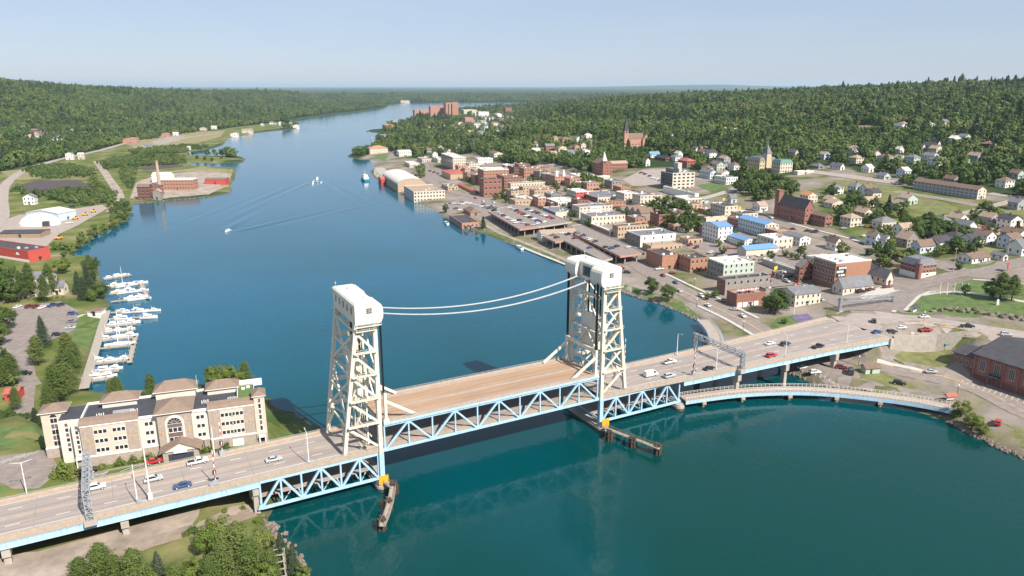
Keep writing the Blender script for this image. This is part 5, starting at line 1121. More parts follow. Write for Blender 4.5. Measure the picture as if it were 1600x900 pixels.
# ================================================================== STREETS, YARDS, LAWNS
RD = .14
ribbon('road', [(1660,668),(1600,643),(1525,607),(1425,580),(1360,563),(1310,553),(1262,545),(1205,527),(1165,503),(1105,474),(1060,451),(1020,428),(985,408),(955,395)], 13, 'asphalt', RD, 'lakeshore road running under the bridge along the right bank')
drape('road', [(1298,501),(1388,535),(1430,521),(1500,527),(1600,546),(1700,570),(1700,535),(1600,518),(1500,503),(1440,494),(1400,491),(1365,486),(1335,474),(1310,478)], 'asphalt_light', RD, 'wide street junction at the right bridge end')
ribbon('road', [(1350,490),(1320,476),(1290,467),(1262,458),(1225,445),(1190,432),(1160,418)], 11, 'asphalt', RD+.03, 'main street from the junction into downtown')
ribbon('road', [(1080,316),(1115,317),(1134,322),(1165,333),(1205,345),(1240,356),(1270,366),(1320,378),(1367,391),(1405,402),(1465,412),(1515,428),(1560,432),(1620,440)], 12, 'asphalt', RD, 'upper street passing the brick church hall')
ribbon('road', [(1515,428),(1550,421),(1600,408),(1640,398)], 11, 'asphalt', RD+.03, 'side street climbing right past the white house')
ribbon('road', [(1395,449),(1440,446),(1487,430),(1515,428)], 10, 'asphalt', RD+.05, 'street in front of the brick Victorian house')
drape('parking_lot', [(1330,482),(1398,490),(1440,465),(1462,455),(1440,448),(1395,453),(1345,470)], 'asphalt', RD-.03, 'angled parking in front of the cream tavern')
ribbon('road', [(1265,268),(1312,274),(1362,281),(1427,288)], 15, 'asphalt_light', .3, 'wide upper road right of the courthouse')
ribbon('road', [(1398,299),(1440,306),(1485,313),(1528,322)], 9, 'asphalt', .25, 'drive in front of the townhouse row')
ribbon('road', [(1470,343),(1490,337),(1525,329),(1575,316),(1640,300)], 8, 'asphalt_light', .2, 'lane below the townhouse row')
ribbon('road', [(1545,302),(1570,306),(1640,312)], 8, 'asphalt_light', .2, 'lane right of the townhouse row')
ribbon('road', [(1095,311),(1118,305),(1141,298),(1160,292)], 9, 'concrete', .2, 'pale side street behind the bank')
ribbon('road', [(835,247),(857,256),(885,262),(915,270),(935,278)], 9, 'asphalt_light', .3, 'curving street above the theatre')
ribbon('road', [(668,243),(664,250),(666,262),(669,276),(683,290),(710,301),(745,309),(790,327),(840,342),(890,358)], 10, 'asphalt', .2, 'curved waterfront street behind the arena')
ribbon('road', [(622,228),(616,236),(612,243),(605,250)], 7, 'asphalt', .2, 'lane beside the orange-roofed building')
ribbon('road', [(730,235),(742,241),(760,262),(800,275),(850,292),(905,312),(960,330),(1010,350),(1060,368)], 9, 'asphalt', .2, 'downtown main street between the store blocks')
ribbon('road', [(700,212),(712,203),(726,194),(742,186),(770,180)], 9, 'asphalt_light', .4, 'street climbing to the campus')
drape('parking_lot', [(1003,266),(1060,263),(1038,290),(988,291),(972,281)], 'asphalt_light', .25, 'sloping car park beside the steepled church')
drape('parking_lot', [(1190,402),(1228,386),(1292,393),(1286,403),(1250,419),(1215,409)], 'asphalt', RD, 'striped car park behind the brick block with the wall sign')
drape('parking_lot', [(1050,379),(1092,372),(1168,402),(1150,408),(1095,396)], 'asphalt', RD, 'motel car park')
drape('parking_lot', [(688,318),(738,309),(795,328),(800,338),(756,348),(720,331),(700,337)], 'asphalt', .18, 'waterfront car park by the brown pavilion')
drape('parking_lot', [(640,268),(690,262),(700,272),(688,282),(660,284),(648,276)], 'asphalt', .15, 'car park above the arena')
drape('parking_lot', [(586,262),(600,262),(622,284),(612,292),(596,284),(584,272)], 'concrete', .15, 'paved quay beside the arena')
drape('parking_lot', [(1242,576),(1308,562),(1333,570),(1346,591),(1380,601),(1440,611),(1478,622),(1438,628),(1330,605),(1288,599)], 'asphalt', RD-.02, 'shoreline car park below the bridge')
drape('parking_lot', [(1455,582),(1484,577),(1530,602),(1640,642),(1640,628),(1500,575),(1478,570)], 'asphalt', RD-.04, 'parking bay in front of the large brick hall')
drape('lawn', [(1322,569),(1346,567),(1400,590),(1432,606),(1400,607),(1348,592)], 'meadow', RD-.05, 'grass island with the small hut by the shoreline car park')
drape('lawn', [(1394,560),(1432,536),(1482,545),(1492,560),(1482,574),(1432,581)], 'meadow', .1, 'lawn below the bridge abutment')
drape('lawn', [(1500,655),(1530,650),(1600,672),(1660,690),(1660,712),(1600,700),(1540,680)], 'meadow', .1, 'grass bank at the lower right corner')
drape('lawn', [(1397,488),(1438,463),(1480,457),(1530,461),(1600,472),(1660,482),(1660,506),(1600,499),(1540,493),(1460,491),(1425,494)], 'lawn', .12, 'mown park lawn with flagpoles')
drape('lawn', [(1488,447),(1518,437),(1560,441),(1660,450),(1660,478),(1600,468),(1550,462),(1498,456)], 'lawn', .12, 'upper park lawn behind the path')
ribbon('path', [(1440,462),(1480,456.5),(1530,460),(1600,472),(1660,483)], 2.4, 'concrete_pale', .2, 'pale footpath through the park')
drape('lawn', [(1215,497),(1243,492),(1278,514),(1240,520),(1205,508)], 'lawn', .12, 'grass patch beside the mural steps')
drape('lawn', [(1290,482),(1316,484),(1350,497),(1345,504),(1300,497)], 'meadow', .1, 'grass triangle beside the gantry')
drape('parking_lot', [(1236,494),(1262,490),(1305,510),(1270,516)], mat('mural', (.16,.13,.22), .8, .45, .35).name, .2, 'dark mural-painted ramp beside the bridge')
drape('lawn', [(745,357),(765,357),(800,371),(860,394),(900,411),(960,440),(985,447),(1062,470),(1097,497),(1086,496),(1040,476),(985,458),(945,435),(860,402),(800,378),(770,368)], 'lawn', .1, 'grass strip of the waterfront park')
ribbon('path', [(758,352),(780,364),(815,378),(860,396),(900,414)], 3, 'gravel', .2, 'tan waterfront path')
ribbon('seawall', [(808,384),(840,397),(868,408),(895,419)], 2.2, 'concrete_pale', .5, 'pale concrete quay edge of the waterfront park')
drape('lawn', [(1088,290),(1118,284),(1140,290),(1112,300)], 'lawn', .15, 'lawn below the low white modern building')
drape('lawn', [(1300,281),(1360,284),(1400,295),(1480,318),(1500,330),(1455,338),(1400,318),(1330,305)], 'meadow', .12, 'meadow below the townhouse row')
drape('lawn', [(1505,336),(1545,325),(1600,328),(1640,335),(1640,348),(1560,350)], 'meadow', .12, 'meadow beside the dig site')
drape('dug_earth', [(1524,352),(1560,347),(1610,350),(1610,368),(1570,372),(1535,366)], mat('dug', (.47,.30,.22), .95, .2, .3).name, .2, 'pink bare earth of the dig site')
drape('lawn', [(1495,410),(1540,414),(1560,406),(1548,418),(1505,420)], 'lawn', .12, 'lawn of the single-storey white house')
drape('lawn', [(583,243),(600,240),(612,248),(600,252)], 'lawn', .12, 'lawn on the shore point')
# left bank
drape('parking_lot', [(19,480),(95,471),(123,486),(118,515),(85,530),(40,548),(24,562),(0,570),(-40,562)], 'asphalt', .12, 'left bank car park beside the marina')
ribbon('road', [(28,552),(40,575),(42,600),(38,630),(30,655)], 6, 'asphalt', .15, 'narrow lane through the left bank pines')
drape('parking_lot', [(22,574),(46,575),(66,600),(40,606)], 'asphalt', .1, 'small car park under the left pines')
drape('lawn', [(120,492),(160,487),(151,520),(133,548),(112,535)], 'lawn', .1, 'lawn beside the marina boardwalk')
drape('lawn', [(-60,640),(58,645),(76,690),(72,702),(-60,716)], 'lawn', .12, 'lawn left of the hotel')
drape('parking_lot', [(-60,720),(74,704),(92,730),(122,750),(118,766),(40,778),(0,755),(-60,748)], 'asphalt', .14, 'hotel car park at the left edge')
drape('lawn', [(-60,752),(-5,757),(35,777),(0,786),(-60,802)], 'lawn', .12, 'grass verge at the lower left')
drape('parking_lot', [(124,752),(150,738),(250,719),(264,728),(170,751),(128,763)], 'asphalt', .15, 'hotel front parking beside the bridge road')
drape('gravel_yard', [(-60,872),(60,862),(398,786),(404,797),(330,815),(290,835),(200,870),(140,905),(-60,960)], 'gravel', .1, 'gravel yard below the left approach')
ribbon('gravel_track', [(90,915),(180,865),(300,828),(395,800)], 5, 'dirt', .16, 'pale dirt track beside the foreground trees')
ribbon('road', [(-30,372),(2,342),(3,310),(10,288),(40,266),(90,250),(130,241),(165,233),(205,222),(260,212)], 11, 'asphalt_light', .3, 'curving road along the foot of the left hill')
ribbon('gravel_track', [(150,252),(158,262),(172,282),(185,302),(186,318),(172,332)], 9, 'gravel', .25, 'broad gravel track on the left bank')
drape('gravel_yard', [(-20,352),(30,336),(118,326),(160,320),(168,326),(122,352),(92,366),(72,386),(-20,392)], 'asphalt_light', .15, 'works yard around the fabric dome')
drape('cinder_yard', [(30,289),(62,282),(124,282),(143,292),(118,299),(72,306),(44,298)], 'cinder', .3, 'dark cinder field on the left bank')
drape('cinder_yard', [(216,263),(246,256.5),(288,258),(282,261),(226,266)], 'cinder', .3, 'dark cinder strip behind the smelter')
drape('gravel_yard', [(203,310),(214,284),(250,272),(312,268),(362,272),(356,292),(326,304),(240,312)], 'gravel', .12, 'bare ground around the smelter')
drape('lawn', [(250,270),(300,263),(364,265),(362,272),(312,268)], 'drygrass', .14, 'dry grass on the smelter point')
drape('lawn', [(0,268),(60,262),(150,262),(150,276),(70,278),(28,282)], 'drygrass', .12, 'dry meadow behind the cinder field')
drape('gravel_yard', [(196,226),(246,212),(300,206),(352,204),(345,214),(300,226),(230,236)], 'drygrass', .2, 'dry industrial flat above the inlet')
ribbon('gravel_track', [(205,232),(250,224),(300,214),(345,208)], 12, 'gravel', .4, 'pale track across the dry industrial flat')
drape('gravel_yard', [(236,222),(262,214),(290,212),(280,220),(250,227)], 'gravel', .42, 'bare yard on the dry industrial flat')
# painted bay lines in car parks
dl = MB(); dl.box(-2.3,2.3,-.07,.07,0,.012); dlm = dl.mesh('bay_line', 'white_paint')
def bays(parent_name, p, q, n, ang):
    a, c = G(*p), G(*q)
    par = None
    for i in range(n):
        w = a+(c-a)*i/(n-1); z = hgt(w[0], w[1]); o = link('bay_line', dlm, None, (w[0], w[1], z+.22), ang); o['kind'] = 'structure'
bays('', (1255,580), (1310,601), 9, BANG+.5); bays('', (1505,595), (1600,628), 12, BANG+.3); bays('', (1345,466), (1440,461), 14, 1.9); bays('', (1200,398), (1280,398), 14, 1.1); bays('', (140,747), (245,723), 8, .9); bays('', (4,722), (50,710), 5, 1.2); bays('', (25,483), (92,475), 12, 1.5)
ln = [ribbon('lane_line', [(1600,643),(1525,607),(1425,580),(1360,563),(1310,553)], .3, 'yellow_paint', RD+.03), ribbon('lane_line', [(1262,545),(1205,527),(1165,503),(1105,474),(1060,451)], .3, 'yellow_paint', RD+.03), ribbon('lane_line', [(1240,356),(1270,366),(1320,378),(1367,391),(1405,402)], .35, 'yellow_paint', RD+.05), ribbon('lane_line', [(1430,505),(1500,514),(1600,531)], .35, 'yellow_paint', RD+.05)]
ribbon('sidewalk', [(1090,478),(1130,497),(1165,517),(1190,532)], 2, 'concrete_pale', .26); ribbon('sidewalk', [(1040,428),(1080,447),(1130,470),(1185,498)], 2, 'concrete_pale', .26); ribbon('sidewalk', [(1170,326),(1240,350),(1320,371),(1400,396)], 2, 'concrete_pale', .26); ribbon('sidewalk', [(1370,565),(1420,575),(1445,582)], 2, 'concrete_pale', .26)
ribbon('sidewalk', [(1395,488),(1438,462),(1462,456)], 1.8, 'concrete_pale', .24); ribbon('sidewalk', [(1520,437),(1560,440),(1640,449)], 1.8, 'concrete_pale', .24)
drape('plaza', [(1340,464),(1378,447),(1412,452),(1395,457),(1352,470)], 'concrete_pale', RD+.02, 'pale forecourt of the cream tavern')
# ------------------------------------------------------------------ parking decks
def deck(label, poly, z, name='parking_deck', edge='brick_pink'):
    W_ = [at(x, y, z)[:2] for x, y in poly]; c = np.mean(W_, 0); o = thing(name, label, 'parking deck', (c[0], c[1], 0)); L_ = [(p[0]-c[0], p[1]-c[1]) for p in W_]
    LAND.append((label, c[0], c[1], 40))
    b = MB(); b.prism(L_, z-.7, z); b.build('slab', 'asphalt', o)
    n = len(L_)
    for i in range(n):
        a, e = L_[i], L_[(i+1)%n]; b = MB(); b.bar((a[0],a[1],z-.2), (e[0],e[1],z-.2), .3, 1.3); b.build('edge_beam', edge if i < 2 else 'concrete', o)
    cm = MB(); cm.box(-.35,.35,-.35,.35,-9,-.7); cm = cm.mesh('column', 'concrete')
    for i in range(n):
        a, e = np.array(L_[i]), np.array(L_[(i+1)%n]); k = max(1, int(np.linalg.norm(e-a)/9))
        for j in range(k):
            q = (a+(e-a)*(j+.5)/k)*.96; link('column', cm, o, (q[0], q[1], z))
    return o
DK = 8.2
deck('large rooftop parking deck full of cars above the waterfront park', [(763,331),(812,359),(842,355),(893,347),(862,335),(835,324),(800,320)], DK)
deck('long parking deck with few cars ending beside the pale block', [(899,367),(969,401),(1007,396),(975,380),(935,363),(908,351),(894,353)], DK)
deck('narrow parking ramp nearest the water', [(847,369),(868,379),(881,376),(942,408),(957,404),(893,368),(872,362)], DK-.6)
T(846,366,378,901,839,'gu','white_wall','roof_tan','atrium pavilion with tan roof between the parking decks', win_on=False, rise=2, mark='atrium pavilion', ang=-14)
# ------------------------------------------------------------------ street furniture and small things
for i, (x, y) in enumerate([(1468,459),(1479,459.5),(1490,460),(1501,460),(1511,459.5)]):
    p = G(x, y); o = thing('flagpole', 'white flagpole in the park, %s from left in the row of five' % ORD[i], 'flagpole', p, 0, 'park flagpoles')
    b = MB(); b.tube((0,0,0),(0,0,5.8),.2,.1,8); b.build('pole', 'trim_white', o); b = MB(); b.tube((0,0,0),(0,0,.5),.6,.45,10); b.build('base', 'concrete_pale', o); b = MB(); b.tube((0,0,5.8),(0,0,6.05),.17,.03,6); b.build('finial', 'trim_white', o)
def rock_mesh(seed):
    r = random.Random(seed); b = MB(); n, m = 8, 5; R = [[.75+.5*r.random() for _ in range(n)] for _ in range(m+1)]
    def P(i, j): a = 2*math.pi*(i % n)/n; e_ = math.pi*(j/m-.5); q = R[j][i % n]; return (math.cos(a)*math.cos(e_)*q, math.sin(a)*math.cos(e_)*q*.8, math.sin(e_)*q*.7)
    for i in range(n):
        for j in range(m): b.face([P(i,j), P(i+1,j), P(i+1,j+1), P(i,j+1)])
    return b.mesh('rock', 'rock')
RK = [rock_mesh(i) for i in range(4)]
rk = [(1458,487),(1470,486),(1482,484),(1493,483),(1502,487),(1512,484),(1524,485),(1532,490),(1541,489),(1549,493),(1558,491),(1566,496),(1575,494),(1583,499),(1591,497),(1599,501)]
for i, (x, y) in enumerate(rk):
    p = G(x, y); o = link('boulder', RK[i % 4], None, p+[0,0,.3], i*1.3, label='brown boulder on the park bank, %s from left' % ORD[i], category='boulder', group='boulders below the park lawn'); s = 1.3+.5*((i*7) % 5)/4; o.scale = (s*1.2, s, s)
rr = random.Random(5)
def riprap(name, label, pts, n):
    src = RK[0]; b = MB(); P_ = [at(x, y) for x, y in pts]
    for i in range(n):
        k = rr.randrange(len(P_)-1); q = P_[k]+(P_[k+1]-P_[k])*rr.random(); s = rr.uniform(.35,.95); ox, oy = rr.uniform(-1.6,1.6), rr.uniform(-1.6,1.6); a = rr.random()*6.28
        base = len(b.v); ca, sa = math.cos(a), math.sin(a)
        for v in RK[i % 4].vertices: b.v.append((q[0]+ox+(v.co.x*ca-v.co.y*sa)*s, q[1]+oy+(v.co.x*sa+v.co.y*ca)*s, .25+v.co.z*s))
        for f in RK[i % 4].polygons: b.f.append(tuple(base+j for j in f.vertices)); b.m.append(0)
    b.build(name, 'rock', kind='stuff', label=label)
riprap('shore_stones', 'loose shore stones below the two round trees', [(960,450),(985,461),(1010,468),(1040,478),(1075,492),(1092,501)], 170)
riprap('shore_stones', 'loose shore stones by the shoreline car park', [(1222,573),(1240,585),(1275,600),(1322,607)], 90)
riprap('shore_stones', 'loose shore stones at the lower right bank', [(1490,662),(1530,684),(1560,698),(1610,720)], 90)
riprap('shore_stones', 'loose shore stones below the hotel bank', [(415,812),(428,832),(455,862),(475,900)], 60)
riprap('shore_stones', 'shore stones around the smelter point', [(206,319),(240,316),(330,308),(362,296)], 120)
# hut, kiosk, shelter, planters
p = G(1352,585); o = thing('park_hut', 'small brown-roofed hut on the grass island by the shoreline car park', 'hut', p, BANG-.35); b = MB(); b.box(0,6.2,0,3.4,-.4,2.5); b.build('wall', 'pale_green', o); b = roof_mesh('gu',6.2,3.4,2.5,1.1,.4,None,None); b.build('roof', ['roof_brown','pale_green'], o); b = MB(); b.box(2,2.9,-.06,0,0,2); b.build('door', 'door_dark', o)
p = G(1484,627); o = thing('info_kiosk', 'small red-roofed information kiosk at the end of the curved footbridge', 'kiosk', p, .2); b = MB(); b.box(-1.5,1.5,-.15,.15,.8,2.1); b.build('board', 'trim_white', o); b = roof_mesh('gu',4,1.8,2.3,.7,.2,None,None); b.v = [(q[0]-2,q[1]-.9,q[2]) for q in b.v]; b.build('roof', ['roof_red','wood'], o)
for sx in (-1.5,1.5): b = MB(); b.box(sx-.1,sx+.1,-.1,.1,-.2,2.3); b.build('post', 'wood', o)
p = G(1476,548); o = thing('picnic_shelter', 'green-roofed shelter beside the large brick hall', 'shelter', p, BANG); b = roof_mesh('gu',6,4,2.8,.9,.4,None,None); b.build('roof', ['green_shed','wood'], o)
for q in ((.2,.2),(5.8,.2),(.2,3.8),(5.8,3.8)): b = MB(); b.box(q[0]-.1,q[0]+.1,q[1]-.1,q[1]+.1,-.3,2.8); b.build('post', 'wood', o)
p = G(1429,489); o = thing('park_shelter', 'small dark-roofed information shelter on the park lawn', 'shelter', p, BANG+.2); b = roof_mesh('gu',4.4,2.6,2.2,1.2,.3,None,None); b.build('roof', ['roof_dark','white_wall'], o); b = MB(); b.box(.4,4,.8,1.8,0,2.2); b.build('panel', 'white_wall', o)
p = G(1558,477); o = thing('memorial', 'white stone memorial under the park tree', 'memorial', p, 0); b = MB(); b.box(-.9,.9,-.5,.5,0,.6); b.build('plinth', 'concrete', o); b = MB(); b.hexa([(-.55,-.35,.6),(.55,-.35,.6),(.55,.35,.6),(-.55,.35,.6)],[(-.4,-.25,3),(.4,-.25,3),(.4,.25,3),(-.4,.25,3)]); b.build('stele', 'trim_white', o)
def post_sign(label, x, y, h, w, bh, m):
    o = thing('sign', label, 'sign', G(x, y), BANG+.3); b = MB(); b.tube((0,0,0),(0,0,h),.14,.12,6); b.build('post', 'steel_grey', o); b = MB(); b.box(-w/2,w/2,-.12,.12,h-bh,h); b.build('panel', m, o)
post_sign('yellow shop sign on a post by the upper street', 1155,335,6,3.4,2.6,'yellow_sign'); post_sign('small yellow sign beside the pale green house', 1130,319,5,2.4,2,'yellow_sign'); post_sign('yellow oval sign above the terrace building', 1210,440,9,4,2,'yellow_sign')
post_sign('red and white shop sign at the right edge street', 1574,424,5,4.2,3.4,'red_wall'); post_sign('orange round sign by the brick church hall', 1234,346,4,2,2,'orange_sign'); post_sign('green sign above the courthouse trees', 1165,258,9,6,3.4,'roof_green')
def upole(label, x, y, h):
    o = thing('utility_pole', label, 'utility pole', G(x, y), BANG); b = MB(); b.tube((0,0,0),(0,0,h),.22,.14,7); b.build('pole', 'dock_wood', o); b = MB(); b.bar((-1.3,0,h-.8),(1.3,0,h-.8),.15,.18); b.build('crossarm', 'dock_wood', o)
    for k in (-1.1,1.1): b = MB(); b.tube((k,0,h-.7),(k,0,h-.4),.08,.06,6); b.build('insulator', 'trim_white', o)
upole('tall utility pole at the corner by the brick Victorian house', 1489,425,14); upole('utility pole near the right edge by the small garage', 1573,405,12); upole('utility pole beside the dig site', 1547,377,8)
lamp('white street lamp in the hotel car park at lower left', G(43,777), 10, BANG, double=True, group='lamps on the ground'); lamp('tall white lamp at the long cream building corner', G(1240,492), 12, BANG, group='lamps on the ground')
for i, (x, y) in enumerate([(1341,573),(1495,619),(1088,480),(1161,516),(1085,447),(1443,502),(968,440)]):
    p = G(x, y); o = thing('lantern_post', 'dark lantern post, %s from left along the lakeshore' % ORD[sorted([1341,1495,1088,1161,1085,1443,968]).index(x)], 'lamp post', p, 0, 'lantern posts'); b = MB(); b.tube((0,0,0),(0,0,4.2),.1,.07,6); b.build('pole', 'rubber_dark', o); b = MB(); b.tube((0,0,4.2),(0,0,4.8),.3,.22,8); b.build('lantern', 'trim_white', o)
for i, (x, y) in enumerate([(1150,470),(1158,474),(1169,469),(1176,476),(1186,468)]):
    pz = te[3]; o = thing('patio_umbrella', '%s umbrella from left on the brick terrace roof' % ('red and white '+ORD[i]), 'umbrella', te[0].location+Vector(((2+i*2.7)*math.cos(te[0].rotation_euler.z)-1.6*math.sin(te[0].rotation_euler.z), (2+i*2.7)*math.sin(te[0].rotation_euler.z)+1.6*math.cos(te[0].rotation_euler.z), pz-.25)), 0, 'terrace umbrellas')
    b = MB(); b.tube((0,0,0),(0,0,2.6),.06,.05,6); b.build('pole', 'trim_white', o); b = MB(); n = 8
    for k in range(n): b.face([(1.5*math.cos(2*math.pi*k/n),1.5*math.sin(2*math.pi*k/n),2.1),(1.5*math.cos(2*math.pi*(k+1)/n),1.5*math.sin(2*math.pi*(k+1)/n),2.1),(0,0,2.75)], k % 2)
    b.build('canopy', ['red_wall','trim_white'], o)
o = thing('timber_frame', 'weathered open timber frame among the foreground trees', 'frame', G(437,905)+[0,0,0], .3)
for sx in (-1.6,1.6):
    for sy in (-1.2,1.2): b = MB(); b.bar((sx,sy,-1),(sx*.8,sy*.8,7.5),.3); b.build('post', 'dock_wood', o)
for z in (1.5,3.5,5.5,7.3): b = MB(); b.bar((-1.8,-1.2,z),(1.8,-1.2,z),.22); b.bar((-1.8,1.2,z),(1.8,1.2,z),.22); b.bar((-1.6,-1.3,z),(-1.6,1.3,z),.22); b.bar((1.6,-1.3,z),(1.6,1.3,z),.22); b.build('rail', 'dock_wood', o)
# quarry of extra downtown blocks between the surveyed ones
for i, a in enumerate([(860,318,328,874,852,'brick_dark','roof_brown','small dark brick rear block behind the blue-walled store'),(985,301,309,1000,972,'red_wall','roof_dark','red store with dark roof below the sloping car park'),(1002,303,312,1016,992,'brick_dark','roof_dark','dark roofed brick store right of the red store'),(970,293,301,985,958,'brick_orange','roof_orange','orange store behind the red store'),
  (1018,306,314,1034,1008,'cream','roof_grey','cream store with grey roof by the drive-in bank trees'),(1068,356,364,1084,1052,'cream','roof_tan','cream shop left of the tall motel block'),(1075,375,383,1098,1062,'sandstone','roof_brown','brown shop beside the motel car park'),(1165,405,412,1190,1155,'stone_grey','roof_tan','low tan shop below the motel hall'),
  (1052,352,361,1074,1044,'brick_pink','roof_brown','pink shop right of the brick apartment block'),(1222,430,438,1242,1206,'stone_grey','roof_dark','dark low shed under the canopy building'),(700,292,298,716,690,'sandstone','roof_grey','low grey shed beside the depot lawn'),(772,240,246,786,764,'cream','roof_brown','cream house right of the mint-roofed building'),
  (640,256,262,655,632,'concrete_pale','roof_white','white low workshop above the arena'),(660,249,254,676,652,'concrete_pale','roof_tan','pale workshop beside the curved street'),(684,248,254,694,676,'concrete_pale','roof_white','white workshop left of the dark glass block'),(1296,312,320,1310,1286,'cream','roof_tan','tan-roofed house above the brick church hall'),(1262,306,318,1278,1250,'cream','roof_orange','cream house with orange roof behind the brick church hall'),
  (1352,330,338,1364,1334,'cream','roof_brown','cream house with brown roof among the meadow trees'),(1300,318,326,1322,1288,'cream','roof_tan','long tan-roofed garage above the church annex')]):
    T(a[0],a[1],a[2],a[3],a[4],'flat' if i not in (11,15,16,17,18) else 'gv',a[5],a[6],a[7], name='house' if 'house' in a[7] else 'commercial_building', cat='house' if 'house' in a[7] else 'building')

# ------------------------------------------------------------------ smaller buildings filling the blocks between the surveyed ones
def infill(poly, n, where, kind, seed, ang=-9.5):
    r = random.Random(seed); xs = [q[0] for q in poly]; ys = [q[1] for q in poly]; out = []; tries = 0
    while len(out) < n and tries < 2500:
        tries += 1; x, y = r.uniform(min(xs), max(xs)), r.uniform(min(ys), max(ys))
        if not inpoly(x, y, poly): continue
        g = G(x, y); W, D, h = (r.uniform(10,17), r.uniform(13,22), r.uniform(5.5,9.5)) if kind == 'store' else (r.uniform(7.5,10.5), r.uniform(8.5,12.5), r.uniform(4.8,6.6))
        A = BANG+math.radians(ang); c = g[:2]+np.array([math.cos(A),math.sin(A)])*W/2+np.array([-math.sin(A),math.cos(A)])*D/2; rad = max(W, D)*.5
        if any((c[0]-a)**2+(c[1]-e)**2 < (rad+s_*.42+1)**2 for _, a, e, s_ in LAND): continue
        if any((c[0]-a)**2+(c[1]-e)**2 < (rad*.85+w_)**2 for a, e, w_ in OCC): continue
        if kind == 'store' and any(inpoly(c[0], c[1], P_) for P_ in OCP): continue
        if sdist(np.array([c[0]]), np.array([c[1]]), RPOLY if c[0] > -150 else LPOLY)[0] < 16: continue
        out.append((x, g, W, D, h)); LAND.append(('', c[0], c[1], max(W, D)))
    for _ in out: LAND.pop()
    out.sort(key=lambda o_: o_[0])
    for i, (x, g, W, D, h) in enumerate(out):
        if kind == 'store':
            wl_, wn = r.choice([('sandstone','tan'),('brick','red brick'),('cream','cream'),('stone_grey','grey stone'),('brick_pink','pink brick'),('brick_orange','orange brick')]); rf, rn = r.choice([('roof_dark','dark'),('roof_grey','grey'),('roof_white','white'),('roof_tan','tan')])
            B(0,0,0,0,0,'flat',wl_,rf,'%s store with %s roof, %s from left %s' % (wn, rn, ORD[i], where), ang=ang, at_=(g,W,D,h), group='stores '+where)
        else:
            wl_, wn = r.choice([('white_wall','white'),('white_wall','white'),('cream','cream'),('pale_blue','pale blue'),('grey_wall','grey'),('pale_green','pale green')]); rf, rn = r.choice([('roof_dark','dark'),('roof_grey','grey'),('roof_brown','brown'),('roof_tan','tan')])
            H(0,0,0,0,0,r.choice(['gv','gu','hip','gv']),wl_,rf,'%s house with %s roof, %s from left %s' % (wn, rn, ORD[i], where), ang=ang, at_=(g,W,D,h), group='houses '+where)
infill([(690,272),(760,262),(870,272),(900,295),(990,295),(1060,345),(1050,372),(960,372),(890,345),(800,318),(750,305)], 30, 'in the downtown blocks', 'store', 1)
infill([(1060,320),(1130,330),(1200,350),(1230,385),(1190,400),(1110,380),(1070,352)], 8, 'behind the motel', 'store', 2)
infill([(1120,400),(1200,395),(1290,430),(1270,455),(1180,430)], 6, 'around the drive-through canopy', 'store', 3)
infill([(1290,300),(1420,300),(1420,345),(1500,345),(1600,350),(1600,400),(1480,405),(1420,400),(1330,372)], 18, 'among the upper street houses', 'house', 4)
infill([(1000,242),(1100,240),(1160,262),(1130,274),(1030,262)], 9, 'between the large church and the courthouse', 'house', 5)
infill([(1250,240),(1400,222),(1500,240),(1570,262),(1430,264),(1300,254)], 14, 'in the woods above the upper road', 'house', 6)
infill([(1380,200),(1560,195),(1600,230),(1450,235)], 5, 'high in the right woods', 'house', 7)
infill([(20,196),(120,208),(250,202),(330,198),(300,208),(190,218),(60,228)], 14, 'along the foot of the left hill', 'house', 8, -20)
infill([(620,232),(660,228),(760,222),(820,238),(800,250),(730,246),(650,252)], 10, 'above the dark glass block', 'house', 9)
infill([(400,196),(470,188),(560,176),(520,182),(440,200)], 5, 'on the distant left shore', 'house', 10, -20)
# ================================================================== VEHICLES AND BOATS
def loft(b, secs, mi=0):
    """stack of (x0,x1,y0,y1,z) rectangles into a closed body"""
    k = len(b.v)
    for x0, x1, y0, y1, z in secs: b.v += [(x0,y0,z),(x1,y0,z),(x1,y1,z),(x0,y1,z)]
    n = len(secs)
    for i in range(n-1):
        for j in range(4): b.f.append((k+4*i+j, k+4*i+(j+1)%4, k+4*i+4+(j+1)%4, k+4*i+4+j)); b.m.append(mi)
    b.f.append((k+3,k+2,k+1,k)); b.m.append(mi); e = k+4*(n-1); b.f.append((e,e+1,e+2,e+3)); b.m.append(mi)
VT = {  # length, width, lower body sections, cabin base, cabin top
 'car': (4.6,1.8,[(-2.2,2.2,-.78,.78,.28),(-2.3,2.3,-.9,.9,.5),(-2.25,2.22,-.9,.9,.75),(-2.15,2.0,-.84,.84,.92)], (-1.65,1.0,.78,.9),(-1.0,.25,.6,1.42)),
 'suv': (4.8,1.9,[(-2.25,2.25,-.82,.82,.35),(-2.4,2.4,-.95,.95,.6),(-2.38,2.3,-.95,.95,.95),(-2.3,2.15,-.9,.9,1.08)], (-2.2,1.05,.86,1.06),(-1.9,.35,.7,1.72)),
 'pickup': (5.6,1.95,[(-2.7,2.7,-.82,.82,.4),(-2.8,2.8,-.97,.97,.65),(-2.8,2.72,-.97,.97,1.0),(-2.78,2.6,-.93,.93,1.1)], (-.55,1.45,.88,1.08),(-.35,.85,.72,1.78)),
 'van': (5.6,2.0,[(-2.7,2.7,-.85,.85,.35),(-2.8,2.8,-1.0,1.0,.6),(-2.8,2.7,-1.0,1.0,1.1),(-2.78,2.4,-1.0,1.0,1.3)], (-2.75,2.2,.97,1.28),(-2.7,1.3,.88,2.3))}
_cm = {}
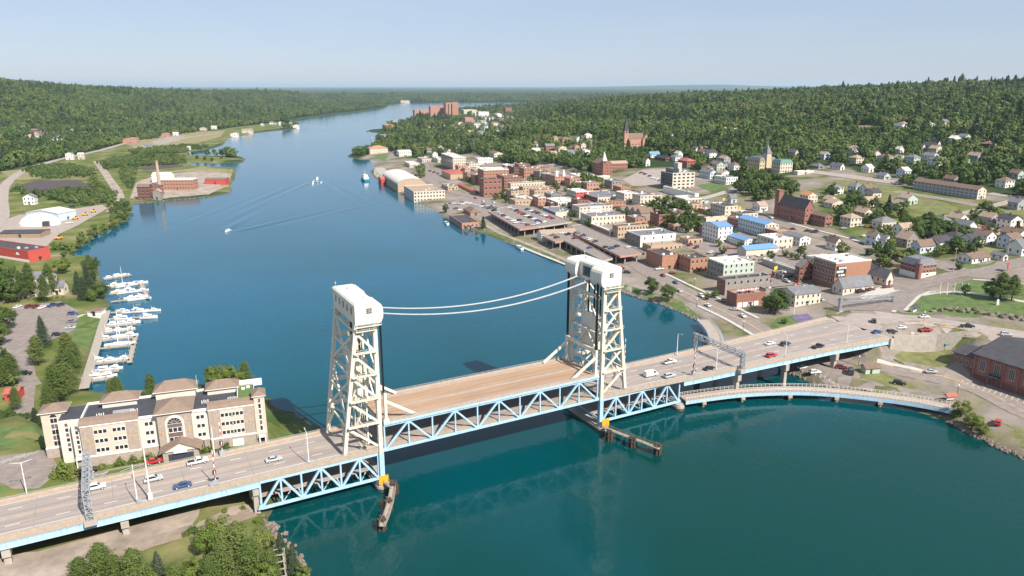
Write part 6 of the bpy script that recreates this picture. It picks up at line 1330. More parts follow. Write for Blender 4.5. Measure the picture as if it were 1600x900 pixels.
def car_parts(kind, col):
    k = (kind, col)
    if k in _cm: return _cm[k]
    L_, W_, secs, cb, ct = VT[kind]; paint = 'car_'+col; out = []
    b = MB(); loft(b, secs); loft(b, [(cb[0],cb[1],-cb[2],cb[2],cb[3]-.06),(cb[0],cb[1],-cb[2],cb[2],cb[3]),(ct[0],ct[1],-ct[2],ct[2],ct[3]),(ct[0]+.08,ct[1]-.08,-ct[2]+.08,ct[2]-.08,ct[3]+.05)])
    if kind == 'pickup': b.box(-2.65,-.75,-.8,.8,1.102,1.115,1)
    out.append(('body', b.mesh('body', [paint,'rubber_dark']), (0,0,0)))
    def lerp(a, c, t): return a+(c-a)*t
    def panel(pts, nm):
        b = MB(); b.face(pts); out.append((nm, b.mesh(nm, 'car_glass'), (0,0,0)))
    def ring(t): return lerp(cb[0],ct[0],t), lerp(cb[1],ct[1],t), lerp(cb[2],ct[2],t), lerp(cb[3],ct[3],t)
    a0, a1, ay, az = ring(.12); c0, c1, cy, cz = ring(.88); e = .012
    panel([(a1+e,-ay*.9,az),(a1+e,ay*.9,az),(c1+e,cy*.9,cz),(c1+e,-cy*.9,cz)], 'windshield')
    if kind != 'van': panel([(a0-e,ay*.9,az),(a0-e,-ay*.9,az),(c0-e,-cy*.9,cz),(c0-e,cy*.9,cz)], 'rear_window')
    f0 = .05 if kind != 'van' else .72
    for s in (-1,1):
        p = [(lerp(a0,a1,f0),s*(ay+e),az),(lerp(a0,a1,.95),s*(ay+e),az),(lerp(c0,c1,.93),s*(cy+e),cz),(lerp(c0,c1,f0+.02),s*(cy+e),cz)]; panel(p if s < 0 else p[::-1], 'side_window')
    wb = L_*.31
    if ('wheel',) not in _cm:
        b = MB(); b.tube((0,-.12,0),(0,.12,0),.36,.36,14); b.tube((0,-.14,0),(0,.14,0),.2,.2,10,1); _cm[('wheel',)] = b.mesh('wheel', ['tyre','chrome'])
        b = MB(); b.box(-.03,.03,-.16,.16,-.08,.08); _cm[('hl',)] = b.mesh('headlight', 'trim_white'); b = MB(); b.box(-.03,.03,-.14,.14,-.09,.09); _cm[('tl',)] = b.mesh('tail_light', 'red_wall')
    for sx in (-1,1):
        for sy in (-1,1): out.append(('wheel', _cm[('wheel',)], (sx*wb, sy*(W_/2-.1), .36)))
    for sy in (-1,1):
        out.append(('headlight', _cm[('hl',)], (secs[2][1]-.01, sy*W_*.33, secs[2][4]-.1))); out.append(('tail_light', _cm[('tl',)], (secs[2][0]+.01, sy*W_*.38, secs[2][4]-.08)))
    _cm[k] = out; return out
_cj = {}
def car_one(kind, col):
    if (kind, col) not in _cj:
        b = MB(); names = ['car_'+col, 'car_glass', 'tyre', 'trim_white', 'red_wall']
        for nm, me, loc in car_parts(kind, col):
            mi = {'body':0,'wheel':2,'headlight':3,'tail_light':4}.get(nm, 1); k = len(b.v); b.v += [(v.co.x+loc[0], v.co.y+loc[1], v.co.z+loc[2]) for v in me.vertices]
            for f in me.polygons: b.f.append(tuple(k+i for i in f.vertices)); b.m.append(mi)
        _cj[(kind, col)] = b.mesh('parked_'+kind, names)
    return _cj[(kind, col)]
KN = {'car':'car','suv':'sport utility vehicle','pickup':'pickup truck','van':'van'}
def car(label, p, ang, kind, col, group=None, full=True):
    nm = {'car':'car','suv':'suv_car','pickup':'pickup_truck','van':'van'}[kind]; ct = {'car':'car','suv':'car','pickup':'pickup truck','van':'van'}[kind]
    if full:
        o = thing(nm, label, ct, p, ang, group)
        for n_, me, loc in car_parts(kind, col): link(n_, me, o, loc)
    else:
        o = link(nm, car_one(kind, col), None, p, ang, label=label, category=ct)
        if group: o['group'] = group
    return o
zd0 = DZ+.02
for px, py, kind, col, lab in [(150,762,'suv','white','white sport utility vehicle passing under the lattice gantry'),(240,749,'suv','silver','silver estate car on the bridge behind the blue car'),(285,759,'car','blue','blue car on the near lane of the bridge before the hotel'),(309,722,'pickup','white','white pickup truck on the far lane in front of the hotel entrance'),
   (428,718,'car','silver','silver car on the bridge just left of the left tower'),(1017,586,'van','white','white delivery van right of the right tower'),(1046,566,'pickup','white','white pickup truck on the far lane beyond the right tower'),(1046,588,'suv','silver','silver car behind the white delivery van'),(1108,576,'car','black','black car in the middle of the right approach'),
   (1205,556,'suv','red','red car on the near lane of the right approach'),(1227,538,'suv','dark','dark hatchback on the far lane of the right approach'),(1203,537,'car','white','white car at the far parapet of the right approach'),(1278,542,'pickup','black','black pickup truck on the near lane close to the abutment')]:
    car(lab, at(px, py, zd0+.4)*[1,1,0]+[0,0,zd0], BANG+(0 if col != 'blue' else math.pi), kind, col, 'traffic on the bridge')
for px, py, kind, col, ang, lab in [(1348,530,'car','black',.35,'black car leaving the right bridge end'),(1370,519,'car','blue',.3,'dark blue car at the junction behind the black car'),(1393,519,'suv','dark',.25,'dark sport utility vehicle at the junction beside the white car'),(1408,512,'car','white',.2,'white car at the middle of the junction'),(1365,502,'suv','black',1.2,'black car turning into the side street at the junction'),
   (1446,516,'pickup','red',.0,'red pickup truck on the upper highway'),(1511,510,'pickup','black',-.15,'black pickup truck on the upper highway below the park'),(1444,495,'car','white',.1,'white car at the foot of the park bank'),(1572,523,'suv','silver',-.2,'silver car on the highway behind the brick hall roof')]:
    car(lab, G(px, py+2)+[0,0,RD+.05], ang, kind, col, 'traffic at the junction')
for px, py, kind, col, ang, lab in [(1254,575,'car','white',.4,'white car under the bridge, left in the shoreline car park'),(1273,583,'suv','white',.2,'white car in front in the shoreline car park'),(1314,576,'suv','maroon',-.4,'maroon car parked near the abutment road'),(1329,583,'van','dark',1.2,'dark van with pale roof in the shoreline car park'),(1405,600,'suv','black',-.5,'black sport utility vehicle beside the grass island'),
   (1455,582,'car','silver',-.25,'silver car parked below the large brick hall'),(1559,662,'suv','red',.9,'red car parked behind the shore bushes at lower right'),(135,739,'pickup','black',.55,'black pickup truck parked at the hotel corner porch'),(241,723,'car','red',.4,'red car parked by the hotel entrance canopy'),(40,585,'suv','black',.1,'black sport utility vehicle in the small left car park'),
   (28,541-61,'car','white',1.5,'white car at the left of the marina car park row'),(46,480,'suv','maroon',1.4,'left maroon car in the marina car park row'),(57,480,'suv','maroon',1.4,'right maroon car in the marina car park row'),(66,481,'car','white',1.4,'white car right of the maroon pair in the marina car park'),(82,478,'pickup','blue',1.4,'blue pickup truck in the marina car park row'),(96,477,'suv','dark',1.4,'dark car at the right end of the marina car park row'),
   (114,491,'suv','blue',.2,'blue sport utility vehicle beside the marina hut'),(112,503,'car','grey',.2,'grey car third down beside the marina lawn'),(110,513,'car','silver',.2,'silver car beside the marina lawn under bare trees'),(90,524,'suv','black',.5,'black car under the left spruce trees')]:
    car(lab, G(px, py+1)+[0,0,.16], ang, kind, col, 'parked cars near the bridge')
for px, py, kind, col, ang, lab in [(1110,545-84,'van','tan',-.35,'tan camper van parked below the brick terrace building'),(1112,462,'suv','white',.3,'white boat-shaped car parked by the lakeshore road'),(1148,484,'car','silver',-.3,'silver car parked in front of the garage doors'),(1133,471,'suv','tan',-.3,'tan sport utility vehicle left of the silver car'),(980,426,'suv','dark',-.3,'dark pickup beside the narrow ramp end'),(971,419,'car','red',-.3,'red car beside the narrow ramp end'),
   (1030,421,'pickup','white',.3,'white pickup at the orange brick garage'),(1050,427,'car','maroon',.3,'maroon car in front of the orange brick garage'),(1098,421,'car','red',.3,'red car beside the right garage half'),(1345,456,'suv','black',.2,'black car in front of the cream tavern'),(1360,453,'car','maroon',.2,'maroon car in front of the cream tavern'),(1385,449,'car','maroon',.1,'maroon car beside the cream gabled house'),
   (1262,361,'car','black',-.25,'black car on the upper street, left of the pair'),(1271,363,'car','dark',-.25,'dark car on the upper street, right of the pair'),(1291,371,'car','green',-.25,'green car on the upper street below the church annex'),(1333,372,'car','blue',.5,'blue car at the upper street corner'),(1350,369,'car','white',.4,'white car beside the blue corner car'),(1318,357,'car','silver',.1,'silver car alone in the church annex car park'),
   (1347,353,'car','silver',-.1,'silver car above the church annex car park'),(1357,355,'car','red',-.1,'red car above the church annex car park'),(1358,397,'car','black',-.2,'black car on the upper street near the round trees'),(1377,389,'van','white',-.2,'white van parked before the street row'),(1131,326,'van','white',-.5,'white truck on the upper street by the yellow sign'),(1449,336,'car','blue',.3,'blue car behind the meadow trees'),(1540,356,'car','red',.1,'red car at the dig site'),(1568,360,'car','silver',.1,'silver car at the dig site'),
   (1582,304,'car','black',.1,'black car on the lane right of the townhouse row'),(1138,388,'car','red',.0,'red car at the motel front'),(1101,340+24,'car','silver',.5,'silver car below the cream concrete building'),(113,358-35,'van','dark',.3,'dark truck in the works yard'),(109,349,'pickup','white',.3,'white pickup in the works yard')]:
    car(lab, G(px, py+1)+[0,0,.2], ang, kind, col, 'parked and passing cars in town', full=False)
def lot(spots, where, group, z=None, ang=0.6, seed=1):
    r = random.Random(seed); spots = sorted(spots, key=lambda s: s[0]); cnt = {}
    full_cols = ['white','silver','black','dark','red','blue','white','maroon','white','grey']; made = []
    for x, y in spots: made.append((x, y, r.choice(full_cols), r.choice(['car','car','suv','suv','pickup'])))
    for i, (x, y, c, k) in enumerate(made):
        p = (at(x, y, z) if z is not None else G(x, y)+[0,0,.25]); car('%s %s, %s from left %s' % (c, 'truck' if k == 'pickup' else 'car', ORD[i % 40], where), p+[0,0,.02], ang+r.choice([0,math.pi])+r.uniform(-.08,.08), k, c, group, full=False)
lot([(772+i*4.9,329.5+i*2.75) for i in range(8)], 'in the water-side row of the large parking deck', 'cars on the large parking deck', DK, BANG+.2, 1)
lot([(796+i*5.4,325+i*2.6) for i in range(10)], 'in the middle row of the large parking deck', 'cars on the large parking deck', DK, BANG+.2, 2)
lot([(824+i*5.6,328+i*2.0) for i in range(8)], 'in the town-side row of the large parking deck', 'cars on the large parking deck', DK, BANG+.2, 3)
lot([(812,345),(818,349),(824,352),(833,352),(840,350),(850,348)], 'near the front edge of the large parking deck', 'cars on the large parking deck', DK, BANG+.2, 4)
lot([(902,365),(911,369),(921,375),(930,378),(946,387),(955,389),(981,387),(964,396-10)], 'on the long parking deck', 'cars on the long parking deck', DK, BANG+.2, 5)
lot([(864,368),(870,372),(878,365),(888,367),(898,373),(921,388)], 'on the narrow parking ramp', 'cars on the narrow ramp', DK-.6, BANG+.2, 6)
lot([(704+i*5,318.5+i*.4) for i in range(5)]+[(722+i*6,316+i*1.5) for i in range(8)], 'in the back rows of the waterfront car park', 'cars in the waterfront car park', None, .4, 7)
lot([(755+i*6,320+i*2.5) for i in range(6)]+[(712,327),(718,329)], 'in the front rows of the waterfront car park', 'cars in the waterfront car park', None, .4, 8)
lot([(1002,271),(1008,273),(1015,276),(1020,279),(1026,281),(1031,283)], 'in the sloping car park by the church', 'cars in the sloping car park', None, .5, 9)
lot([(645,271),(652,272),(660,274),(672,268),(678,270),(684,272)], 'in the car park above the arena', 'cars above the arena', None, .9, 10)
lot([(1110,396),(1120,399),(1132,403),(1078,384),(1088,388)], 'in the motel car park', 'cars in the motel car park', None, .9, 11)
def kerb(pts, n, where, group, seed, off_):
    P_ = [G(x, y) for x, y in pts]; L_ = [0]; r = random.Random(seed)
    for a, c in zip(P_[:-1], P_[1:]): L_.append(L_[-1]+float(np.linalg.norm(c-a)))
    for i in range(n):
        q = L_[-1]*(i+.5+r.uniform(-.3,.3))/n; k = max(j for j in range(len(P_)-1) if L_[j] <= q); t_ = (q-L_[k])/(L_[k+1]-L_[k]); d = P_[k+1]-P_[k]; d = d/np.linalg.norm(d[:2]); sd_ = 1 if r.random() < .5 else -1
        p = P_[k]+(P_[k+1]-P_[k])*t_+np.array([-d[1], d[0], 0])*off_*sd_; c = r.choice(['white','silver','black','dark','red','blue','grey','white','maroon']); kd = r.choice(['car','car','suv','pickup'])
        car('%s %s, %s along %s' % (c, 'truck' if kd == 'pickup' else 'car', ORD[i], where), (p[0], p[1], hgt(p[0], p[1])+.27), math.atan2(d[1], d[0])+(0 if sd_ > 0 else math.pi), kd, c, group, full=False)
kerb([(745,309),(790,327),(840,342),(890,358)], 12, 'the curved waterfront street from the arena', 'cars on the waterfront street', 21, 3.2)
kerb([(760,262),(800,275),(850,292),(905,312),(960,330),(1010,350),(1060,368)], 22, 'the downtown main street from its far end', 'cars on the downtown main street', 22, 3.0)
kerb([(1134,322),(1165,333),(1205,345),(1240,356),(1320,378),(1405,402),(1465,412)], 12, 'the upper street from the bank', 'cars on the upper street', 23, 4.2)
kerb([(1320,476),(1290,467),(1262,458),(1225,445),(1190,432)], 9, 'the street behind the long cream building', 'cars behind the cream building', 24, 3.8)
kerb([(1165,503),(1105,474),(1060,451),(1020,428)], 6, 'the lakeshore road past the two round trees', 'cars on the lakeshore road', 25, 3.0)
# orange plant machines in the works yard
for i, (x, y) in enumerate([(118,343),(133,337),(146,332),(92,374)]):
    o = thing('road_machine', 'orange road machine in the works yard, %s from left' % ORD[sorted([118,133,146,92]).index(x)], 'machine', G(x, y)+[0,0,.2], .6, 'orange machines'); b = MB(); loft(b, [(-2.4,2.4,-1,1,.6),(-2.5,2.5,-1.1,1.1,1.3),(-2.2,1.2,-1,1,1.8)]); b.build('body', 'orange_sign', o); b = MB(); loft(b, [(-.2,1.2,-.8,.8,1.8),(0,1,-.7,.7,3.0)]); b.build('cab', 'glass', o)
    for sx in (-1.6,1.6):
        for sy in (-.95,.95): b = MB(); b.tube((sx,sy-.2,.6),(sx,sy+.2,.6),.6,.6,12); b.build('wheel', 'tyre', o)
# ------------------------------------------------------------------ boats
_bm = {}
def boat_parts(kind):
    if kind in _bm: return _bm[kind]
    out = []; L_ = 10.0; W_ = 3.2
    b = MB(); st_ = [(-5,.92,1.15),(-3,1,1.15),(0,1,1.25),(2.6,.82,1.4),(4.2,.42,1.55),(5.2,.04,1.7)]; k = []
    for x, w, z in st_: k.append([(x,-W_/2*w,z),(x,-W_/2*w*.72,.05),(x+.0,0,-.35),(x,W_/2*w*.72,.05),(x,W_/2*w,z)])
    for i in range(len(k)-1):
        for j in range(4): b.face([k[i][j], k[i][j+1], k[i+1][j+1], k[i+1][j]])
        b.face([k[i][4], k[i][0], k[i+1][0], k[i+1][4]])
    b.face(k[0][::-1]); out.append(('hull', b.mesh('hull', 'trim_white', False)))
    if kind == 'sail':
        b = MB(); loft(b, [(-1.5,2.6,-.9,.9,1.2),(-1.2,2.2,-.7,.7,1.75)]); out.append(('cabin', b.mesh('cabin', 'trim_white')))
        b = MB(); b.tube((.9,0,1.5),(.9,0,14.5),.2,.13,7); out.append(('mast', b.mesh('mast', 'trim_white'))); b = MB(); b.tube((.9,0,2.9),(-3.6,0,2.8),.16,.14,7); out.append(('boom', b.mesh('boom', 'blue_wall')))
        b = MB(); b.tube((.9,0,13.4),(5.1,0,1.75),.02,.02,4); b.tube((.9,0,13.4),(-4.9,0,1.2),.02,.02,4); b.bar((.9,-1,8.5),(.9,1,8.5),.06); out.append(('rigging', b.mesh('rigging', 'steel_grey')))
    else:
        b = MB(); loft(b, [(-2.8,2.6,-1.25,1.25,1.15),(-2.7,1.8,-1.15,1.15,2.35),(-2.5,1.2,-1.0,1.0,2.5)]); out.append(('cabin', b.mesh('cabin', 'trim_white')))
        b = MB(); 
        for s in (-1,1): q = [(-2.4,s*1.225,1.6),(1.9,s*1.225,1.6),(1.5,s*1.19,2.15),(-2.3,s*1.19,2.15)]; b.face(q if s < 0 else q[::-1])
        b.face([(2.36,-1.0,1.55),(2.36,1.0,1.55),(1.98,.95,2.2),(1.98,-.95,2.2)]); out.append(('cabin_window', b.mesh('cabin_window', 'glass')))
        if kind == 'fly':
            b = MB(); loft(b, [(-2.2,.6,-1.0,1.0,2.5),(-2.1,.2,-.95,.95,3.1)]); out.append(('flybridge', b.mesh('flybridge', 'trim_white'))); b = MB(); b.bar((-1.8,-.9,3.1),(-2.2,-.9,4.3),.08); b.bar((-1.8,.9,3.1),(-2.2,.9,4.3),.08); b.bar((-2.2,-.9,4.3),(-2.2,.9,4.3),.3,.12); b.tube((-2.2,0,4.3),(-2.4,0,6.5),.03,.02,5); out.append(('radar_arch', b.mesh('radar_arch', 'trim_white')))
        if kind == 'canvas': b = MB(); loft(b, [(-4.4,-2.4,-1.2,1.2,2.2),(-4.3,-2.5,-1.0,1.0,2.6)]); out.append(('canvas_top', b.mesh('canvas_top', 'blue_wall')))
    b = MB()
    for s in (-1,1):
        for i in range(2,5): a = k[i][0 if s < 0 else 4]; c = k[i+1][0 if s < 0 else 4]; b.bar((a[0],a[1]*.95,a[2]+.6),(c[0],c[1]*.95,c[2]+.6),.05); b.bar((a[0],a[1]*.95,a[2]),(a[0],a[1]*.95,a[2]+.6),.05)
    out.append(('bow_rail', b.mesh('bow_rail', 'chrome'))); _bm[kind] = out; return out
def boat(label, p, ang, kind, s, group=None):
    o = thing('sailboat' if kind == 'sail' else 'motor_boat', label, 'boat', (p[0], p[1], .1), ang, group); o.scale = (s, s, s)
    for n_, me in boat_parts(kind): link(n_, me, o)
    return o
KB = {'fly':'white motor yacht','canvas':'white cabin cruiser','sail':'white sailboat'}
def dock(label, a, b_, w=1.8, piles=True):
    A, C = at(*a, .9), at(*b_, .9); d = C-A; Ln = np.linalg.norm(d); o = thing('finger_dock', label, 'dock', (A[0],A[1],0), math.atan2(d[1],d[0]), 'marina finger docks')
    b = MB(); b.box(0,Ln,-w/2,w/2,.6,.9); b.build('deck', 'dock_wood', o); n = max(2, int(Ln/6))
    for i in range(n):
        for s in (-1,1): b = MB(); b.tube((Ln*(i+.7)/n,s*(w/2+.15),-2.5),(Ln*(i+.7)/n,s*(w/2+.15),2.0),.17,.17,6); b.build('pile', 'dock_wood', o)
for i, (a, c) in enumerate([((162,436),(205,429)),((166,450),(222,441)),((170,459),(226,452)),((173,471),(231,464)),((173,488),(247,483)),((170,498),(238,494)),((166,510),(214,505)),((158,521),(212,514)),((152,533),(212,526)),((149,545),(210,538)),((141,569),(202,562)),((134,584),(186,578)),((130,596),(172,591))]):
    dock('grey plank finger dock, %s from the far end of the marina' % ORD[i], a, c)
    A_, C_ = at(*a, .5), at(*c, .5); d_ = (C_-A_)/np.linalg.norm(C_-A_); nn_ = np.array([-d_[1], d_[0], 0]); Ln_ = np.linalg.norm(C_-A_); rb = random.Random(40+i)
    for j, (f_, sd_) in enumerate([(.22,1),(.52,1),(.82,1),(.36,-1),(.66,-1),(.94,-1)][:6 if Ln_ > 17 else 3]):
        if rb.random() < .12 and (i, j) not in ((1,1),(8,1),(9,1),(9,2)): continue
        k_ = 'sail' if (i, j) in ((1,1),(8,1),(9,1),(9,2)) else rb.choice(['fly','fly','canvas'])
        boat('%s, %s berth out along the %s dock from the far end' % (KB[k_], ORD[j], ORD[i]), A_+d_*Ln_*f_+nn_*sd_*2.2, math.atan2(d_[1], d_[0])+(0 if rb.random() < .6 else math.pi), k_, rb.uniform(.5,.82)*(1.3 if k_ == 'sail' else 1), 'boats in the marina')
dock('cross dock closing the outer end of the upper marina docks', (219,440), (231,466)); dock('cross dock closing the outer end of the lower marina docks', (212,524), (202,566))
bw = [at(x, y, 1.9)[:2] for x, y in [(131,608),(142,570),(151,540),(159,512),(167,486)]]
ribbon('boardwalk', bw, 3.6, 'dock_wood', .1, 'marina boardwalk along the left shore', world=True, z=2.0); ribbon('path', [at(x, y, 1.9)[:2] for x, y in [(167,486),(130,492),(105,505)]], 1.8, 'concrete_pale', .12, world=True, z=None)
boat('small white speedboat trailing a wake in mid canal', at(356,361,.5), math.atan2(*(at(325,372)-at(356,362))[1::-1]), 'canvas', .75)
for i, (x, y, s) in enumerate([(490,283,.75),(496,280,.9),(502,285,.75),(489,287,.6)]): boat('white boat in the tight group heading up the canal, %s from left' % ORD[[2-1,2,3,0][i]], at(x, y, .5), math.atan2(*(at(505,262)-at(495,284))[1::-1]), 'fly' if i % 2 else 'canvas', s, 'boats in mid canal')
for i, (x, y) in enumerate([(697,347),(812,386),(745,352),(580,213),(576,205),(582,218)]): boat('white boat moored on the town shore, %s from left' % ORD[sorted([697,812,745,580,576,582]).index(x)], at(x, y+2, .5), 2.0, 'canvas', .9, 'boats moored on the town shore')
o = thing('ship', 'blue-hulled research ship moored at the quay by the arena', 'ship', at(570,281,.5)*[1,1,0], math.radians(115)); b = MB(); k = []
for x, w, z in [(-13,.9,2.4),(-6,1,2.4),(4,1,2.7),(10,.7,3.4),(14,.05,4.2)]: k.append([(x,-4*w,z),(x,-3.2*w,-.5),(x,3.2*w,-.5),(x,4*w,z)])
for i in range(4):
    for j in range(3): b.face([k[i][j],k[i][j+1],k[i+1][j+1],k[i+1][j]])
    b.face([k[i][3],k[i][0],k[i+1][0],k[i+1][3]])
b.face(k[0][::-1]); b.build('hull', mat('hull_blue',(.03,.22,.33),.4,.1,.5).name, o); b = MB(); loft(b,[(-8,4,-3,3,2.4),(-7.5,3.5,-2.8,2.8,5),(-6,2,-2.4,2.4,5.2),(-5.5,1.5,-2.2,2.2,7.4)]); b.build('superstructure', 'trim_white', o); b = MB(); b.tube((-2,0,7.4),(-2,0,13),.2,.1,6); b.build('mast', 'trim_white', o)
# ================================================================== TREES
def leaf_mat(name, cols, rough=.6):
    m, t, b = new_mat(name); N = t.nodes; L = t.links
    oi = N.new('ShaderNodeObjectInfo'); at_ = N.new('ShaderNodeAttribute'); at_.attribute_name = 'tone'
    r = N.new('ShaderNodeValToRGB'); e = r.color_ramp.elements
    for i, c in enumerate(cols):
        x = e[i] if i < 2 else e.new(1.0)
        x.position = i/(len(cols)-1); x.color = (*c, 1)
    mm = N.new('ShaderNodeMath'); mm.operation = 'MULTIPLY_ADD'; mm.inputs[1].default_value = .35; L.new(at_.outputs['Fac'], mm.inputs[0])
    m2 = N.new('ShaderNodeMath'); m2.operation = 'MULTIPLY'; m2.inputs[1].default_value = .65; L.new(oi.outputs['Random'], m2.inputs[0]); L.new(m2.outputs[0], mm.inputs[2])
    pn = N.new('ShaderNodeTexNoise'); pn.inputs['Scale'].default_value = .011; pn.inputs['Detail'].default_value = 3; L.new(oi.outputs['Location'], pn.inputs[0])
    pm = N.new('ShaderNodeMath'); pm.operation = 'MULTIPLY_ADD'; pm.inputs[1].default_value = 1.5 if name == 'leaf_wood' else .3; L.new(pn.outputs[0], pm.inputs[0])
    ps = N.new('ShaderNodeMath'); ps.operation = 'SUBTRACT'; ps.inputs[1].default_value = .75 if name == 'leaf_wood' else .15; L.new(mm.outputs[0], ps.inputs[0]); L.new(ps.outputs[0], pm.inputs[2])
    L.new(pm.outputs[0], r.inputs[0]); L.new(r.outputs[0], b.inputs['Base Color']); b.inputs['Roughness'].default_value = rough; b.inputs['Specular IOR Level'].default_value = .25
    tr = N.new('ShaderNodeBsdfTranslucent'); L.new(r.outputs[0], tr.inputs[0]); mx = N.new('ShaderNodeMixShader'); mx.inputs[0].default_value = .22
    out = N['Material Output']; L.new(b.outputs[0], mx.inputs[1]); L.new(tr.outputs[0], mx.inputs[2]); L.new(mx.outputs[0], out.inputs[0])
leaf_mat('leaf_broad', [(.048,.085,.018),(.075,.12,.024),(.12,.155,.035)]); leaf_mat('leaf_bright', [(.10,.16,.025),(.14,.19,.035),(.20,.22,.055)])
leaf_mat('leaf_pine', [(.085,.128,.03),(.12,.165,.04),(.17,.20,.06)]); leaf_mat('leaf_spruce', [(.045,.072,.032),(.06,.09,.045),(.09,.115,.065)]); leaf_mat('leaf_wood', [(.040,.080,.023),(.076,.132,.032),(.115,.175,.043),(.155,.205,.055),(.20,.215,.08)])
def quads_mesh(name, c, nrm, size, material, rng, asp=1.0):
    n = len(c); nrm = nrm/(np.linalg.norm(nrm, axis=1, keepdims=True)+1e-9)
    a = np.cross(nrm, rng.normal(size=(n,3))); a /= np.linalg.norm(a, axis=1, keepdims=True)+1e-9; b = np.cross(nrm, a)
    s = size[:,None] if np.ndim(size) else np.full((n,1), size); s = s*rng.uniform(.6,1.35,(n,1))
    k = rng.uniform(.7,1.2,(n,1)); V = np.stack([c-a*s*k*asp, c-b*s*.8, c+a*s*k*asp, c+b*s*.8], 1).reshape(-1,3)
    me = bpy.data.meshes.new(name); me.vertices.add(n*4); me.vertices.foreach_set('co', V.reshape(-1).astype(np.float32))
    me.loops.add(n*4); me.loops.foreach_set('vertex_index', np.arange(n*4, dtype=np.int32)); me.polygons.add(n); me.polygons.foreach_set('loop_start', np.arange(0, n*4, 4, dtype=np.int32))
    me.update(calc_edges=True); at_ = me.attributes.new('tone', 'FLOAT', 'FACE'); at_.data.foreach_set('value', np.clip(rng.normal(.5,.28,n),0,1).astype(np.float32)); me.materials.append(M(material)); return me
def broad(seed, nc, nl, ls, material, H_=10., R_=4.2, low=.22):
    r = np.random.RandomState(seed); C = []; Nn = []
    zc = H_*(low+(1-low)/2); hz = H_*(1-low)/2; cc = []
    for i in range(nc):
        d = r.normal(size=3); d /= np.linalg.norm(d); q = r.uniform(.45,.9)**.8; p = np.array([d[0]*R_*q, d[1]*R_*q, zc+d[2]*hz*q]); cc.append(p)
        cr = r.uniform(.2,.34)*R_; u = r.normal(size=(nl,3)); u /= np.linalg.norm(u,axis=1,keepdims=True); rad = cr*r.uniform(.55,1,(nl,1)); C.append(p+u*rad*[1,1,.8]); Nn.append(u*.8+d*.7+r.normal(size=(nl,3))*.28+[0,0,.2])
    cr = quads_mesh('crown', np.concatenate(C), np.concatenate(Nn), ls, material, r)
    b = MB(); b.tube((0,0,-.6),(0,0,H_*.45),H_*.035,H_*.02,7)
    for i in range(6): p = cc[i*nc//6]; b.tube((0,0,H_*(.25+.05*i)),tuple(p),H_*.014,H_*.004,5)
    return b.mesh('trunk', 'bark'), cr
def conifer(seed, kind, lv, br, nl, ls, material, H_=10.):
    r = np.random.RandomState(seed); C = []; Nn = []; b = MB(); b.tube((0,0,-.6),(0,0,H_*.98),H_*.022,H_*.004,7)
    z0 = .10 if kind == 'spruce' else .24
    for i in range(lv):
        t = i/(lv-1); z = H_*(z0+(1-z0)*t*.97); Rm = H_*((.24*(1-t)**.85+.012) if kind == 'spruce' else (.275*(1-t)**.55*r.uniform(.72,1.1)+.02))
        for j in range(br):
            a = 2*math.pi*(j+r.uniform(0,.8))/br+i*1.1; L_ = Rm*r.uniform(.65,1.1); dr = -.22 if kind == 'spruce' else .16; s = r.uniform(.15,1,nl)**.7
            p = np.stack([np.cos(a)*L_*s, np.sin(a)*L_*s, z+dr*L_*s], 1)+r.normal(size=(nl,3))*[L_*.13+.08,L_*.13+.08,H_*.012+.05]; C.append(p)
            Nn.append(np.stack([np.cos(a)*.5*np.ones(nl), np.sin(a)*.5*np.ones(nl), .8*np.ones(nl)],1)+r.normal(size=(nl,3))*.45)
            if j % 2 == 0: b.tube((0,0,z),(math.cos(a)*L_*.8,math.sin(a)*L_*.8,z+dr*L_*.8),H_*.007,H_*.002,4,cap=False)
    return b.mesh('trunk', 'bark'), quads_mesh('crown', np.concatenate(C), np.concatenate(Nn), ls, material, r, 1.3)
def shrubm(seed, nc, nl, ls, material):
    r = np.random.RandomState(seed); C = []; Nn = []
    for i in range(nc):
        d = r.normal(size=3); d[2] = abs(d[2]); d /= np.linalg.norm(d); p = np.array([d[0]*1.9,d[1]*1.9,.3+d[2]*2.0])*r.uniform(.4,.9); u = r.normal(size=(nl,3)); u /= np.linalg.norm(u,axis=1,keepdims=True); C.append(p+u*r.uniform(.4,1.0,(nl,1))); Nn.append(u+d*.7+r.normal(size=(nl,3))*.3)
    b = MB()
    for i in range(5): a = i*1.26; b.tube((0,0,-.4),(math.cos(a)*.9,math.sin(a)*.9,1.6),.07,.03,5)
    return b.mesh('stem', 'bark'), quads_mesh('foliage', np.concatenate(C), np.concatenate(Nn), ls, material, r)
TV = {'broad_hi':[broad(s,46,105,.2,'leaf_broad',R_=4.5,low=.1) for s in (1,2,3)], 'bright_hi':[broad(s,42,100,.2,'leaf_bright',low=.12) for s in (4,5)], 'broad':[broad(s,36,42,.38,'leaf_broad',R_=4.8,low=.1) for s in range(10,15)], 'bright':[broad(s,32,42,.38,'leaf_bright',R_=4.5,low=.1) for s in (16,17)],
 'pine_hi':[conifer(s,'pine',18,8,56,.105,'leaf_pine') for s in (20,21,22)], 'pine':[conifer(s,'pine',11,6,14,.34,'leaf_pine') for s in (23,24)], 'spruce_hi':[conifer(s,'spruce',22,9,34,.12,'leaf_spruce') for s in (25,26)], 'spruce':[conifer(s,'spruce',14,7,10,.34,'leaf_spruce') for s in (27,28)],
 'shrub':[shrubm(s,14,30,.22,'leaf_bright') for s in (30,31)], 'shrub_dark':[shrubm(s,14,30,.22,'leaf_broad') for s in (32,33)]}
KT = {'broad':'leafy tree','bright':'bright green tree','pine':'pine tree','spruce':'dark spruce','shrub':'rounded shrub','shrub_dark':'dark rounded shrub'}
tn = [0]
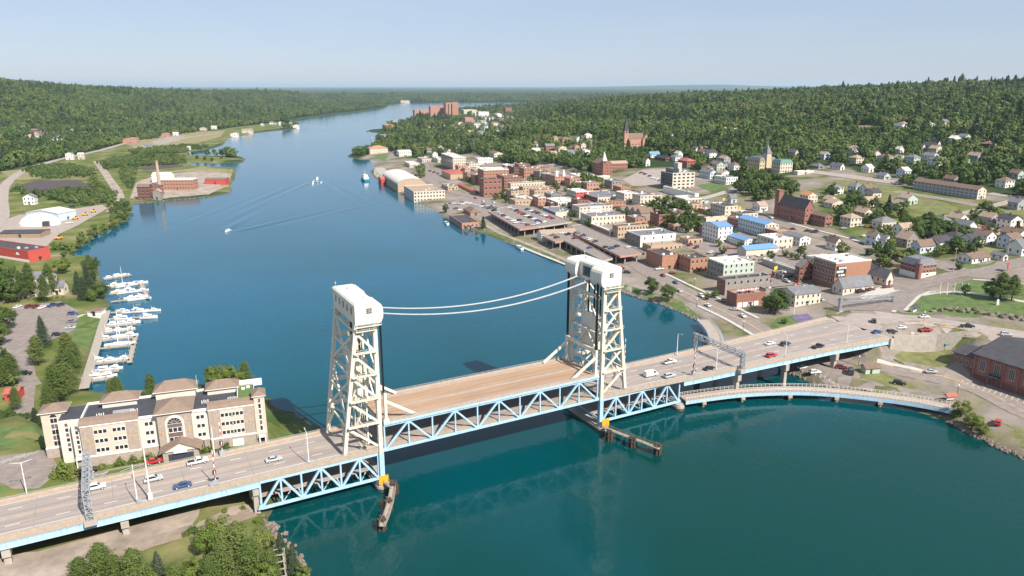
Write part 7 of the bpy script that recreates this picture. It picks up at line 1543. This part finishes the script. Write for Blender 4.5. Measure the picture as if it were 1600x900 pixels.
def plant(p, h, kind, label, group, wide=1.0):
    base = kind.replace('_hi',''); nm = {'broad':'leafy_tree','bright':'leafy_tree','pine':'pine_tree','spruce':'spruce_tree','shrub':'shrub','shrub_dark':'shrub'}[base]
    tn[0] += 1; V_ = TV[kind]; tr, cr = V_[tn[0] % len(V_)]
    o = thing(nm, label, 'shrub' if 'shrub' in base else 'tree', p, tn[0]*2.4 % 6.28, group); s = h/(3.0 if 'shrub' in base else 10.0); o.scale = (s*wide, s*wide, s)
    link('stem' if 'shrub' in base else 'trunk', tr, o); link('foliage' if 'shrub' in base else 'crown', cr, o); return o
def topat(x, y, h):
    z = 4.0
    for _ in range(6): p = at(x, y, z+h); z = max(hgt(p[0], p[1]), .3)
    return np.array([p[0], p[1], z])
def gang(items, where, group, top=True):
    """items: (x, y, height, kind[, width]); labels count each kind from left"""
    items = sorted(items, key=lambda t: t[0]); cnt = {}; tot = {}
    for it in items: k = it[3].replace('_hi',''); tot[k] = tot.get(k,0)+1
    for it in items:
        k = it[3].replace('_hi',''); i = cnt.get(k,0); cnt[k] = i+1
        lab = '%s%s %s' % (KT[k], '' if tot[k] == 1 else ', %s from left,' % ORD[i], where)
        p = topat(it[0], it[1], it[2]) if top else G(it[0], it[1]); plant(p, it[2], it[3], lab, group, it[4] if len(it) > 4 else 1.0)
gang([(150,850,13,'pine_hi',1.25),(120,872,11,'pine_hi',1.3),(176,868,11,'pine_hi',1.3),(203,858,13,'pine_hi',1.2),(243,862,11,'spruce_hi'),(268,880,9,'pine_hi',1.2),(318,822,8,'bright_hi'),(340,806,10,'bright_hi'),(366,816,15,'pine_hi',1.2),(345,838,12,'pine_hi',1.3),(386,842,12,'pine_hi',1.3),(404,826,9,'bright_hi',.9),(420,858,9,'pine_hi',1.2),(436,834,11,'spruce_hi',1.1),(455,850,9,'spruce_hi'),(300,872,8,'bright_hi'),(325,868,10,'pine_hi',1.3),(408,880,9,'bright_hi'),(472,882,5,'bright_hi'),(230,884,8,'bright_hi')], 'in the foreground thicket below the bridge', 'foreground trees')
gang([(302,832,2.6,'shrub_dark'),(405,817,2.6,'shrub'),(350,800,1.6,'shrub'),(380,795,1.4,'shrub'),(290,838,1.8,'shrub')], 'on the bank above the foreground thicket', 'foreground shrubs', top=False)
gang([(61,494,14,'spruce_hi',1.1),(52,525,13,'pine_hi',1.2),(100,520,14,'pine_hi',1.25),(112,535,12,'pine_hi',1.2),(103,548,14,'pine_hi',1.2),(80,570,15,'pine_hi',1.2),(97,565,14,'pine_hi',1.3),(12,552,13,'pine_hi',1.2),(-6,556,13,'pine_hi',1.2),(4,478,12,'broad_hi'),(-8,500,12,'broad_hi'),(20,605,9,'pine_hi'),(70,600,10,'pine_hi')], 'between the marina car park and the hotel', 'pines by the marina')
gang([(8,436,13,'broad'),(-6,425,14,'broad'),(24,452,7,'spruce_hi'),(40,412,19,'pine_hi',.9),(72,412,18,'pine_hi',.9),(28,424,16,'pine_hi',1.0),(64,430,15,'pine_hi',1.0),(95,403,10,'bright_hi',1.3),(138,396,19,'broad_hi',.62),(133,412,14,'spruce_hi',1.1),(118,424,13,'spruce_hi',1.2),(127,432,13,'spruce_hi',1.2),(155,440,10,'broad_hi',1.1),(143,452,7,'bright_hi'),(20,420,10,'broad'),(86,428,10,'pine_hi')], 'around the cream apartment house', 'trees around the apartment house')
gang([(45+i*9,469-i*.6,1.7,'shrub') for i in range(7)], 'in the hedge behind the marina car park', 'hedge shrubs', top=False)
gang([(180,588,9,'pine_hi',1.2),(170,592,8,'pine_hi'),(232,584,11,'pine_hi',1.0),(328,570,10,'bright_hi',.8),(346,568,10,'bright_hi',.9),(362,570,10,'bright_hi',.85),(381,565,10,'pine_hi',1.2),(336,578,8,'bright_hi',.9),(372,577,8,'bright_hi',.9)], 'on the shore behind the hotel', 'pines behind the hotel')
gang([(12,637,7,'broad_hi'),(32,644,6,'broad_hi',1.2),(52,637,7,'spruce_hi',1.5),(70,652,5,'broad_hi'),(-6,642,7,'broad_hi')], 'on the lawn left of the hotel', 'trees left of the hotel')
gang([(103,742,5.2,'shrub',1.0),(113,748,3,'shrub'),(88,745,2.6,'shrub'),(186,727,2.6,'shrub'),(208,723,2.7,'shrub'),(231,719,2.8,'shrub'),(245,719,1.8,'shrub'),(325,707,2.8,'shrub'),(351,702,2.6,'shrub_dark'),(312,709,1.6,'shrub_dark'),(160,732,2,'shrub')], 'in the bed along the hotel front', 'hotel shrubs', top=False)
gang([(1018,460,10.5,'broad_hi',1.0),(1043,472,10.5,'broad_hi',1.0)], 'on the grass point behind the right tower', 'round waterfront trees', top=False)
gang([(1215,449,14,'broad_hi',1.15),(1204,462,9,'broad'),(1105,458,4,'broad'),(1118,452,5,'broad'),(1226,497,3,'bright_hi',1.6)], 'beside the brick terrace building', 'trees by the terrace')
gang([(1030,305,14,'broad'),(1048,302,15,'broad',1.1),(1066,310,15,'broad',1.1),(1081,322,14,'broad',1.1),(1058,328,13,'broad',1.2),(1092,336,11,'broad'),(1040,322,14,'broad',1.1),(1074,340,11,'broad'),(1024,314,10,'bright'),(1014,312,8,'broad')], 'in the large clump right of the brown gabled row', 'downtown tree clump')
gang([(1318,376,10,'broad_hi',1.1),(1303,275,13,'broad',.95),(1335,302,11,'broad'),(1346,300,12,'broad'),(1392,297,14,'spruce'),(1412,306,13,'broad'),(1378,386,9,'broad'),(1394,383,11,'broad'),(1411,390,10,'bright'),(1385,396,8,'bright'),(1550,318,7,'broad'),(1556,362,6,'broad'),(1573,362,7,'broad'),(1593,340,12,'spruce_hi',1.2),(1548,278,12,'broad'),(1511,443,6,'broad_hi',.9),(1570,424,14,'pine_hi',1.5),(1556,433,11,'broad_hi'),(1588,428,13,'pine_hi',1.4),(1530,368,9,'broad'),(1500,408,5,'broad')], 'among the upper streets on the right', 'trees among the upper streets')
gang([(1505,632,6.5,'bright_hi',1.2),(1522,646,6,'bright_hi',1.3),(1538,662,4.5,'bright_hi',1.3),(1493,642,4,'bright_hi')], 'at the shore end of the curved footbridge', 'shore bushes')
gang([(696,317,9,'broad',.8),(737,343,6,'bright'),(755,338,10,'spruce',1.2),(728,352,4,'bright'),(745,372-12,4,'bright')], 'along the shore by the waterfront restaurant', 'shore trees')
def grove(poly, n, hmin, hmax, kinds, where, group, seed):
    r = random.Random(seed); P_ = poly; xs = [p[0] for p in P_]; ys = [p[1] for p in P_]; out = []; tries = 0
    while len(out) < n and tries < 4000:
        tries += 1; x, y = r.uniform(min(xs), max(xs)), r.uniform(min(ys), max(ys))
        if not inpoly(x, y, P_): continue
        g = G(x, y)
        if any((g[0]-a)**2+(g[1]-c)**2 < (4+s*.45)**2 for _, a, c, s in LAND): continue
        if any((g[0]-o_[5])**2+(g[1]-o_[6])**2 < 22 for o_ in out): continue
        out.append((x, y, r.uniform(hmin,hmax), r.choice(kinds), r.uniform(.9,1.25), g[0], g[1]))
    gang([o_[:5] for o_ in out], where, group, top=False)
BK = ['broad','broad','broad','bright','broad']
for a in [([(872,284),(905,280),(945,289),(940,299),(900,299)],9,7,10,BK,'in the green gap below the theatre','theatre trees',2),
 ([(920,256),(975,247),(1010,252),(1008,262),(960,266),(925,266)],24,9,13,BK,'on the slope below the large spired church','church slope trees',3),([(1150,298),(1175,278),(1235,287),(1240,306),(1180,316)],20,9,14,BK,'in the grove below the courthouse','courthouse grove',4),
 ([(1295,322),(1330,310),(1385,333),(1375,352),(1310,348)],13,7,10,BK,'above the brick church annex','annex trees',5),([(1425,358),(1470,356),(1512,376),(1502,400),(1465,394),(1432,378)],14,8,12,BK,'behind the brick Victorian house','Victorian house trees',6),
 ([(790,247),(850,243),(920,252),(900,265),(840,256)],18,8,12,BK,'on the slope above the orange brick block','slope trees',7),([(648,264),(660,262),(662,284),(650,284)],6,5,8,BK,'beside the curved waterfront street','street trees',8),
 ([(1335,400),(1420,404),(1480,404),(1600,384),(1600,340),(1500,340),(1400,350)],32,5,9,BK,'in the yards of the upper street houses','yard trees',13),([(700,285),(870,275),(900,298),(1000,300),(1060,350),(1040,380),(960,375),(880,345),(780,318)],38,4,7.5,BK,'along the downtown streets','downtown street trees',15),([(1060,330),(1200,355),(1280,400),(1270,440),(1130,400)],18,4,7,BK,'between the motel and the drive-through','motel street trees',16),([(300,242),(370,246),(378,252),(330,252),(300,250)],7,4,8,['broad','spruce'],'on the narrow spit','spit trees',14)]:
    grove(*a)
sl_ = [(104,402),(118,398),(112,392),(126,389),(138,382),(146,377),(152,371),(160,368),(170,363),(178,360),(186,356),(193,351),(198,344),(202,337),(206,330),(196,340),(182,352),(166,360),(190,328),(198,322)]
gang([(x-3, y, 4.2+(i*37 % 5)*.5, 'bright' if i % 3 else 'broad', 1.2) for i, (x, y) in enumerate(sl_)], 'in the thicket along the left shore', 'left shore thicket', top=False)
gang([(2+i*15, 470-(i%2)*6, 4, 'broad') for i in range(2)]+[(i, 395-(i%3)*2, 6, 'bright') for i in (86,98)], 'near the red warehouse', 'warehouse trees', top=False)
gang([(1460+i*13, 484+i*1.3, 1.5, 'shrub_dark') for i in range(10)], 'among the boulders below the park', 'bank shrubs', top=False)
# ------------------------------------------------------------------ forest on the hills: one uncountable mass
forest_src = bpy.data.collections.new('forest_source')
FS = [broad(s,26,22,.68,'leaf_wood',11,5.1,.12)[1] for s in (50,51,52,53)]+[broad(54,22,20,.68,'leaf_wood',13,3.6,.1)[1]]+[conifer(55,'spruce',12,7,10,.55,'leaf_spruce',14)[1], conifer(56,'pine',10,7,12,.55,'leaf_wood',14)[1]]
for i, me in enumerate(FS): forest_src.objects.link(bpy.data.objects.new('wood_%02d' % i, me))
def forest_points():
    out = []; r = np.random.RandomState(3); LT = np.array([(a, c, s) for _, a, c, s in LAND])
    tp = np.array(TOWN); lp = np.array(COVER[1][0])
    for y0, y1, sp in ((330,1000,7.6),(1000,1700,8.6),(1700,3000,11),(3000,6800,14)):
        wd = y1*.74+120; X, Y = np.meshgrid(np.arange(-wd, wd, sp), np.arange(y0, y1, sp), indexing='ij'); X = X.ravel(); Y = Y.ravel()
        X = X+r.uniform(-.45,.45,X.shape)*sp; Y = Y+r.uniform(-.45,.45,Y.shape)*sp; k = np.abs(X) < Y*.74+100; X = X[k]; Y = Y[k]
        s = np.maximum(sdist(X, Y, RPOLY), sdist(X, Y, LPOLY)); k = s > (9 if y0 < 1700 else 22); X = X[k]; Y = Y[k]
        k = (sdist(X, Y, tp) < -2); k &= sdist(X, Y, lp) < -4
        for e_ in EXC: k &= (sdist(X, Y, np.array(e_)) < 0) | (r.rand(len(X)) < .13)
        X = X[k]; Y = Y[k]
        Z = hgtv(X, Y); k = np.ones(len(X), bool)
        for a, c, sz in LT:
            if c > y1+200 or c < y0-200: continue
            d = math.hypot(a, c); ux, uy = -a/d, -c/d; dx, dy = X-a, Y-c; al = dx*ux+dy*uy; la = np.abs(dx*uy-dy*ux); k &= ~((la < sz*.55+3) & (al > -sz*.5-3) & (al < sz*.5+44))
        X, Y, Z = X[k], Y[k], Z[k]; out.append(np.stack([X, Y, Z, np.full(len(X), sp)], 1))
    return np.concatenate(out)
FP = forest_points(); n_ = len(FP); rg_ = np.random.RandomState(9)
sc_ = np.exp(rg_.normal(0,.24,n_))*np.interp(FP[:,3],[7.6,8.6,11,14],[.9,1.02,1.12,1.2]); patchy = vnoise(FP[:,0],FP[:,1],260,21)+rg_.normal(0,.35,n_)
vi_ = np.where(patchy > .42, rg_.randint(5,7,n_), rg_.randint(0,5,n_))
fm = bpy.data.meshes.new('forest'); fm.vertices.add(n_); fm.vertices.foreach_set('co', FP[:,:3].reshape(-1).astype(np.float32)-np.tile([0,0,.4],n_).astype(np.float32))
for nm, arr, ty in (('sc',sc_,'FLOAT'),('rot',rg_.uniform(0,6.28,n_),'FLOAT'),('vi',vi_,'INT')):
    a_ = fm.attributes.new(nm, ty, 'POINT'); a_.data.foreach_set('value', arr.astype(np.float32 if ty == 'FLOAT' else np.int32))
fo = link('forest', fm, kind='stuff', label='dense green woodland covering the hills on both banks')
ng = bpy.data.node_groups.new('forest_scatter', 'GeometryNodeTree'); ng.interface.new_socket('Geometry', in_out='INPUT', socket_type='NodeSocketGeometry'); ng.interface.new_socket('Geometry', in_out='OUTPUT', socket_type='NodeSocketGeometry')
N = ng.nodes; gi = N.new('NodeGroupInput'); go = N.new('NodeGroupOutput'); ip = N.new('GeometryNodeInstanceOnPoints'); ci = N.new('GeometryNodeCollectionInfo'); ci.inputs[0].default_value = forest_src; ci.inputs['Separate Children'].default_value = True; ci.inputs['Reset Children'].default_value = True
def na(nm, ty): x = N.new('GeometryNodeInputNamedAttribute'); x.data_type = ty; x.inputs[0].default_value = nm; return x.outputs[0]
mp = N.new('GeometryNodeMeshToPoints'); cx = N.new('ShaderNodeCombineXYZ'); ng.links.new(na('rot','FLOAT'), cx.inputs[2])
ng.links.new(gi.outputs[0], mp.inputs[0]); ng.links.new(mp.outputs[0], ip.inputs['Points']); ng.links.new(ci.outputs[0], ip.inputs['Instance']); ip.inputs['Pick Instance'].default_value = True
ng.links.new(na('vi','INT'), ip.inputs['Instance Index']); ng.links.new(na('sc','FLOAT'), ip.inputs['Scale']); ng.links.new(cx.outputs[0], ip.inputs['Rotation']); ng.links.new(ip.outputs[0], go.inputs[0])
md = fo.modifiers.new('scatter', 'NODES'); md.node_group = ng

def thicket(name, label, polys, sp, smin, smax, seed):
    r = np.random.RandomState(seed); P_ = []
    for poly in polys:
        w = np.array(pxg(poly)); lo, hi = w.min(0), w.max(0); X, Y = np.meshgrid(np.arange(lo[0],hi[0],sp), np.arange(lo[1],hi[1],sp)); X = X.ravel()+r.uniform(-.5,.5,X.size)*sp; Y = Y.ravel()+r.uniform(-.5,.5,Y.size)*sp
        k = (sdist(X, Y, w) > r.uniform(-3,6,X.size)) & (np.maximum(sdist(X, Y, RPOLY), sdist(X, Y, LPOLY)) > 2)
        for _, a, c, sz in LAND: k &= (X-a)**2+(Y-c)**2 > (sz*.55+3)**2
        k &= r.rand(X.size) < .8; P_.append(np.stack([X[k],Y[k],hgtv(X[k],Y[k])],1))
    P_ = np.concatenate(P_); n = len(P_); m = bpy.data.meshes.new(name); m.vertices.add(n); m.vertices.foreach_set('co', P_.reshape(-1).astype(np.float32))
    for nm, arr, ty in (('sc',r.uniform(smin,smax,n),'FLOAT'),('rot',r.uniform(0,6.28,n),'FLOAT'),('vi',r.randint(0,5,n),'INT')):
        a_ = m.attributes.new(nm, ty, 'POINT'); a_.data.foreach_set('value', arr.astype(np.float32 if ty == 'FLOAT' else np.int32))
    o = link(name, m, kind='stuff', label=label); md = o.modifiers.new('scatter','NODES'); md.node_group = ng
thicket('thicket', 'scrubby thickets on the flats of the left bank', [[(152,254),(215,243),(290,245),(290,257),(225,260),(165,266)],[(40,268),(60,261),(110,259),(150,268),(140,278),(60,280)],[(60,306),(100,298),(140,299),(182,306),(178,318),(150,322),(120,322),(62,310)],[(20,302),(28,290),(42,300),(62,308),(50,312)],[(176,322),(205,314),(208,330),(190,354),(150,372),(112,402),(100,398),(140,366),(176,345)],[(140,272),(160,290),(168,304),(150,304),(140,290)],[(190,262),(215,262),(212,280),(200,300),(192,280)],[(200,236),(290,228),(330,230),(290,240),(210,244)],[(-40,395),(20,400),(22,430),(10,470),(-40,480)],[(-40,555),(14,560),(20,600),(-40,640)]], 5.2, .34, .68, 5)
thicket('thicket', 'clumped trees on the slopes inside the town', [[(870,284),(905,278),(948,288),(945,300),(900,300)],[(918,256),(975,246),(1008,252),(1006,262),(985,262),(960,268),(925,268)],[(1152,300),(1175,282),(1236,289),(1242,306),(1180,318)],[(1298,324),(1330,312),(1385,335),(1378,352),(1312,348)],[(1428,360),(1470,358),(1512,378),(1504,398),(1466,394),(1436,378)],[(784,250),(850,246),(868,256),(835,258)],[(650,264),(661,264),(664,284),(652,286)],[(1440,300),(1480,292),(1400,283),(1380,283)],[(1088,262),(1118,270),(1120,282),(1092,270)]], 6.4, .55, .95, 6)
print('FOREST', n_, 'TREES', tn[0])
# ------------------------------------------------------------------ haze
hb = MB(); hb.box(-61000, 61000, -1000, 61000, -7, 235); hz = hb.mesh('haze', 'trim_white'); hz.materials.clear()
hm = bpy.data.materials.new('haze_air'); hm.use_nodes = True; t = hm.node_tree; t.nodes.remove(t.nodes['Principled BSDF']); pv = t.nodes.new('ShaderNodeVolumePrincipled'); pv.inputs['Color'].default_value = (.66,.82,1,1); pv.inputs['Density'].default_value = 0.000036; pv.inputs['Anisotropy'].default_value = .1
t.links.new(pv.outputs[0], t.nodes['Material Output'].inputs['Volume']); hz.materials.append(hm); link('haze', hz, kind='stuff', label='thin bluish summer haze over the whole valley')
